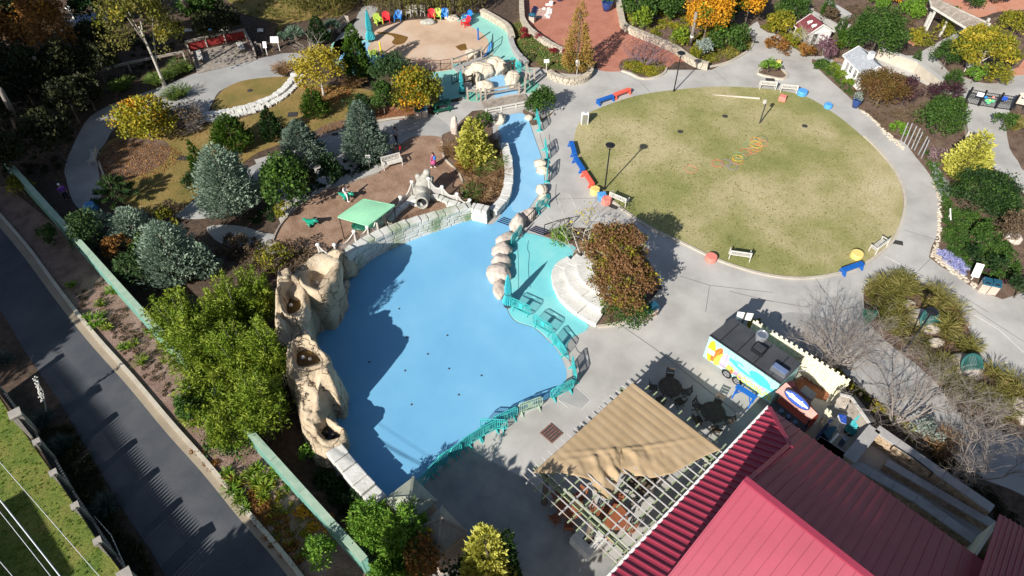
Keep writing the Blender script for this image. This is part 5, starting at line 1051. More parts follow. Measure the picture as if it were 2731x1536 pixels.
def dino(s, rz, label):
 g = P1(s); t = thing('spring_rider', label, 'spring rider', g + Vector((0, 0, .05)), rz, 'green dinosaur spring riders', (.66, .66, .66)); bm_ = bmesh.new()
 V_ = [(-1.0, 0, .95, .10), (-.75, 0, .85, .17), (-.45, 0, .72, .25), (-.1, 0, .72, .33), (.3, 0, .82, .31), (.5, 0, 1.05, .24), (.7, 0, 1.2, .25), (.95, 0, 1.12, .18), (1.12, 0, 1.05, .11)]
 o = skinmesh('body', V_ + [(.45, .3, .62, .07), (.5, -.3, .62, .07), (-.1, .28, .35, .12), (-.1, -.28, .35, .12), (0, .3, .2, .1), (0, -.3, .2, .1)], [(i, i + 1) for i in range(8)] + [(4, 9), (4, 10), (3, 11), (3, 12), (11, 13), (12, 14)], M['dino'], t)
 for y in (-1, 1): MB().ball((.78, y * .2, 1.3), .045, 1).build('eye', M['white'], t)
 mb = MB(); mb.tube([(.13 * math.cos(a * .9), .13 * math.sin(a * .9), .03 + a * .018) for a in range(28)], .022, 5, False); mb.build('spring', M['black'], t); MB().cyl((0, 0, 0), .28, .03, 14).build('base_plate', M['black'], t)
 mb = MB(); mb.tube([(.25, -.35, .95), (.25, .35, .95)], .025, 6); mb.build('handle', M['black'], t); return t
def skinmesh(name, V_, E_, mat, parent=None, sub=2):
 me = bpy.data.meshes.new(name); me.from_pydata([v[:3] for v in V_], E_, []); o = bpy.data.objects.new(name, me); C.objects.link(o)
 sk = o.modifiers.new('s', 'SKIN'); me.skin_vertices.new() if not me.skin_vertices else None
 for i, v in enumerate(V_): r = v[3]; me.skin_vertices[0].data[i].radius = (r, r) if not isinstance(r, tuple) else r
 me.skin_vertices[0].data[0].use_root = True
 sb = o.modifiers.new('u', 'SUBSURF'); sb.levels = sub; sb.render_levels = sub; sk.use_smooth_shade = True
 dg = bpy.context.evaluated_depsgraph_get(); ev = o.evaluated_get(dg); m2 = bpy.data.meshes.new_from_object(ev); o.modifiers.clear(); o.data = m2; m2.materials.clear(); m2.materials.append(mat)
 m2.polygons.foreach_set('use_smooth', [True] * len(m2.polygons))
 if parent: o.parent = parent
 return o
dino('b2 550,815', R(-20), 'green dinosaur spring rider without a rider, lower left of the playground'); dino('b2 890,560', R(-15), 'green dinosaur spring rider with a child in white sitting on it')
t = thing('climbing_tunnel', 'grey sculpted hollow log tunnel with branching arms', 'play tunnel', P1('b2 1620,520'))
def lg(s, z): return G(*px(s)[0], z) - t.location
q = [lg('b2 1612,610', 1.2), lg('b2 1612,540', 1.25), lg('b2 1610,480', 1.2)]
mb = MB(); d = Vector((0.02, -.90, .30)).normalized(); a = lg('b2 1612,588', 1.25); n = 20; x = Vector((1, 0, 0)); y = d.cross(x).normalized(); rings = [(0.0, .95), (.06, 1.02), (.0, .72), (1.5, .70)]; vs = []
prof = [(1.3, .58), (.6, .52), (.1, .50), (-.02, .46), (.02, .38), (.5, .37), (1.2, .36)]
for dd, r_ in prof: vs += [a - d * dd + (x * math.cos(k * 2 * math.pi / n) + y * math.sin(k * 2 * math.pi / n)) * r_ for k in range(n)]
fs = [(i * n + k, i * n + (k + 1) % n, (i + 1) * n + (k + 1) % n, (i + 1) * n + k) for i in range(len(prof) - 1) for k in range(n)] + [tuple((len(prof) - 1) * n + k for k in range(n))]
mb.add(vs, fs); mb.m = 0; o = mb.build('tube', M['eleph'], t, smooth=True); MB().tube([a - d * .5, a - d * .45], .365, 20).build('dark_opening', M['black'], t)
V_ = [(*(a - d * .9), .50), (*lg('b2 1605,470', 1.1), .58), (*lg('b2 1620,410', 1.3), .56), (*lg('b2 1590,350', 1.7), .30), (*lg('b2 1562,300', 2.2), .26), (*lg('b2 1650,330', 1.9), .36), (*lg('b2 1665,265', 2.7), .26), (*lg('b2 1700,370', 1.5), .26), (*lg('b2 1715,325', 1.9), .17), (*lg('b2 1545,470', .5), .24), (*lg('b2 1720,440', .4), .24), (*lg('b2 1505,505', .1), .16), (*lg('b2 1760,425', .1), .15), (*lg('b2 1530,405', .8), .2)]
skinmesh('trunk_form', V_, [(0, 1), (1, 2), (2, 3), (3, 4), (2, 5), (5, 6), (2, 7), (7, 8), (1, 9), (1, 10), (9, 11), (10, 12), (1, 13)], M['eleph'], t)
def person(s, h, rz, label, top, legs, hair, z=0, lean=0, stride=.12, sit=False, arms='down', skirt=False, shoes='white', bag=None, capm=None):
 t = thing('person', label, 'person', P1(s) + Vector((0, 0, z)), rz); k = h / 1.7
 def v(x, y, z_, r): return (x * k + lean * z_ * k, y * k, z_ * k, r * k)
 if sit: LG = [[(.1, .1, .88, .09), (.32, .22, .80, .075), (.36, .28, .42, .055), (.34, .30, .06, .045), (.46, .31, .04, .035)], [(.1, -.1, .88, .09), (.32, -.22, .80, .075), (.36, -.28, .42, .055), (.34, -.30, .06, .045), (.46, -.31, .04, .035)]]
 else: LG = [[(.0, .09, .86, .085), (stride * .8, .10, .48, .062), (stride, .10, .09, .045), (stride + .15, .11, .04, .036)], [(.0, -.09, .86, .085), (-stride * .5, -.10, .48, .062), (-stride * 1.3, -.10, .10, .045), (-stride * 1.3 + .15, -.11, .04, .036)]]
 V_ = [v(0, 0, .95, .13), v(0, 0, 1.12, .115), v(0, 0, 1.30, .135), v(0, 0, 1.42, .09), v(0, 0, 1.50, .048), v(.01, 0, 1.60, .085), v(.015, 0, 1.68, .075)]; E_ = [(i, i + 1) for i in range(6)]
 for lg_ in LG:
  p = 0
  for q in lg_: V_.append(v(*q)); E_.append((p, len(V_) - 1)); p = len(V_) - 1
 for sd in (-1, 1):
  am = [(0, .19, 1.38, .055), (.02, .25, 1.12, .042), (.10, .25, .90, .032)] if arms == 'down' else [(0, .19, 1.38, .055), (.12, .23, 1.16, .042), (.32, .16, 1.10, .032)]
  p = 2
  for q in am: V_.append(v(q[0], sd * q[1], q[2], q[3])); E_.append((p, len(V_) - 1)); p = len(V_) - 1
  ex, ey, ez = am[-1][0], sd * am[-1][1], am[-1][2]; dx, dz = ((.03, -.07) if arms == 'down' else (.08, -.01))
  V_.append(v(ex + dx * .7, ey, ez + dz * .7, .030)); E_.append((p, len(V_) - 1)); hnd = len(V_) - 1
  for f_ in range(5):
   o_ = (f_ - 2) * .018; L_ = (.6, .9, 1.0, .92, .75)[f_]
   V_.append(v(ex + dx * (.7 + .7 * L_) + (o_ if arms == 'down' else 0), ey + (0 if arms == 'down' else o_), ez + dz * (.7 + .7 * L_), .009)); E_.append((hnd, len(V_) - 1))
   V_.append(v(ex + dx * (.7 + 1.2 * L_) + .01, ey + (0 if arms == 'down' else o_) - sd * .01, ez + dz * (.7 + 1.15 * L_), .007)); E_.append((len(V_) - 2, len(V_) - 1))
 skinmesh('body', V_, E_, M['skin'], t)
 T_ = [v(0, 0, .93, .15), v(0, 0, 1.12, .14), v(0, 0, 1.30, .155), v(0, 0, 1.41, .10)]; Te = [(0, 1), (1, 2), (2, 3)]
 for sd in (-1, 1):
  am = [(0, .19, 1.38, .068), (.02, .25, 1.12, .056), (.08, .25, .95, .048)] if arms == 'down' else [(0, .19, 1.38, .068), (.12, .23, 1.16, .056), (.28, .17, 1.11, .048)]
  p = 2
  for q in am: T_.append(v(q[0], sd * q[1], q[2], q[3])); Te.append((p, len(T_) - 1)); p = len(T_) - 1
 skinmesh('top', T_, Te, top, t)
 if skirt: MB().lathe((lean * .8 * k, 0, 0), [(.30 * k, .55 * k), (.22 * k, .8 * k), (.15 * k, 1.0 * k), (.0, 1.02 * k)], 14).build('skirt', top, t, smooth=True)
 P_ = [v(0, 0, .93, .135)]; Pe = []
 for lg_ in LG:
  p = 0
  for q in lg_[:-1]: P_.append(v(q[0], q[1], q[2] + (.03 if q[2] < .2 else 0), q[3] + .014)); Pe.append((p, len(P_) - 1)); p = len(P_) - 1
 skinmesh('trousers', P_, Pe, legs, t)
 mb = MB(); mb.ball(v(-.025, 0, 1.655, 0)[:3], .112 * k, 2, (1, .95, 1.0)); mb.build('hair' if capm is None else 'cap', hair if capm is None else capm, t, smooth=True)
 mb = MB(); mb.ball(v(.098, 0, 1.60, 0)[:3], .018 * k, 1); mb.build('nose', M['skin'], t)
 for sd in (-1, 1): MB().ball(v(.09, sd * .032, 1.63, 0)[:3], .010 * k, 1).build('eye', M['dark'], t)
 for lg_ in LG: e = lg_[-1]; MB().ball(v(e[0] - .05, e[1], .045, 0)[:3], .065 * k, 2, (2.0, .9, .8)).build('shoe', M[shoes], t)
 if bag: MB().ball(v(-.2, .02, 1.2, 0)[:3], .17 * k, 2, (.7, 1, 1.3)).build('backpack', bag, t, smooth=True)
 return t
pink = solid('magenta_cloth', (.52, .10, .25), .8); redc = solid('red_cloth', (.62, .02, .03), .8); whc = solid('white_cloth', (.75, .75, .76), .8); navyc = solid('navy_cloth', (.02, .025, .05), .8); purc = solid('purple_cloth', (.26, .07, .42), .8); greyc = solid('grey_cloth', (.30, .33, .40), .8)
person('b2 1730,245', 1.55, R(150), 'girl in a magenta coat and dark leggings carrying a blue bag across the bark chips', pink, navyc, M['hairb'], skirt=True, bag=M['azure'])
person('b2 1410,112', 1.05, R(200), 'small child in a red top on the bark chips behind the bench', redc, navyc, M['hairb'], shoes='dark')
person('a2 1372,1390', 1.68, R(250), 'adult in a grey white top and dark trousers walking in the tree shade', greyc, navyc, M['hairb'], bag=M['navy'], shoes='dark')
person('b2 885,570', 1.35, R(-15), 'child in white clothes riding the green dinosaur', whc, whc, M['hairb'], z=.22, sit=True, arms='fwd')
person('b1 660,560', 1.65, R(-40), 'person in a purple top with a white cap standing by the green wall', purc, navyc, M['hairb'], capm=M['white'], shoes='dark')
def garden_bench(label, m='offw', L=1.5):
 t = thing('garden_bench', label, 'bench', (0, 0, 0), 0, 'slatted white garden benches'); mb = MB()
 for i in range(5): mb.box((0, -.22 + i * .10, .43), (L, .075, .03))
 mb.build('seat', M[m], t); mb = MB(); mb.box((0, .27, .86), (L, .05, .09)); mb.box((0, .25, .50), (L, .04, .06))
 for i in range(13): mb.box((-L / 2 + .08 + i * (L - .16) / 12, .26, .68), (.05, .03, .32))
 mb.build('backrest', M[m], t)
 for x in (-1, 1):
  MB().box((x * (L / 2 - .03), -.26, .31), (.06, .06, .62)).build('leg', M[m], t); MB().box((x * (L / 2 - .03), .27, .45), (.06, .06, .9)).build('leg', M[m], t)
  MB().box((x * (L / 2 - .03), -.01, .635), (.08, .60, .035)).build('armrest', M[m], t)
 return t
bl = [('b3 1050,580', R(180) + R(-35), 'slatted white bench beside the coral cube, its back to the path'), ('b3 2210,1120', R(180) + R(-12), 'slatted white bench at the lower lawn edge, right of the coral drum'), ('b4 1120,1030', R(180) + R(38), 'slatted white bench by the yellow drum at the lower right'),
      ('a4 55,855', R(180) + R(-8), 'left of the two slatted benches at the top of the oval lawn'), ('a4 255,890', R(180) + R(-10), 'right of the two slatted benches above the oval lawn, beside the blue drum'), ('b2 1330,235', R(25), 'pale wooden bench on the bark chips near the red clad child'), ('b1 925,180', R(105) + R(180), 'slatted white bench beside the shady left path')]
bz = None
for s, rz, l in bl:
 g = P1(s) + Vector((0, 0, .03)); 
 if bz is None: bz = garden_bench(l); bz.location = g; bz.rotation_euler = (0, 0, rz)
 else: dup(bz, g, rz, l, None, (1.1, 1.1, 1.1) if 'bark' in l else None)
def play_bench(label, m):
 t = thing('play_bench', label, 'bench', (0, 0, 0), 0, 'bright plastic play benches'); L = 1.65; mb = MB(); mb.box((0, 0, .45), (L, .38, .09)); mb.add([(-L / 2, -.19, .41), (L / 2, -.19, .41), (L / 2, -.16, .30), (-L / 2, -.16, .30), (-L / 2, .19, .41), (L / 2, .19, .41), (L / 2, .16, .30), (-L / 2, .16, .30)], [(0, 3, 2, 1), (4, 5, 6, 7)]); mb.build('seat', M[m], t)
 for x in (-1, 1):
  mb = MB(); X = x * (L / 2 - .12)
  for a, b in (((X, -.17, .42), (X, -.30, 0)), ((X, .17, .42), (X, .30, 0)), ((X, -.28, .06), (X, .28, .06)), ((X, -.2, .05), (X, .2, .40)), ((X, .2, .05), (X, -.2, .40))): mb.beam(a, b, .10, .06)
  mb.build('end_frame', M[m], t)
 return t
for s1, s2, m, l in (('a3 845,1015', 'a3 990,965', 'blue', 'blue play bench touching a coral one at the top left of the lawn'), ('a3 1005,955', 'a3 1150,900', 'coral', 'coral play bench touching a blue one at the top left of the lawn'), ('b3 590,35', 'b3 620,145', 'blue', 'upper blue play bench on the left side of the lawn'),
                     ('b3 630,190', 'b3 700,300', 'blue', 'lower blue play bench on the left side of the lawn, above the coral one'), ('b3 715,325', 'b3 790,440', 'coral', 'coral play bench next to the yellow cube'), ('b4 770,1275', 'b4 955,1210', 'blue', 'blue play bench at the lower right of the lawn beside the yellow drum')):
 a, b = P1(s1), P1(s2); d = b - a; t = play_bench(l, m); t.location = (a + b) / 2 + Vector((0, 0, .02)); t.rotation_euler = (0, 0, math.atan2(d.y, d.x)); t.scale = (max(.8, min(1.2, d.length / 1.55)), 1, 1)
def softblock(s, kind, m, label, r=.42, h=.5, rz=.3):
 g = P1(s); t = thing('soft_block', label, 'play block', g + Vector((0, 0, .06 if 'lawn' in label else .02)), rz, 'soft play drums and cubes'); n = 6 if kind == 'hex' else 4 if kind == 'cube' else 22
 k = r * (1.12 if n == 4 else 1); MB().lathe((0, 0, 0), [(k * .92, 0), (k, .05), (k, h - .07), (k * .94, h - .01), (k * .8, h)], n).build('body', M[m], t); MB().lathe((0, 0, h * .45), [(k + .006, 0), (k + .006, .03)], n).build('seam', M[m], t)
softblock('b3 820,490', 'hex', 'yellow', 'yellow hexagonal cube between the coral bench and the blue cube'); softblock('b3 888,545', 'cube', 'skyb', 'blue cube between the yellow and coral cubes', .42, .48, .9); softblock('b3 930,585', 'hex', 'peach', 'coral hexagonal cube at the end of the row, by the white bench', .42, .5, .1)
softblock('b3 1937,1140', 'drum', 'peach', 'coral drum on the kerb below the oval lawn', .42, .42); softblock('b4 912,1110', 'drum', 'yellow', 'yellow drum on the lawn at the lower right', .44, .42); softblock('a4 390,915', 'drum', 'skyb', 'big blue drum right of the two upper benches', .46, .45); softblock('a4 200,972', 'cube', 'peach', 'coral block on the lawn below the upper benches', .38, .45)
softblock('a4 640,1042', 'drum', 'skyb', 'small blue drum on the ring walk near the blue pot', .36, .4); softblock('a4 160,632', 'cube', 'yellow', 'yellow block on the triangular island', .30, .5); softblock('a4 355,385', 'hex', 'orange', 'orange block inside the red roofed cottage porch', .28, .4)
softblock('b1 890,650', 'drum', 'skyb', 'sky blue drum at the shaded end of the left path', .5, .5)
hp = [('e7 1095,1345', .50, 'byel', 'bright yellow hoop, the upper of the two yellow ones'), ('e7 1090,1265', .46, 'orange', 'orange hoop above the upper yellow hoop'), ('e7 1215,1235', .48, 'darkteal', 'grey green hoop at the top of the hoop group'), ('e7 1235,1320', .44, 'peach', 'faint pink hoop right of the upper yellow hoop'), ('e7 945,1370', .46, 'pgreen', 'green hoop left of the upper yellow hoop'),
      ('b3 2380,60', .46, 'orange', 'orange hoop just below the upper yellow hoop'), ('b3 2345,85', .42, 'peach', 'pink hoop overlapping the orange hoop'), ('b3 2280,98', .46, 'coral', 'red hoop in the middle of the row'), ('b3 2210,135', .44, 'pgreen', 'green hoop behind the lower yellow hoop'), ('b3 2250,145', .44, 'darkteal', 'dark green hoop right of the lower yellow hoop'),
      ('b3 2197,158', .42, 'byel', 'bright yellow hoop, the lower of the two yellow ones'), ('b3 2200,185', .46, 'orange', 'orange hoop below the lower yellow hoop'), ('b3 2150,240', .42, 'purple', 'grey violet hoop, lowest in the row'), ('b3 2088,205', .44, 'purple', 'violet hoop left of the lower yellow hoop'), ('b3 2005,212', .48, 'coral', 'red hoop at the lower left of the row'), ('b3 1745,265', .5, 'peach', 'lone pink hoop left of all the others')]
for i, (s, r, m, l) in enumerate(hp):
 g = P1(s); o = MB().tube([(r * math.cos(a * math.pi / 16), r * math.sin(a * math.pi / 16), .02) for a in range(33)], .017, 5, False).build('hoop', M[m]); o.location = g + Vector((0, 0, .062 + .006 * (i % 5))); tag(o, l, 'hoop', 'play hoops scattered on the oval lawn')
t = thing('lawn_pole', 'pale tapering log lying on the upper right of the lawn', 'log', P1('e7 650,310')); a, b = P('e7 150,262 1180,345', .16); MB().tube([a, a.lerp(b, .2), a.lerp(b, .6), b], [.02, .06, .09, .10], 9).build('log', M['kerb'], t, world=True)
t = thing('lawn_pole', 'dark grey pole with a pale box on top in the upper lawn', 'post', P1('e7 1170,885')); MB().tube([(0, 0, 0), (.02, 0, 2.35)], .06, 8).build('pole', M['dark'], t); MB().box((-.12, 0, 2.25), (.22, .2, .3), .3).build('box', M['offw'], t)
def lamp(s, h, label, m='black', hat=True):
 t = thing('street_lamp', label, 'lamp post', P1(s), 0, 'park lamp posts'); MB().lathe((0, 0, 0), [(.11, 0), (.11, .12), (.06, .3), (.05, h * .92), (.045, h - .5)], 10).build('pole', M[m], t)
 mb = MB()
 for k in range(4): a = k * math.pi / 2; mb.tube([(0, 0, h - .55), (.17 * math.cos(a), .17 * math.sin(a), h - .38), (.22 * math.cos(a), .22 * math.sin(a), h - .05)], .018, 5)
 mb.build('cage', M[m], t); MB().lathe((0, 0, h - .07), [(.36, 0), (.37, .03), (.22, .10), (.03, .14)], 20).build('lamp_hood', M[m], t); MB().lathe((0, 0, h - .30), [(.07, 0), (.12, .12), (.12, .22)], 12).build('bulb_glass', M['chrome'], t)
lamp('b3 915,455', 4.4, 'black lamp post on the left edge of the oval lawn'); lamp('a3 1583,885', 4.0, 'black lamp post at the top of the oval lawn near the stone wall'); lamp('c4 1375,655', 4.2, 'black lamp post rising out of the grass island')
lamp('a1 695,1030', 2.2, 'short white lamp in the dark woodland', 'white'); lamp('a1 715,180', 1.3, 'small pale lamp beside the blue grey panels', 'white')
def sign(s, label, w_, h, zb, m='white', rz=0, tilt=.9, posts=2, text=None):
 t = thing('garden_sign', label, 'sign', P1(s), rz); o = MB().box((0, 0, zb), (w_, .04, h), 0, -tilt).build('panel', M[m], t)
 for x in ([-w_ * .35, w_ * .35] if posts == 2 else [0]): MB().box((x, 0, zb / 2), (.07, .06, zb)).build('post', M['offw' if m == 'white' else 'dark'], t)
sign('a3 350,690', 'small white sign on a post in the flower bed', .5, .35, 1.1, posts=1); sign('a3 645,725', 'tall white post sign at the tip of the flower bed', .36, .55, 1.3, posts=1, tilt=.3); sign('h4 1690,700', 'narrow white sign on a post right of the deck', .35, .6, 1.1, posts=1, tilt=.5); sign('h4 1880,620', 'large white sign on two posts right of the deck', .8, .6, 1.2, tilt=.6)
sign('b2 1110,250', 'white post sign in front of the upper spruce by the playground', .4, .6, 1.1, posts=1, tilt=.3); sign('a4 2000,700', 'white tilted board in the bed of the yellow tree', 1.1, .6, .8, rz=-.25, tilt=1.1); sign('b4 2025,1330', 'tall white sign on a broad post beside the pair of bins', .5, 1.0, 1.0, posts=1, rz=-.4, tilt=.5)
sign('h4 690,400', 'pale blue sign board on the deck rail', .7, .35, 1.15, 'skyb', .15, 1.0, 2); sign('a2 740,410', 'diamond shaped grey sign among the palms', .3, .3, 1.3, 'steel', .6, .2, 1); sign('a1 1890,60', 'small white sign in the upper woodland', .45, .35, .8); sign('b4 1800,740', 'thin white stake leaning among the flowers', .08, .9, .5, posts=1, tilt=.9)
sign('h4 200,300', 'pale leaf shaped plaque in the dark bed above the deck', .9, .4, .5, 'whitest', .3, 1.2, 1); sign('h4 1570,290', 'small lettered pale plaque in the brown clearing', .6, .4, .4, 'whitest', .1, 1.1, 1)
def bins(s, ml, label, rz=0):
 t = thing('litter_bin', label, 'bin', P1(s), rz, 'pebble sided litter bins'); MB().box((0, 0, .40), (.52, .52, .80)).build('body', M['bin'], t); mb = MB(); mb.box((0, 0, .86), (.56, .56, .12)); mb.box((0, .03, .99), (.50, .44, .18)); mb.build('lid', M[ml], t); MB().box((0, -.20, 1.0), (.34, .06, .10)).build('slot', M['black'], t)
bins('c3 1300,330', 'binbox', 'green lidded bin at the kerb of the copper tree bed', R(25)); bins('c3 1370,290', 'binblue', 'blue lidded bin just right of the green lidded one', R(25)); bins('b4 2125,1430', 'binblue', 'left of the two blue lidded bins at the far right of the plaza', R(-22)); bins('b4 2215,1449', 'binblue', 'right of the two blue lidded bins at the far right of the plaza', R(-22)); bins('a2 1580,1140', 'binbox', 'green lidded bin under the yellow maple', R(15)); bins('a2 1640,1130', 'binblue', 'blue lidded bin beside the green picnic table', R(15))
t = thing('control_box', 'grey cabinet in a white frame on the left edge of the oval lawn', 'cabinet', P1('a3 718,1200'), .05); MB().box((0, 0, .52), (.50, .34, 1.0)).build('cabinet', M['steel'], t); mb = MB()
for x in (-.28, .28): mb.box((x, 0, .55), (.05, .40, 1.1))
mb.box((0, 0, 1.12), (.62, .42, .06)); mb.build('frame', M['white'], t); MB().cyl((0, 0, 1.15), .05, .12, 8).build('knob', M['steel'], t)
def pot(s, r, h, label, pal='green'):
 t = thing('planter_pot', label, 'plant pot', P1(s), 0); MB().lathe((0, 0, 0), [(r * .62, 0), (r * .9, h * .6), (r, h * .95), (r * 1.05, h), (r * .9, h), (r * .88, h * .9)], 20).build('pot', M['bluepot'], t, smooth=True); leafmesh('plant', [blob((0, 0, h + .25), (r * 1.1, r * 1.1, .4), 150, .12)[0]], FM[pal], t)
pot('a4 905,1035', .42, .85, 'tapered dark blue pot with a small plant beside the ring walk', 'sagegrey'); pot('a3 935,100', .62, 1.0, 'big dark blue pot with a bright green plant on the red court', 'bgreen'); pot('a3 480,5', .5, .7, 'dark blue pot cut by the top edge of the picture', 'green')
t = thing('board_game_mat', 'pinkish checkered mat lying on the red court', 'game mat', P1('a3 310,125')); q = P('a3 240,72 412,90 388,182 205,168', .045); MB().prism([(p.x, p.y) for p in q], .034, .045).build('mat', M['pinkroof'], t, world=True); mb = MB()
for i in range(8):
 for j in range(8):
  if (i + j) % 2:
   f_ = lambda a, b: q[0].lerp(q[1], a).lerp(q[3].lerp(q[2], a), b) + Vector((0, 0, .003)); c4 = [f_(i / 8 + .005, j / 8 + .005), f_((i + 1) / 8 - .005, j / 8 + .005), f_((i + 1) / 8 - .005, (j + 1) / 8 - .005), f_(i / 8 + .005, (j + 1) / 8 - .005)]; mb.add(c4, [(0, 1, 2, 3)] if (c4[1] - c4[0]).cross(c4[2] - c4[0]).z > 0 else [(3, 2, 1, 0)])
mb.build('dark_squares', M['bin'], t, world=True)
wd = ['375,88', '393,100', '372,112', '392,125', '365,135', '352,152', '372,168', '330,88']; bd = ['240,75', '228,95', '255,88', '222,118', '248,110', '215,140', '235,150', '240,130']
DP = {'white': ['the uppermost on its right side', 'the outer one of the second row', 'the inner one of the second row', 'the outer one of the third row', 'the inner one of the third row', 'the lower inner one', 'the lowest of all', 'the single one near its top centre'], 'dark': ['the uppermost on its left side', 'the outer one of the second pair', 'the inner one of the second pair', 'the outer one of the third pair', 'the inner one of the third pair', 'the lowest outer one', 'the lowest inner one', 'just above the lowest inner one']}
for ls, m, nm in ((wd, 'white', 'white'), (bd, 'navy', 'dark')):
 for i, s in enumerate(ls): o = MB().cyl((0, 0, 0), .21, .07, 14).build('game_disc', M[m]); o.location = P1('a3 ' + s) + Vector((0, 0, .05)); tag(o, nm + ' disc on the pinkish game mat, ' + DP[nm][i], 'game disc', nm + ' discs on the mat')
for s, l in (('a3 362,48', 'lone white disc on the red court above the game mat, the left one'), ('a3 398,50', 'stack of white discs on the red court above the game mat')): o = MB().cyl((0, 0, 0), .24, .07 if 'lone' in l else .4, 14).build('game_disc', M['white']); o.location = P1(s) + Vector((0, 0, .03)); tag(o, l, 'game disc')
t = thing('litter_bin', 'teal grey recycling bin against the wall of the red court', 'bin', P1('a3 215,215'), -.4); MB().box((0, 0, .35), (.6, .5, .7)).build('body', M['bin'], t); MB().ball((0, 0, .8), .42, 2, (1, .7, .6)).build('lid', M['binblue'], t); MB().box((0, -.24, .8), (.3, .08, .14)).build('slot', M['black'], t)
for s, m, l in (('h3 2360,780', 'blue', 'short blue spray post on the right of the tan deck'), ('h3 487,1055', 'byel', 'short yellow spray post on the left of the tan deck')): t = thing('spray_post', l, 'post', P1(s)); MB().cyl((0, 0, .04), .085, 1.25, 10).build('post', M[m], t); MB().ball((0, 0, 1.3), .09, 2).build('nozzle', M[m], t)
def adirondack(s, m, rz, label):
 t = thing('lounge_chair', label, 'chair', P1(s) + Vector((0, 0, .05)), rz, 'bright lounge chairs round the tan deck'); mb = MB()
 for i in range(5): mb.beam((-.26 + i * .13, -.25, .38), (-.26 + i * .13, .25, .26), .115, .025)
 mb.build('seat', M[m], t); mb = MB()
 for i, hh in enumerate((.82, .95, 1.0, .95, .82)): mb.beam((-.28 + i * .14, .22, .25), (-.32 + i * .16, .55, .25 + hh * .75), .13, .025)
 mb.build('backrest', M[m], t)
 for x in (-1, 1): MB().beam((x * .36, -.32, .55), (x * .36, .38, .55), .13, .03).build('armrest', M[m], t); MB().box((x * .34, -.27, .27), (.05, .10, .54)).build('leg', M[m], t); MB().beam((x * .31, -.28, .32), (x * .31, .50, .04), .04, .12).build('leg', M[m], t)
for s, m, rz, l in (('h3 440,470', 'lime', R(35), 'lime green lounge chair behind the folded parasol'), ('h3 590,440', 'red', R(10), 'red lounge chair between a lime and a blue one under the left willow'), ('h3 815,410', 'azure', R(-3), 'blue lounge chair alone under the left willow'), ('h3 1465,385', 'red', R(3), 'red lounge chair in the row of three under the right willow'), ('h3 1580,375', 'lime', 0, 'lime green lounge chair in the middle of the row of three'),
     ('h3 1712,375', 'azure', R(-5), 'blue lounge chair at the right of the row of three'), ('h3 2140,400', 'azure', R(-50), 'blue lounge chair turned sideways at the upper right of the tan deck'), ('h3 2110,510', 'red', R(-55), 'red lounge chair turned sideways at the upper right of the tan deck'), ('h3 590,1190', 'azure', R(170), 'blue lounge chair half hidden behind the dark pine'), ('h3 820,1260', 'azure', R(160), 'deep blue lounge chair behind the pine, further right'), ('h3 330,1090', 'lime', R(200), 'lime green lounge chair half hidden beside the tall cypress')): adirondack(s, m, rz, l)
def ladchair(s, label, rz=0):
 t = thing('wooden_chair', label, 'chair', P1(s) + Vector((0, 0, .05)), rz, 'grey wooden chairs under the willows'); MB().box((0, 0, .45), (.5, .48, .04)).build('seat', M['offw'], t); mb = MB()
 for z_ in (.62, .8, .98): mb.box((0, .24, z_), (.46, .03, .09))
 mb.build('backrest', M['offw'], t)
 for x in (-1, 1):
  for y in (-1, 1): MB().box((x * .24, y * .23, .55 if y > 0 else .32), (.045, .045, 1.1 if y > 0 else .64)).build('leg', M['offw'], t)
ladchair('h3 1140,300', 'grey wooden chair at the left of the pair between the willows'); ladchair('h3 1290,300', 'grey wooden chair at the right of the pair between the willows'); ladchair('h3 1020,320', 'dim grey wooden chair in the willow shade')
t = thing('timber_swing', 'weathered timber bench seat beside the willow path', 'seat', P1('a2 860,280'), R(70)); planks_ = MB()
for i in range(4): planks_.box((0, -.2 + i * .13, .45), (2.0, .11, .04))
planks_.build('seat', M['wood'], t); mb = MB(); mb.box((0, .35, .8), (2.1, .05, .5)); mb.build('backrest', M['wood'], t)
for x in (-1, 1): MB().box((x * .95, .1, .5), (.09, .6, 1.0)).build('leg', M['wood'], t)
def picnic(s, m, label, rz, L=1.8, sc=1):
 t = thing('picnic_table', label, 'table', P1(s), rz, sc=(sc, sc, sc)); mb = MB()
 for i in range(5): mb.box((0, (i - 2) * .15, .74), (L, .14, .04))
 mb.build('table_top', M[m], t)
 for y in (-1, 1): MB().box((0, y * .68, .44), (L, .26, .04)).build('bench', M[m], t)
 for x in (-1, 1):
  mb = MB(); X = x * (L / 2 - .3); mb.beam((X, -.65, 0), (X, -.18, .72), .09, .06); mb.beam((X, .65, 0), (X, .18, .72), .09, .06); mb.beam((X, -.75, .40), (X, .75, .40), .05, .09); mb.build('leg_frame', M[m], t)
picnic('a2 1800,1060', 'dkgreen', 'dark green picnic table under the yellow maple', R(22)); 
t = thing('folding_table', 'cobalt blue slatted table with splayed legs against the painted trailer', 'table', P1('e2 600,790'), R(-46)); mb = MB(); L = 2.3
a_, b_ = P('e2 480,440 860,680', .95); c_, d_ = P('e2 830,790 450,530', .95); t.location = ((a_ + c_) / 2).x, ((a_ + c_) / 2).y, 0; dv = b_ - a_; t.rotation_euler = (0, 0, math.atan2(dv.y, dv.x)); L = dv.length; wd_ = (d_ - a_).length
for i in range(6): mb.box((0, (i - 2.5) * wd_ / 6, .95), (L, wd_ / 6 - .012, .05))
mb.build('table_top', M['blue'], t)
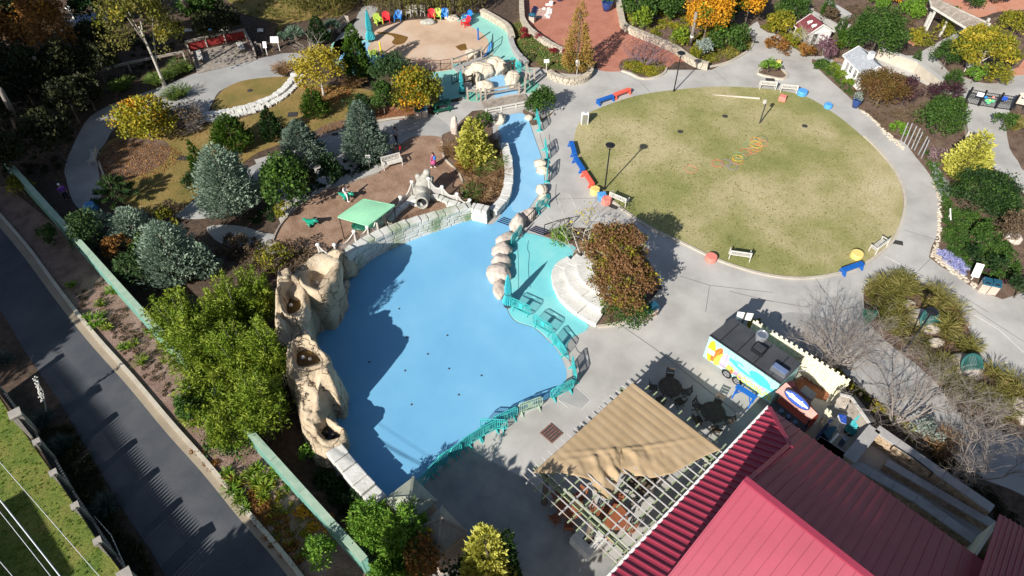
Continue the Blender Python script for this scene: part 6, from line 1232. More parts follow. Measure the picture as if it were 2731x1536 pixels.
for x in (-1, 1):
 mb = MB(); X = x * (L / 2 - .12); mb.beam((X, -wd_ / 2 + .05, .92), (X, -wd_ / 2 - .12, 0), .08, .06); mb.beam((X, wd_ / 2 - .05, .92), (X, wd_ / 2 + .05, 0), .08, .06); mb.beam((X, -wd_ / 2, .35), (X, wd_ / 2, .35), .06, .06); mb.beam((X, -wd_ / 2, .35), (X * .35, 0, .9), .05, .05); mb.build('leg_frame', M['blue'], t)
for i, (tp, b_) in enumerate((('a4 1420,1185', 'a4 1350,1362'), ('a4 1462,1190', 'a4 1382,1388'), ('a4 1505,1217', 'a4 1412,1418'), ('a4 1540,1237', 'a4 1450,1442'), ('a4 1562,1275', 'b4 1478,80'), ('a4 1610,1318', 'b4 1515,125'), ('a4 1626,1350', 'b4 1545,158'))):
 g = P1(b_); z = 1.9; tt = P1(tp, z); o = MB().tube([(0, 0, 0), tt - g], .055, 8).build('chime_pole', M['chrome']); o.location = g; tag(o, 'leaning silver pole, ' + ('first', 'second', 'third', 'fourth', 'fifth', 'sixth', 'last')[i] + ' from the upper left in the row beside the ring walk', 'pole', 'silver poles beside the ring walk')
t = thing('picture_gate', 'black iron garden gate with coloured cut out figures at the right edge', 'gate', P1('e8 950,880')); bs = P('e8 330,775 710,858 1170,930 1590,985'); h = 1.5
for p in bs: MB().box((p.x, p.y, h * .55), (.13, .13, h * 1.1)).build('post', M['black'], t, world=True)
for a, b in zip(bs, bs[1:]):
 mb = MB()
 for z_ in (.12, .75, 1.08, 1.42): mb.beam(a + Vector((0, 0, z_)), b + Vector((0, 0, z_)), .05, .05)
 d = b - a; n = int(d.length / .12)
 for k in range(1, n): q_ = a + d * k / n; mb.beam(q_ + Vector((0, 0, .12)), q_ + Vector((0, 0, 1.42)), .022, .022)
 mb.build('leaf', M['black'], t, world=True)
a, b, c_, d_ = bs
def gp(p, q_, u, z_): r_ = p.lerp(q_, u); return (r_.x, r_.y - .05, z_)
rzg = math.atan2((b - a).y, (b - a).x)
MB().box(gp(a, b, .72, 1.15), (.55, .03, .38), rzg).build('notice', M['white'], t, world=True); MB().box(gp(c_, d_, .22, 1.15), (.42, .03, .36), rzg).build('notice', M['bluesign'], t, world=True)
for u, z_, r_, m in ((.12, 1.0, .15, 'azure'), (.55, 1.1, .12, 'peach'), (.42, .75, .15, 'lime'), (.3, .7, .2, 'pgreen'), (.62, .72, .2, 'pgreen'), (.45, .5, .18, 'pgreen')): MB().ball(gp(b, c_, u, z_), r_, 2, (1, .15, .8), rz=rzg).build('cut_out_figure', M[m], t, world=True)
t = thing('notice_frame', 'grey notice board in a dark blue frame right of the black gate', 'notice board', P1('e8 1800,1000')); q = P('e8 1700,940 1880,985', 0); MB().box((0, 0, 1.25), (1.1, .05, 1.0), rzg, -.5).build('board', M['bin'], t)
mb = MB(); 
for z_ in (-.32, -.1, .12): mb.box((0, -.06 - z_ * .5, 1.25 + z_), (.8, .03, .1), rzg, -.5)
mb.build('lines', M['navy'], t); MB().box((.02, -.25, 1.6), (.85, .03, .25), rzg, -.5).build('heading', M['white'], t)
for x in (-.4, .4): MB().box((x, .05, .5), (.07, .07, 1.0)).build('post', M['dark'], t)
for s, l in (('h7 1460,410 1500,290 1860,250 1850,370', 'upper blue grey slab table in the woodland clearing'), ('h7 1530,580 1560,480 1870,455 1860,550', 'lower blue grey slab table in the woodland clearing')):
 q = P(s, .7); t = thing('slab_table', l, 'table', (sum(p.x for p in q) / 4, sum(p.y for p in q) / 4, 0)); MB().prism([(p.x, p.y) for p in q], .6, .7).build('top', M['solar'], t, world=True)
 for p in q: p = p.lerp(Vector((t.location.x, t.location.y, .7)), .15); MB().cyl((p.x, p.y, 0), .06, .6, 8).build('leg', M['dark'], t, world=True)
slab('clearing_path', 'h7 1200,490 1450,330 2000,240 2100,420 1500,600 1210,620', .03, M['conc_grey'], 'grey path in the woodland clearing', 2)
ZP = 3.42; A_, B_, C_ = P('f 1590,965 1812,1135 1340,1190', ZP); dAB = (B_ - A_); dAC = (C_ - A_); LAB, LAC = dAB.length, dAC.length; uAB, uAC = dAB / LAB, dAC / LAC
def ap(a, b, z=0): return A_ + uAB * a + uAC * b + Vector((0, 0, z))
t = thing('patio_arbour', 'white and sage timber patio arbour beside the crimson roof', 'arbour', (ap(LAB / 2, LAC / 2).x, ap(LAB / 2, LAC / 2).y, 0))
for i in range(17):
 b = LAC * i / 16; MB().beam(ap(-.35, b), ap(LAB + .12, b), .045, .07).build('rail', M['rail'], t, world=True)
for i in range(11):
 a = .15 + i * (LAB - .2) / 10; mb = MB(); mb.beam(ap(a, -.1, -.13), ap(a, LAC + .1, -.13), .07, .16)
 for sg, e in ((-1, 0), (1, LAC)):
  p0 = ap(a, e + sg * .1, -.13); p1 = ap(a, e + sg * .62, -.10); mb.add([p0 + uAB * .035 + Vector((0, 0, .08)), p0 - uAB * .035 + Vector((0, 0, .08)), p0 - uAB * .035 - Vector((0, 0, .08)), p0 + uAB * .035 - Vector((0, 0, .08)), p1 + uAB * .035 + Vector((0, 0, .05)), p1 - uAB * .035 + Vector((0, 0, .05)), p1 - uAB * .035 - Vector((0, 0, .02)), p1 + uAB * .035 - Vector((0, 0, .02))], [(0, 1, 5, 4), (1, 2, 6, 5), (2, 3, 7, 6), (3, 0, 4, 7), (4, 5, 6, 7), (3, 2, 1, 0)])
 mb.build('rafter', M['sage' if i % 4 else 'rail'], t, world=True)
for b in (.5, LAC - .6): MB().beam(ap(-.3, b, -.32), ap(LAB, b, -.32), .14, .2).build('beam', M['sage'], t, world=True); MB().beam(ap(-.3, b + .22, -.32), ap(LAB, b + .22, -.32), .08, .2).build('beam', M['sage'], t, world=True)
MB().beam(ap(-.3, LAC + .45, .06), ap(LAB + .1, LAC + .45, .06), .03, .03).build('edge_batten', M['pinkb'], t, world=True)
for a, b, m, r in ((.15, .5, 'offw', .12), (LAB * .5, .5, 'offw', .12), (.5, LAC - .5, 'barkt', .16), (LAB * .62, LAC - .5, 'barkt', .18), (LAB - .3, .5, 'offw', .12)):
 p = ap(a, b); MB().tube([(p.x, p.y, 0), (p.x, p.y, 1.6), (p.x, p.y, ZP - .4)], [r * 1.15, r, r * .9], 10).build('post', M[m], t, world=True)
p = ap(LAB * .62, LAC - .5); t2 = thing('stone_plinth', 'square white block plinth round the rough post at the edge of the patio', 'plinth', (p.x, p.y, 0), bang + 0); mb = MB(); rnd = random.Random(2)
for r_ in range(3):
 for i in range(3):
  for j in range(3):
   if i == 1 and j == 1: continue
   mb.box(((i - 1) * .46 + rnd.uniform(-.01, .01), (j - 1) * .46, .13 + r_ * .25), (.45, .45, .24))
mb.build('blocks', M['whitest'], t2)
low = [G(u, v, ZP) for u, v in px('d3 218,462 340,462 510,462 650,495 780,520 840,640 930,690 990,700 1040,520 1075,450 1190,472 1280,490 1380,500 1560,470 1780,350 1900,290 2040,235')]
t = thing('shade_cloth', 'tan shade cloth stretched over the patio arbour with a crumpled hanging corner', 'shade cloth', (A_.x, A_.y, ZP)); nS, nT = 90, 60; vs = []; lowr = []
cum = [0]
for a, b in zip(low, low[1:]): cum.append(cum[-1] + (b - a).length)
def lowat(s):
 s *= cum[-1]
 for i in range(len(low) - 1):
  if s <= cum[i + 1] + 1e-9: return low[i].lerp(low[i + 1], (s - cum[i]) / max(1e-9, cum[i + 1] - cum[i]))
 return low[-1]
for j in range(nT + 1):
 tt = j / nT
 for i in range(nS + 1):
  s = i / nS; p = A_ + (lowat(s) - A_) * tt; d = p - A_; a = d.dot(uAB); b = d.dot(uAC)
  zz = .10 + .035 * abs(math.cos(math.pi * b / (LAC / 16))) ** .5 - .025
  dg_ = (a / LAB + b / LAC)    # 1 on the B-C diagonal
  cr = max(0, min(1, (dg_ - .80) / .12)) ; cen = math.exp(-((s - .42) / .26) ** 2)
  zz += cr * cen * (.16 * noise.fractal(Vector((a * 1.0 + b * .5, b * 2.4 - a * 1.2, 2)), 1, 2, 4) + .09 * math.sin(b * 5 - a * 3 + 3 * noise.noise(Vector((a, b, 0)))))
  zz += .10 * math.exp(-((dg_ - (.80 + .05 * math.sin(s * 3))) / .018) ** 2) * math.sin(math.pi * s) + .07 * math.exp(-((dg_ - .90) / .015) ** 2) * math.sin(math.pi * min(1, s * 1.2))
  if dg_ > 1.02: zz -= max(0, (dg_ - 1.02)) * .9 * cen
  vs.append(Vector((p.x, p.y, ZP + (max(.055, zz) if dg_ < 1.07 else max(-.45, zz)))))
m_ = nS + 1; fs = [(j * m_ + i, (j + 1) * m_ + i, (j + 1) * m_ + i + 1, j * m_ + i + 1) for j in range(nT) for i in range(nS)]
mb = MB(); k = len(vs); mb.add(vs, fs); o = mb.build('cloth', M['tarp'], t, world=True, smooth=True); sd_ = o.modifiers.new('thick', 'SOLIDIFY'); sd_.thickness = .015
def round_table(s, label, m='teak', sz=.72):
 t = thing('round_table', label, 'table', P1(s) if isinstance(s, str) else s, 0, 'round patio tables'); MB().lathe((0, 0, .70), [(sz, 0), (sz + .02, .02), (sz, .045)], 26).build('table_top', M[m], t)
 MB().cyl((0, 0, 0), .05, .7, 8).build('pedestal', M['dark'], t); mb = MB()
 for k in range(4): a = k * math.pi / 2 + .4; mb.beam((0, 0, .05), (.45 * math.cos(a), .45 * math.sin(a), .03), .07, .05)
 mb.build('foot', M['dark'], t); return t.location
def fchair(m):
 t = thing('patio_chair', 'x', 'chair', (0, 0, 0), 0, 'slatted folding chairs on the patio'); mb = MB()
 for i in range(5): mb.box((0, -.2 + i * .10, .44), (.44, .08, .025))
 mb.build('seat', M[m], t); mb = MB()
 for i in range(3): mb.box((0, .27 + i * .02, .62 + i * .13), (.44, .025, .09))
 mb.build('backrest', M[m], t)
 for x in (-1, 1): mb = MB(); mb.beam((x * .23, -.28, 0), (x * .23, .24, .62), .035, .03); mb.beam((x * .23, .24, 0), (x * .23, -.22, .44), .035, .03); mb.beam((x * .23, .22, .42), (x * .23, .33, .95), .035, .03); mb.build('side_frame', M[m], t)
 return t
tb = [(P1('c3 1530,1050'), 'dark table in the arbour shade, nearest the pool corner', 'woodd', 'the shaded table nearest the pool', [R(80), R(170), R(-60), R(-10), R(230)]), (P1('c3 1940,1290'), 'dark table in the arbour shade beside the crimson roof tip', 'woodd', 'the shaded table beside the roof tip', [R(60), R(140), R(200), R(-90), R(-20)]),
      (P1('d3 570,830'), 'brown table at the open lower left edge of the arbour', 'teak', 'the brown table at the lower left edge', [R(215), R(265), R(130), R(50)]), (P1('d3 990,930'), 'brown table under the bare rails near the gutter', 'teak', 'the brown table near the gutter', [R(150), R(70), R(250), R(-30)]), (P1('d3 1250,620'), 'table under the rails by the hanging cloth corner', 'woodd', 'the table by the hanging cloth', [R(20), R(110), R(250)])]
ch0 = {}
pos = ['at its far side', 'on its upper left', 'on its lower right', 'on its right', 'on its lower left']
def where_(a):
 a = math.degrees(a) % 360; return ['on the right side of', 'on the upper right side of', 'on the far side of', 'on the upper left side of', 'on the left side of', 'on the lower left side of', 'on the near side of', 'on the lower right side of'][int((a + 22.5) // 45) % 8]
for c_, l, m, nm, an in tb:
 round_table(c_, l, m)
 for a in an:
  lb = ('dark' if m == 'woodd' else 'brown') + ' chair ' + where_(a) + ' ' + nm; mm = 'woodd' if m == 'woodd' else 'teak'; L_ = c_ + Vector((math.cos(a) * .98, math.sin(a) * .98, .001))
  if mm not in ch0: ch0[mm] = fchair(mm); ch0[mm].location = L_; ch0[mm].rotation_euler = (0, 0, a - math.pi / 2); ch0[mm]['label'] = lb
  else: dup(ch0[mm], L_, a - math.pi / 2, lb)
ZT = 2.55; a, b, c_, d_ = P('e1 245,685 690,345 2010,1220', ZT) + P('e2 1310,455', ZT); g0 = P1('c3 1860,718')
t = thing('food_trailer', 'pale aqua food trailer painted with surfboards, charcoal roof carrying vents', 'trailer', (((a + c_) / 2).x, ((a + c_) / 2).y, 0))
q = [Vector((p.x, p.y, 0)) for p in (a, b, c_, d_)]
MB().prism([(p.x, p.y) for p in q], .42, ZT - .06).build('body', M['mural'], t, world=True)
ctr = sum(q, Vector((0, 0, 0))) / 4; MB().prism([(p.x + (p.x - ctr.x) * .015, p.y + (p.y - ctr.y) * .015) for p in q], ZT - .058, ZT).build('roof', M['troof'], t, world=True)
tx = (q[3] - q[0]); LT = tx.length; tx.normalize(); ty = Vector((-tx.y, tx.x, 0)); 
if ty.dot(q[1] - q[0]) < 0: ty = -ty
WT = (q[1] - q[0]).dot(ty)
def tl(x, y, z): return q[0] + tx * x + ty * y + Vector((0, 0, z))
mb = MB()
for x in (.14, .38, .62, .86): mb.beam(tl(LT * x, .05, ZT + .006), tl(LT * x, WT * .95, ZT + .006), .05, .012)
mb.beam(tl(0, .04, ZT + .01), tl(LT, .04, ZT + .01), .06, .03); mb.build('roof_seam', M['black'], t, world=True)
def mural(shape, m, zo=.004, nm='painted_shape'):
 """shape: outline in (along, up) metres on the near side"""
 mb = MB(); vs = [tl(x, -zo, z_) for x, z_ in shape]; n = len(vs); mb.add(vs + [tl(x, .0, z_) for x, z_ in shape], [tuple(range(n)), tuple(range(n, 2 * n))[::-1]] + [(i, n + i, n + (i + 1) % n, (i + 1) % n) for i in range(n)]); mb.build(nm, m if not isinstance(m, str) else M[m], t, world=True)
def ell(cx_, cz, rx, rz_, an=0, n=20, tip=0): return [(cx_ + math.cos(an) * rx * math.cos(k * 2 * math.pi / n) - math.sin(an) * rz_ * math.sin(k * 2 * math.pi / n), cz + math.sin(an) * rx * math.cos(k * 2 * math.pi / n) + math.cos(an) * rz_ * math.sin(k * 2 * math.pi / n)) for k in range(n)]
lim = solid('mural_lime', (.70, .80, .10), .5); lav = solid('mural_lavender', (.55, .47, .72), .5); redo = solid('mural_red_orange', (.80, .17, .03), .5); cy_ = solid('mural_cyan', (.08, .66, .72), .5); pk_ = solid('mural_pink', (.85, .30, .52), .5); wpink = solid('mural_pale_pink', (.9, .72, .8), .5)
S_ = LT / 5.2
mural(ell(.42 * S_, 1.35, .28, .98, .05), 'byel'); mural([(.16 * S_, 1.0), (.70 * S_, 1.05), (.70 * S_, 1.5), (.16 * S_, 1.45)], 'white', .007); mural(ell(.86 * S_, 1.35, .25, .85, -.25), redo, .006); mural(ell(.86 * S_, 1.35, .03, .8, -.25), 'orange', .009); mural(ell(1.18 * S_, 1.15, .28, .78, -.35), lim, .008); mural(ell(1.48 * S_, 1.25, .27, .80, -.05), lav, .010)
mural(ell(1.95 * S_, .95, .34, .30), 'lime', .006); mural(ell(2.05 * S_, 1.75, .35, .16), cy_); mural(ell(2.5 * S_, 1.95, .3, .07, -.2), cy_); mural(ell(2.8 * S_, 1.5, .7, .12, -.12), cy_); mural(ell(4.0 * S_, 1.75, .75, .42, -.15), cy_, .005); mural(ell(4.85 * S_, 1.55, .25, .12, .3), cy_, .006)
mural(ell(2.15 * S_, .80, .10, .22, 0), redo, .009); mural([(2.3 * S_, 1.05), (4.55 * S_, 1.28), (4.55 * S_, 1.12), (2.3 * S_, .72)], pk_, .006); mural([(2.9 * S_, 1.05), (4.3 * S_, 1.2), (4.3 * S_, 1.12), (2.9 * S_, .95)], wpink, .009)
mb = MB()
for k in range(1, 10): mb.beam(tl(k * LT / 10, -.012, .45), tl(k * LT / 10, -.012, ZT - .08), .012, .006)
mb.build('panel_joints', M['dark'], t, world=True)
def lettering(txt, size, org, ax, upv, mat, parent, ext=.006, nm='lettering', wdt=None):
 cu = bpy.data.curves.new(nm, 'FONT'); cu.body = txt; cu.size = size; cu.extrude = ext; cu.align_x = 'CENTER'; cu.align_y = 'CENTER'; cu.offset = .01; to = bpy.data.objects.new(nm, cu); C.objects.link(to); me = bpy.data.meshes.new_from_object(to); bpy.data.objects.remove(to)
 nv = ax.cross(upv).normalized(); k = 1
 if wdt: xs_ = [v.co.x for v in me.vertices]; k = wdt / (max(xs_) - min(xs_))
 off = parent.matrix_basis.inverted()
 for v in me.vertices: v.co = off @ (org + ax * v.co.x * k + upv * v.co.y + nv * v.co.z)
 me.materials.append(mat); o = bpy.data.objects.new(nm, me); C.objects.link(o); o.parent = parent; return o
lettering('COCONUTS', .62, tl(3.85 * S_, -.02, .83), tx, Vector((0, 0, 1)), lim, t, .01, wdt=2.5 * S_)
for x in (1.55, 2.35):
 w_ = thing('x', 'x', 'x'); bpy.data.objects.remove(w_); X = x * S_ + .35
 MB().tube([tl(X, .26, .36), tl(X, -.02, .36)], .36, 22).build('tyre', M['black'], t, world=True); o = MB().tube([tl(X, -.021, .36), tl(X, -.035, .36)], .21, 18).build('wheel_rim', M['chrome'], t, world=True)
 mb = MB(); 
 for k in range(5): a_ = k * 2 * math.pi / 5; mb.beam(tl(X + .05 * math.cos(a_), -.045, .36 + .05 * math.sin(a_)), tl(X + .2 * math.cos(a_ + .3), -.045, .36 + .2 * math.sin(a_ + .3)), .05, .02)
 mb.build('wheel_spokes', M['dark'], t, world=True)
mb = MB(); mb.beam(tl(1.1 * S_, -.01, .80), tl(3.0 * S_, -.01, .80), .06, .05); mb.build('wheel_arch', M['gutter'], t, world=True)
f1 = G(*px('e1 1240,700')[0], ZT + .35); mb = MB(); mb.lathe((f1.x, f1.y, ZT), [(.28, 0), (.28, .25), (.36, .3), (.36, .55), (.30, .57), (.28, .45)], 22); mb.build('exhaust_fan', M['chrome'], t, world=True, smooth=False); MB().cyl((f1.x, f1.y, ZT + .46), .24, .04, 18).build('fan_guard', M['steel'], t, world=True)
f1 = G(*px('e1 1195,950')[0], ZT + .2); MB().box((f1.x, f1.y, ZT + .16), (.75, .62, .32), math.atan2(tx.y, tx.x) ).build('roof_vent', M['black'], t, world=True); MB().box((f1.x, f1.y, ZT + .34), (.6, .5, .05), math.atan2(tx.y, tx.x)).build('vent_cover', M['dark'], t, world=True)
f1 = G(*px('e1 1590,1360')[0], ZT + .2); MB().box((f1.x, f1.y, ZT + .19), (.95, .42, .36), math.atan2(tx.y, tx.x)).build('air_conditioner', M['steel'], t, world=True); MB().box((f1.x, f1.y, ZT + .385), (.85, .36, .03), math.atan2(tx.y, tx.x)).build('unit_lid', M['solar'], t, world=True)
t = thing('menu_board', 'white folded sign board on a grey post behind the trailer', 'sign', P1('e1 880,480')); q2 = [G(*p, z_) for p, z_ in zip(px('e1 785,225 1090,265 1030,400 745,370'), (2.6, 2.6, 1.9, 1.9))]
mb = MB(); mb.add(q2 + [p - Vector((0, -.05, .03)) for p in q2], [(0, 3, 2, 1), (4, 5, 6, 7), (0, 1, 5, 4), (1, 2, 6, 5), (2, 3, 7, 6), (3, 0, 4, 7)]); mb.build('board', M['white'], t, world=True); p = G(*px('e1 940,240')[0], 2.7); MB().tube([(p.x, p.y, 0), (p.x, p.y, 2.7)], .06, 8).build('post', M['dark'], t, world=True)
def picket(s, h, label, m='cream', w_=.16, th_=.03):
 pts = [Vector((p.x, p.y, 0)) for p in P(s, h)]; t = thing('picket_fence', label, 'fence', pts[0]); mb = MB(); ml = MB(); rnd = random.Random(4)
 for a, b in zip(pts, pts[1:]):
  d = b - a; n = int(d.length / (w_ + .012)); rz = math.atan2(d.y, d.x); nv = Vector((-d.y, d.x, 0)).normalized()
  for i in range(n): p = a + d * (i + .5) / n; hh = h + (.08 if i % 2 else -.06) + rnd.uniform(-.02, .02); o_ = nv * (.022 if i % 2 else -.022); mb.box((p.x + o_.x, p.y + o_.y, hh / 2), (w_, th_, hh), rz)
  for z_ in (.4, h - .35): MB().beam(a + Vector((0, 0, z_)), b + Vector((0, 0, z_)), .12, .09).build('rail', M[m], t, world=True)
 mb.build('pickets', M[m], t, world=True)
picket('e1 1090,375 c4 860,925', 2.0, 'tall cream picket fence behind the food trailer and the kiosk')
picket('c4 860,925 c4 735,1030', 1.7, 'short cream picket return beside the board shed'); picket('e2 2230,905 2330,1090', 1.7, 'short cream picket panel at the right end of the kiosk')
ZK = 2.35; a, b, c_, d_ = [G(*p, z_) for p, z_ in zip(px('e2 1220,610 1425,432 2032,1040 1905,1152'), (ZK, ZK + .35, ZK + .35, ZK))]; e_, f_ = [G(*p, ZK) for p in px('e2 1500,450 2130,1047')]
t = thing('kiosk', 'drinks kiosk with faded pink roof and an oval blue sign', 'kiosk', (((a + c_) / 2).x, ((a + c_) / 2).y, 0)); mb = MB(); o_ = Vector((0, 0, .06)); mb.add([a, b, c_, d_, a - o_, b - o_, c_ - o_, d_ - o_], [(3, 2, 1, 0), (4, 5, 6, 7), (0, 1, 5, 4), (2, 3, 7, 6), (3, 0, 4, 7)]); mb.build('roof', M['pinkroof'], t, world=True)
back1 = b + (b - a) * .9 - Vector((0, 0, .65)); back2 = c_ + (c_ - d_) * .75 - Vector((0, 0, .6)); mb = MB(); mb.add([b, back1, back2, c_, b - o_, back1 - o_, back2 - o_, c_ - o_], [(3, 2, 1, 0), (4, 5, 6, 7), (0, 1, 5, 4), (1, 2, 6, 5), (2, 3, 7, 6)]); mb.build('roof_back', M['redsh'], t, world=True)
mb = MB(); mb.add([d_ - o_, c_ - o_, back2 - o_, Vector((back2.x, back2.y, ZK - .6)), Vector((d_.x, d_.y, ZK - .5))], [(0, 1, 2, 3, 4), (4, 3, 2, 1, 0)]); mb.build('end_panel', M['redbox'], t, world=True)
kx = (d_ - a); kx.z = 0; kl = kx.length; kx.normalize(); ky = Vector((-kx.y, kx.x, 0)); 
if ky.dot(b - a) < 0: ky = -ky
def kp(x, y, z): return Vector((a.x, a.y, 0)) + kx * x + ky * y + Vector((0, 0, z))
MB().prism([(p.x, p.y) for p in (kp(.1, .35, 0), kp(kl - .1, .35, 0), kp(kl - .1, 1.6, 0), kp(.1, 1.6, 0))], 0, .95).build('cart_body', M['redbox'], t, world=True)
MB().prism([(p.x, p.y) for p in (kp(.05, -.35, 0), kp(kl, -.35, 0), kp(kl, .5, 0), kp(.05, .5, 0))], .96, 1.02).build('counter', M['dark'], t, world=True); mb = MB(); mb.beam(kp(.05, -.42, 1.0), kp(kl, -.42, 1.0), .14, .05); mb.build('counter_edge', M['steel'], t, world=True)
for x in (.12, kl - .12): MB().beam(kp(x, .4, .9), kp(x, .4, ZK - .05), .08, .08).build('post', M['dark'], t, world=True)
for i in range(6): MB().cyl(kp(kl * .32 + i * .24 + .1 * (i % 2), .05 - .2 * (i % 2), 1.03), .12, .22, 14).build('drinks_tub', M['dark' if i % 2 else 'solar'], t, world=True)
sc_ = kp(kl * .50, .15, ZK + .42); nrm_ = (-ky * .80 + Vector((0, 0, .60))).normalized(); upk = kx.cross(nrm_).normalized() * -1
if upk.z < 0: upk = -upk
def oval(rx, ry, o0, o1, mat, nm):
 n = 30; vs = [sc_ + kx * rx * math.cos(k * 2 * math.pi / n) + upk * ry * math.sin(k * 2 * math.pi / n) + nrm_ * o for o in (o0, o1) for k in range(n)]; mb = MB(); mb.add(vs, [tuple(range(n, 2 * n)), tuple(range(n))[::-1]] + [(k, (k + 1) % n, n + (k + 1) % n, n + k) for k in range(n)]); mb.build(nm, mat, t, world=True)
oval(.82, .32, -.06, 0, M['navy'], 'sign_board'); oval(.76, .27, .002, .012, M['bluesign'], 'sign_face'); oval(.74, .09, .014, .020, M['white'], 'sign_stripe')
lettering('Slush', .34, sc_ + nrm_ * .03, kx, upk, M['white'], t, .008, wdt=.95)
t = thing('utility_box', 'flat grey utility cabinet behind the kiosk', 'cabinet', P1('e2 1850,640')); q2 = P('e2 1690,590 1795,490 2015,650 1925,760', 1.0); MB().prism([(p.x, p.y) for p in q2], 0, .98).build('cabinet', M['stonecap'], t, world=True); mb = MB(); mb.prism([(p.x + (p.x - t.location.x) * .03, p.y + (p.y - t.location.y) * .03) for p in q2], .982, 1.02); mb.build('lid', M['stonecap'], t, world=True)
t = thing('gas_meter', 'small white pipes and meters at the rear corner of the trailer', 'meter', P1('e2 1560,420')); MB().box((0, 0, .5), (.5, .35, .5), .5).build('box', M['steel'], t); MB().ball((-.2, .3, 1.0), .2, 2).build('dome', M['white'], t); MB().tube([(0, 0, 0), (0, 0, 1.2), (.4, 0, 1.2)], .04, 6).build('pipe', M['chrome'], t)
def box_(name, s, z0, z1, m, label, cat, zpx=None, lidm=None):
 q2 = P(s, z1); t = thing(name, label, cat, (sum(p.x for p in q2) / len(q2), sum(p.y for p in q2) / len(q2), 0)); MB().prism([(p.x, p.y) for p in q2], z0, z1 - .05).build('body', M[m], t, world=True); c0 = t.location
 MB().prism([(p.x + (p.x - c0.x) * .04, p.y + (p.y - c0.y) * .04) for p in q2], z1 - .048, z1).build('lid', M[lidm or m], t, world=True); return t
box_('wheeled_bin', 'e3 630,610 775,640 775,790 680,760', .05, 1.1, 'white', 'white bin with a deep blue lid in the service yard', 'bin', lidm='bluesign'); box_('cushion_box', 'e3 330,960 440,850 600,850 570,920 430,1080', .0, 1.0, 'binblue', 'dark blue covered box in the corner of the service yard', 'box'); box_('pale_crate', 'e3 690,1070 750,1025 815,1085 760,1135', 0, .7, 'solar', 'small pale blue crate in the service yard', 'crate')
t = thing('hand_trolley', 'white L shaped trolley frame in the service yard', 'trolley', P1('e3 450,1180')); mb = MB(); z_ = .8; q2 = P('e3 330,1090 455,1180 625,985', z_); mb.beam(q2[0], q2[1], .08, .06); mb.beam(q2[1], q2[2], .12, .06); mb.build('frame', M['white'], t, world=True); MB().beam(q2[1] - Vector((0, 0, .8)), q2[1], .06, .06).build('leg', M['dark'], t, world=True)
t = thing('low_wall', 'grey coping wall along the lower side of the service yard', 'wall', P1('e3 400,1200')); wallbox(t, 'e3 190,1090 760,1420', 0, 1.2, .42)
t = thing('yard_screen', 'dark screen panel between the kiosk and the service yard', 'screen', P1('e3 330,900')); mb = MB(); q2 = [Vector((p.x, p.y, 0)) for p in P('e3 490,720 200,1080', 1.7)]; mb.beam(q2[0] + Vector((0, 0, .85)), q2[1] + Vector((0, 0, .85)), .08, 1.7); mb.build('panel', M['dark'], t, world=True); mb = MB(); mb.beam(q2[0] + Vector((0, 0, 1.74)), q2[1] + Vector((0, 0, 1.74)), .14, .07); mb.build('cap', M['navy'], t, world=True)
def cottage(bl_, br_, depth, he, hr, label, roofm, over=.18):
 p0, p1 = P1(bl_), P1(br_); d = p1 - p0; L = d.length; rz = math.atan2(d.y, d.x); t = thing('play_cottage', label, 'cottage', p0, rz); D = depth
 mb = MB()
 mb.box((L / 2, .04, he / 2), (L, .08, he)); mb.box((L / 2, D - .04, he / 2), (L, .08, he))
 for X, s_ in ((0, 1), (L, -1)): mb.add([(X, 0, 0), (X, D, 0), (X, D, he), (X, D / 2, hr), (X, 0, he), (X + .08 * s_, 0, 0), (X + .08 * s_, D, 0), (X + .08 * s_, D, he), (X + .08 * s_, D / 2, hr), (X + .08 * s_, 0, he)], [(0, 1, 2, 3, 4), (9, 8, 7, 6, 5), (0, 5, 6, 1), (1, 6, 7, 2), (2, 7, 8, 3), (3, 8, 9, 4), (4, 9, 5, 0)])
 mb.build('wall', M['white'], t); sl_ = (hr - he) / (D / 2); o = over
 for sg in (0, 1):
  y0, y1 = (-o, D / 2) if sg == 0 else (D + o, D / 2); z0, z1 = he - o * sl_, hr; mb = MB(); mb.add([(-o, y0, z0 + .03), (L + o, y0, z0 + .03), (L + o, y1, z1 + .03), (-o, y1, z1 + .03), (-o, y0, z0 + .09), (L + o, y0, z0 + .09), (L + o, y1, z1 + .09), (-o, y1, z1 + .09)], [(0, 1, 2, 3), (7, 6, 5, 4), (0, 4, 5, 1), (1, 5, 6, 2), (2, 6, 7, 3), (3, 7, 4, 0)]); mb.build('roof', M[roofm], t)
 mb = MB()
 for X in (-o - .02, L + o + .02):
  for y0 in (-o, D + o): mb.beam((X, y0, he - o * sl_ + .05), (X, D / 2, hr + .05), .05, .12)
 mb.beam((-o, -o - .02, he - o * sl_ + .04), (L + o, -o - .02, he - o * sl_ + .04), .05, .10); mb.build('trim', M['white'], t); return t, L
def window(t, x, y, z, w_, h_, nm='window', side=0):
 fr = MB(); o = Vector((x, y, z))
 def bx(dx, dz, a, b, th=.05): fr.box((x + (dx if not side else 0), y + (0 if not side else dx), z + dz), ((a, th, b) if not side else (th, a, b)))
 bx(0, h_ / 2, w_ + .1, .06); bx(0, -h_ / 2, w_ + .1, .06); bx(-w_ / 2, 0, .06, h_); bx(w_ / 2, 0, .06, h_); bx(0, 0, .03, h_, .04); bx(0, 0, w_, .03, .04); bx(0, h_ / 4, w_, .02, .04)
 f = fr.build(nm, M['white'], t); MB().box((x, y, z), ((w_, .02, h_) if not side else (.02, w_, h_))).build('pane', M['black'], f)
t, L = cottage('h1 772,1072', 'h1 1030,1345', 2.3, 1.75, 2.45, 'white play cottage with grey shingle roof and a small cupola', 'shingle')
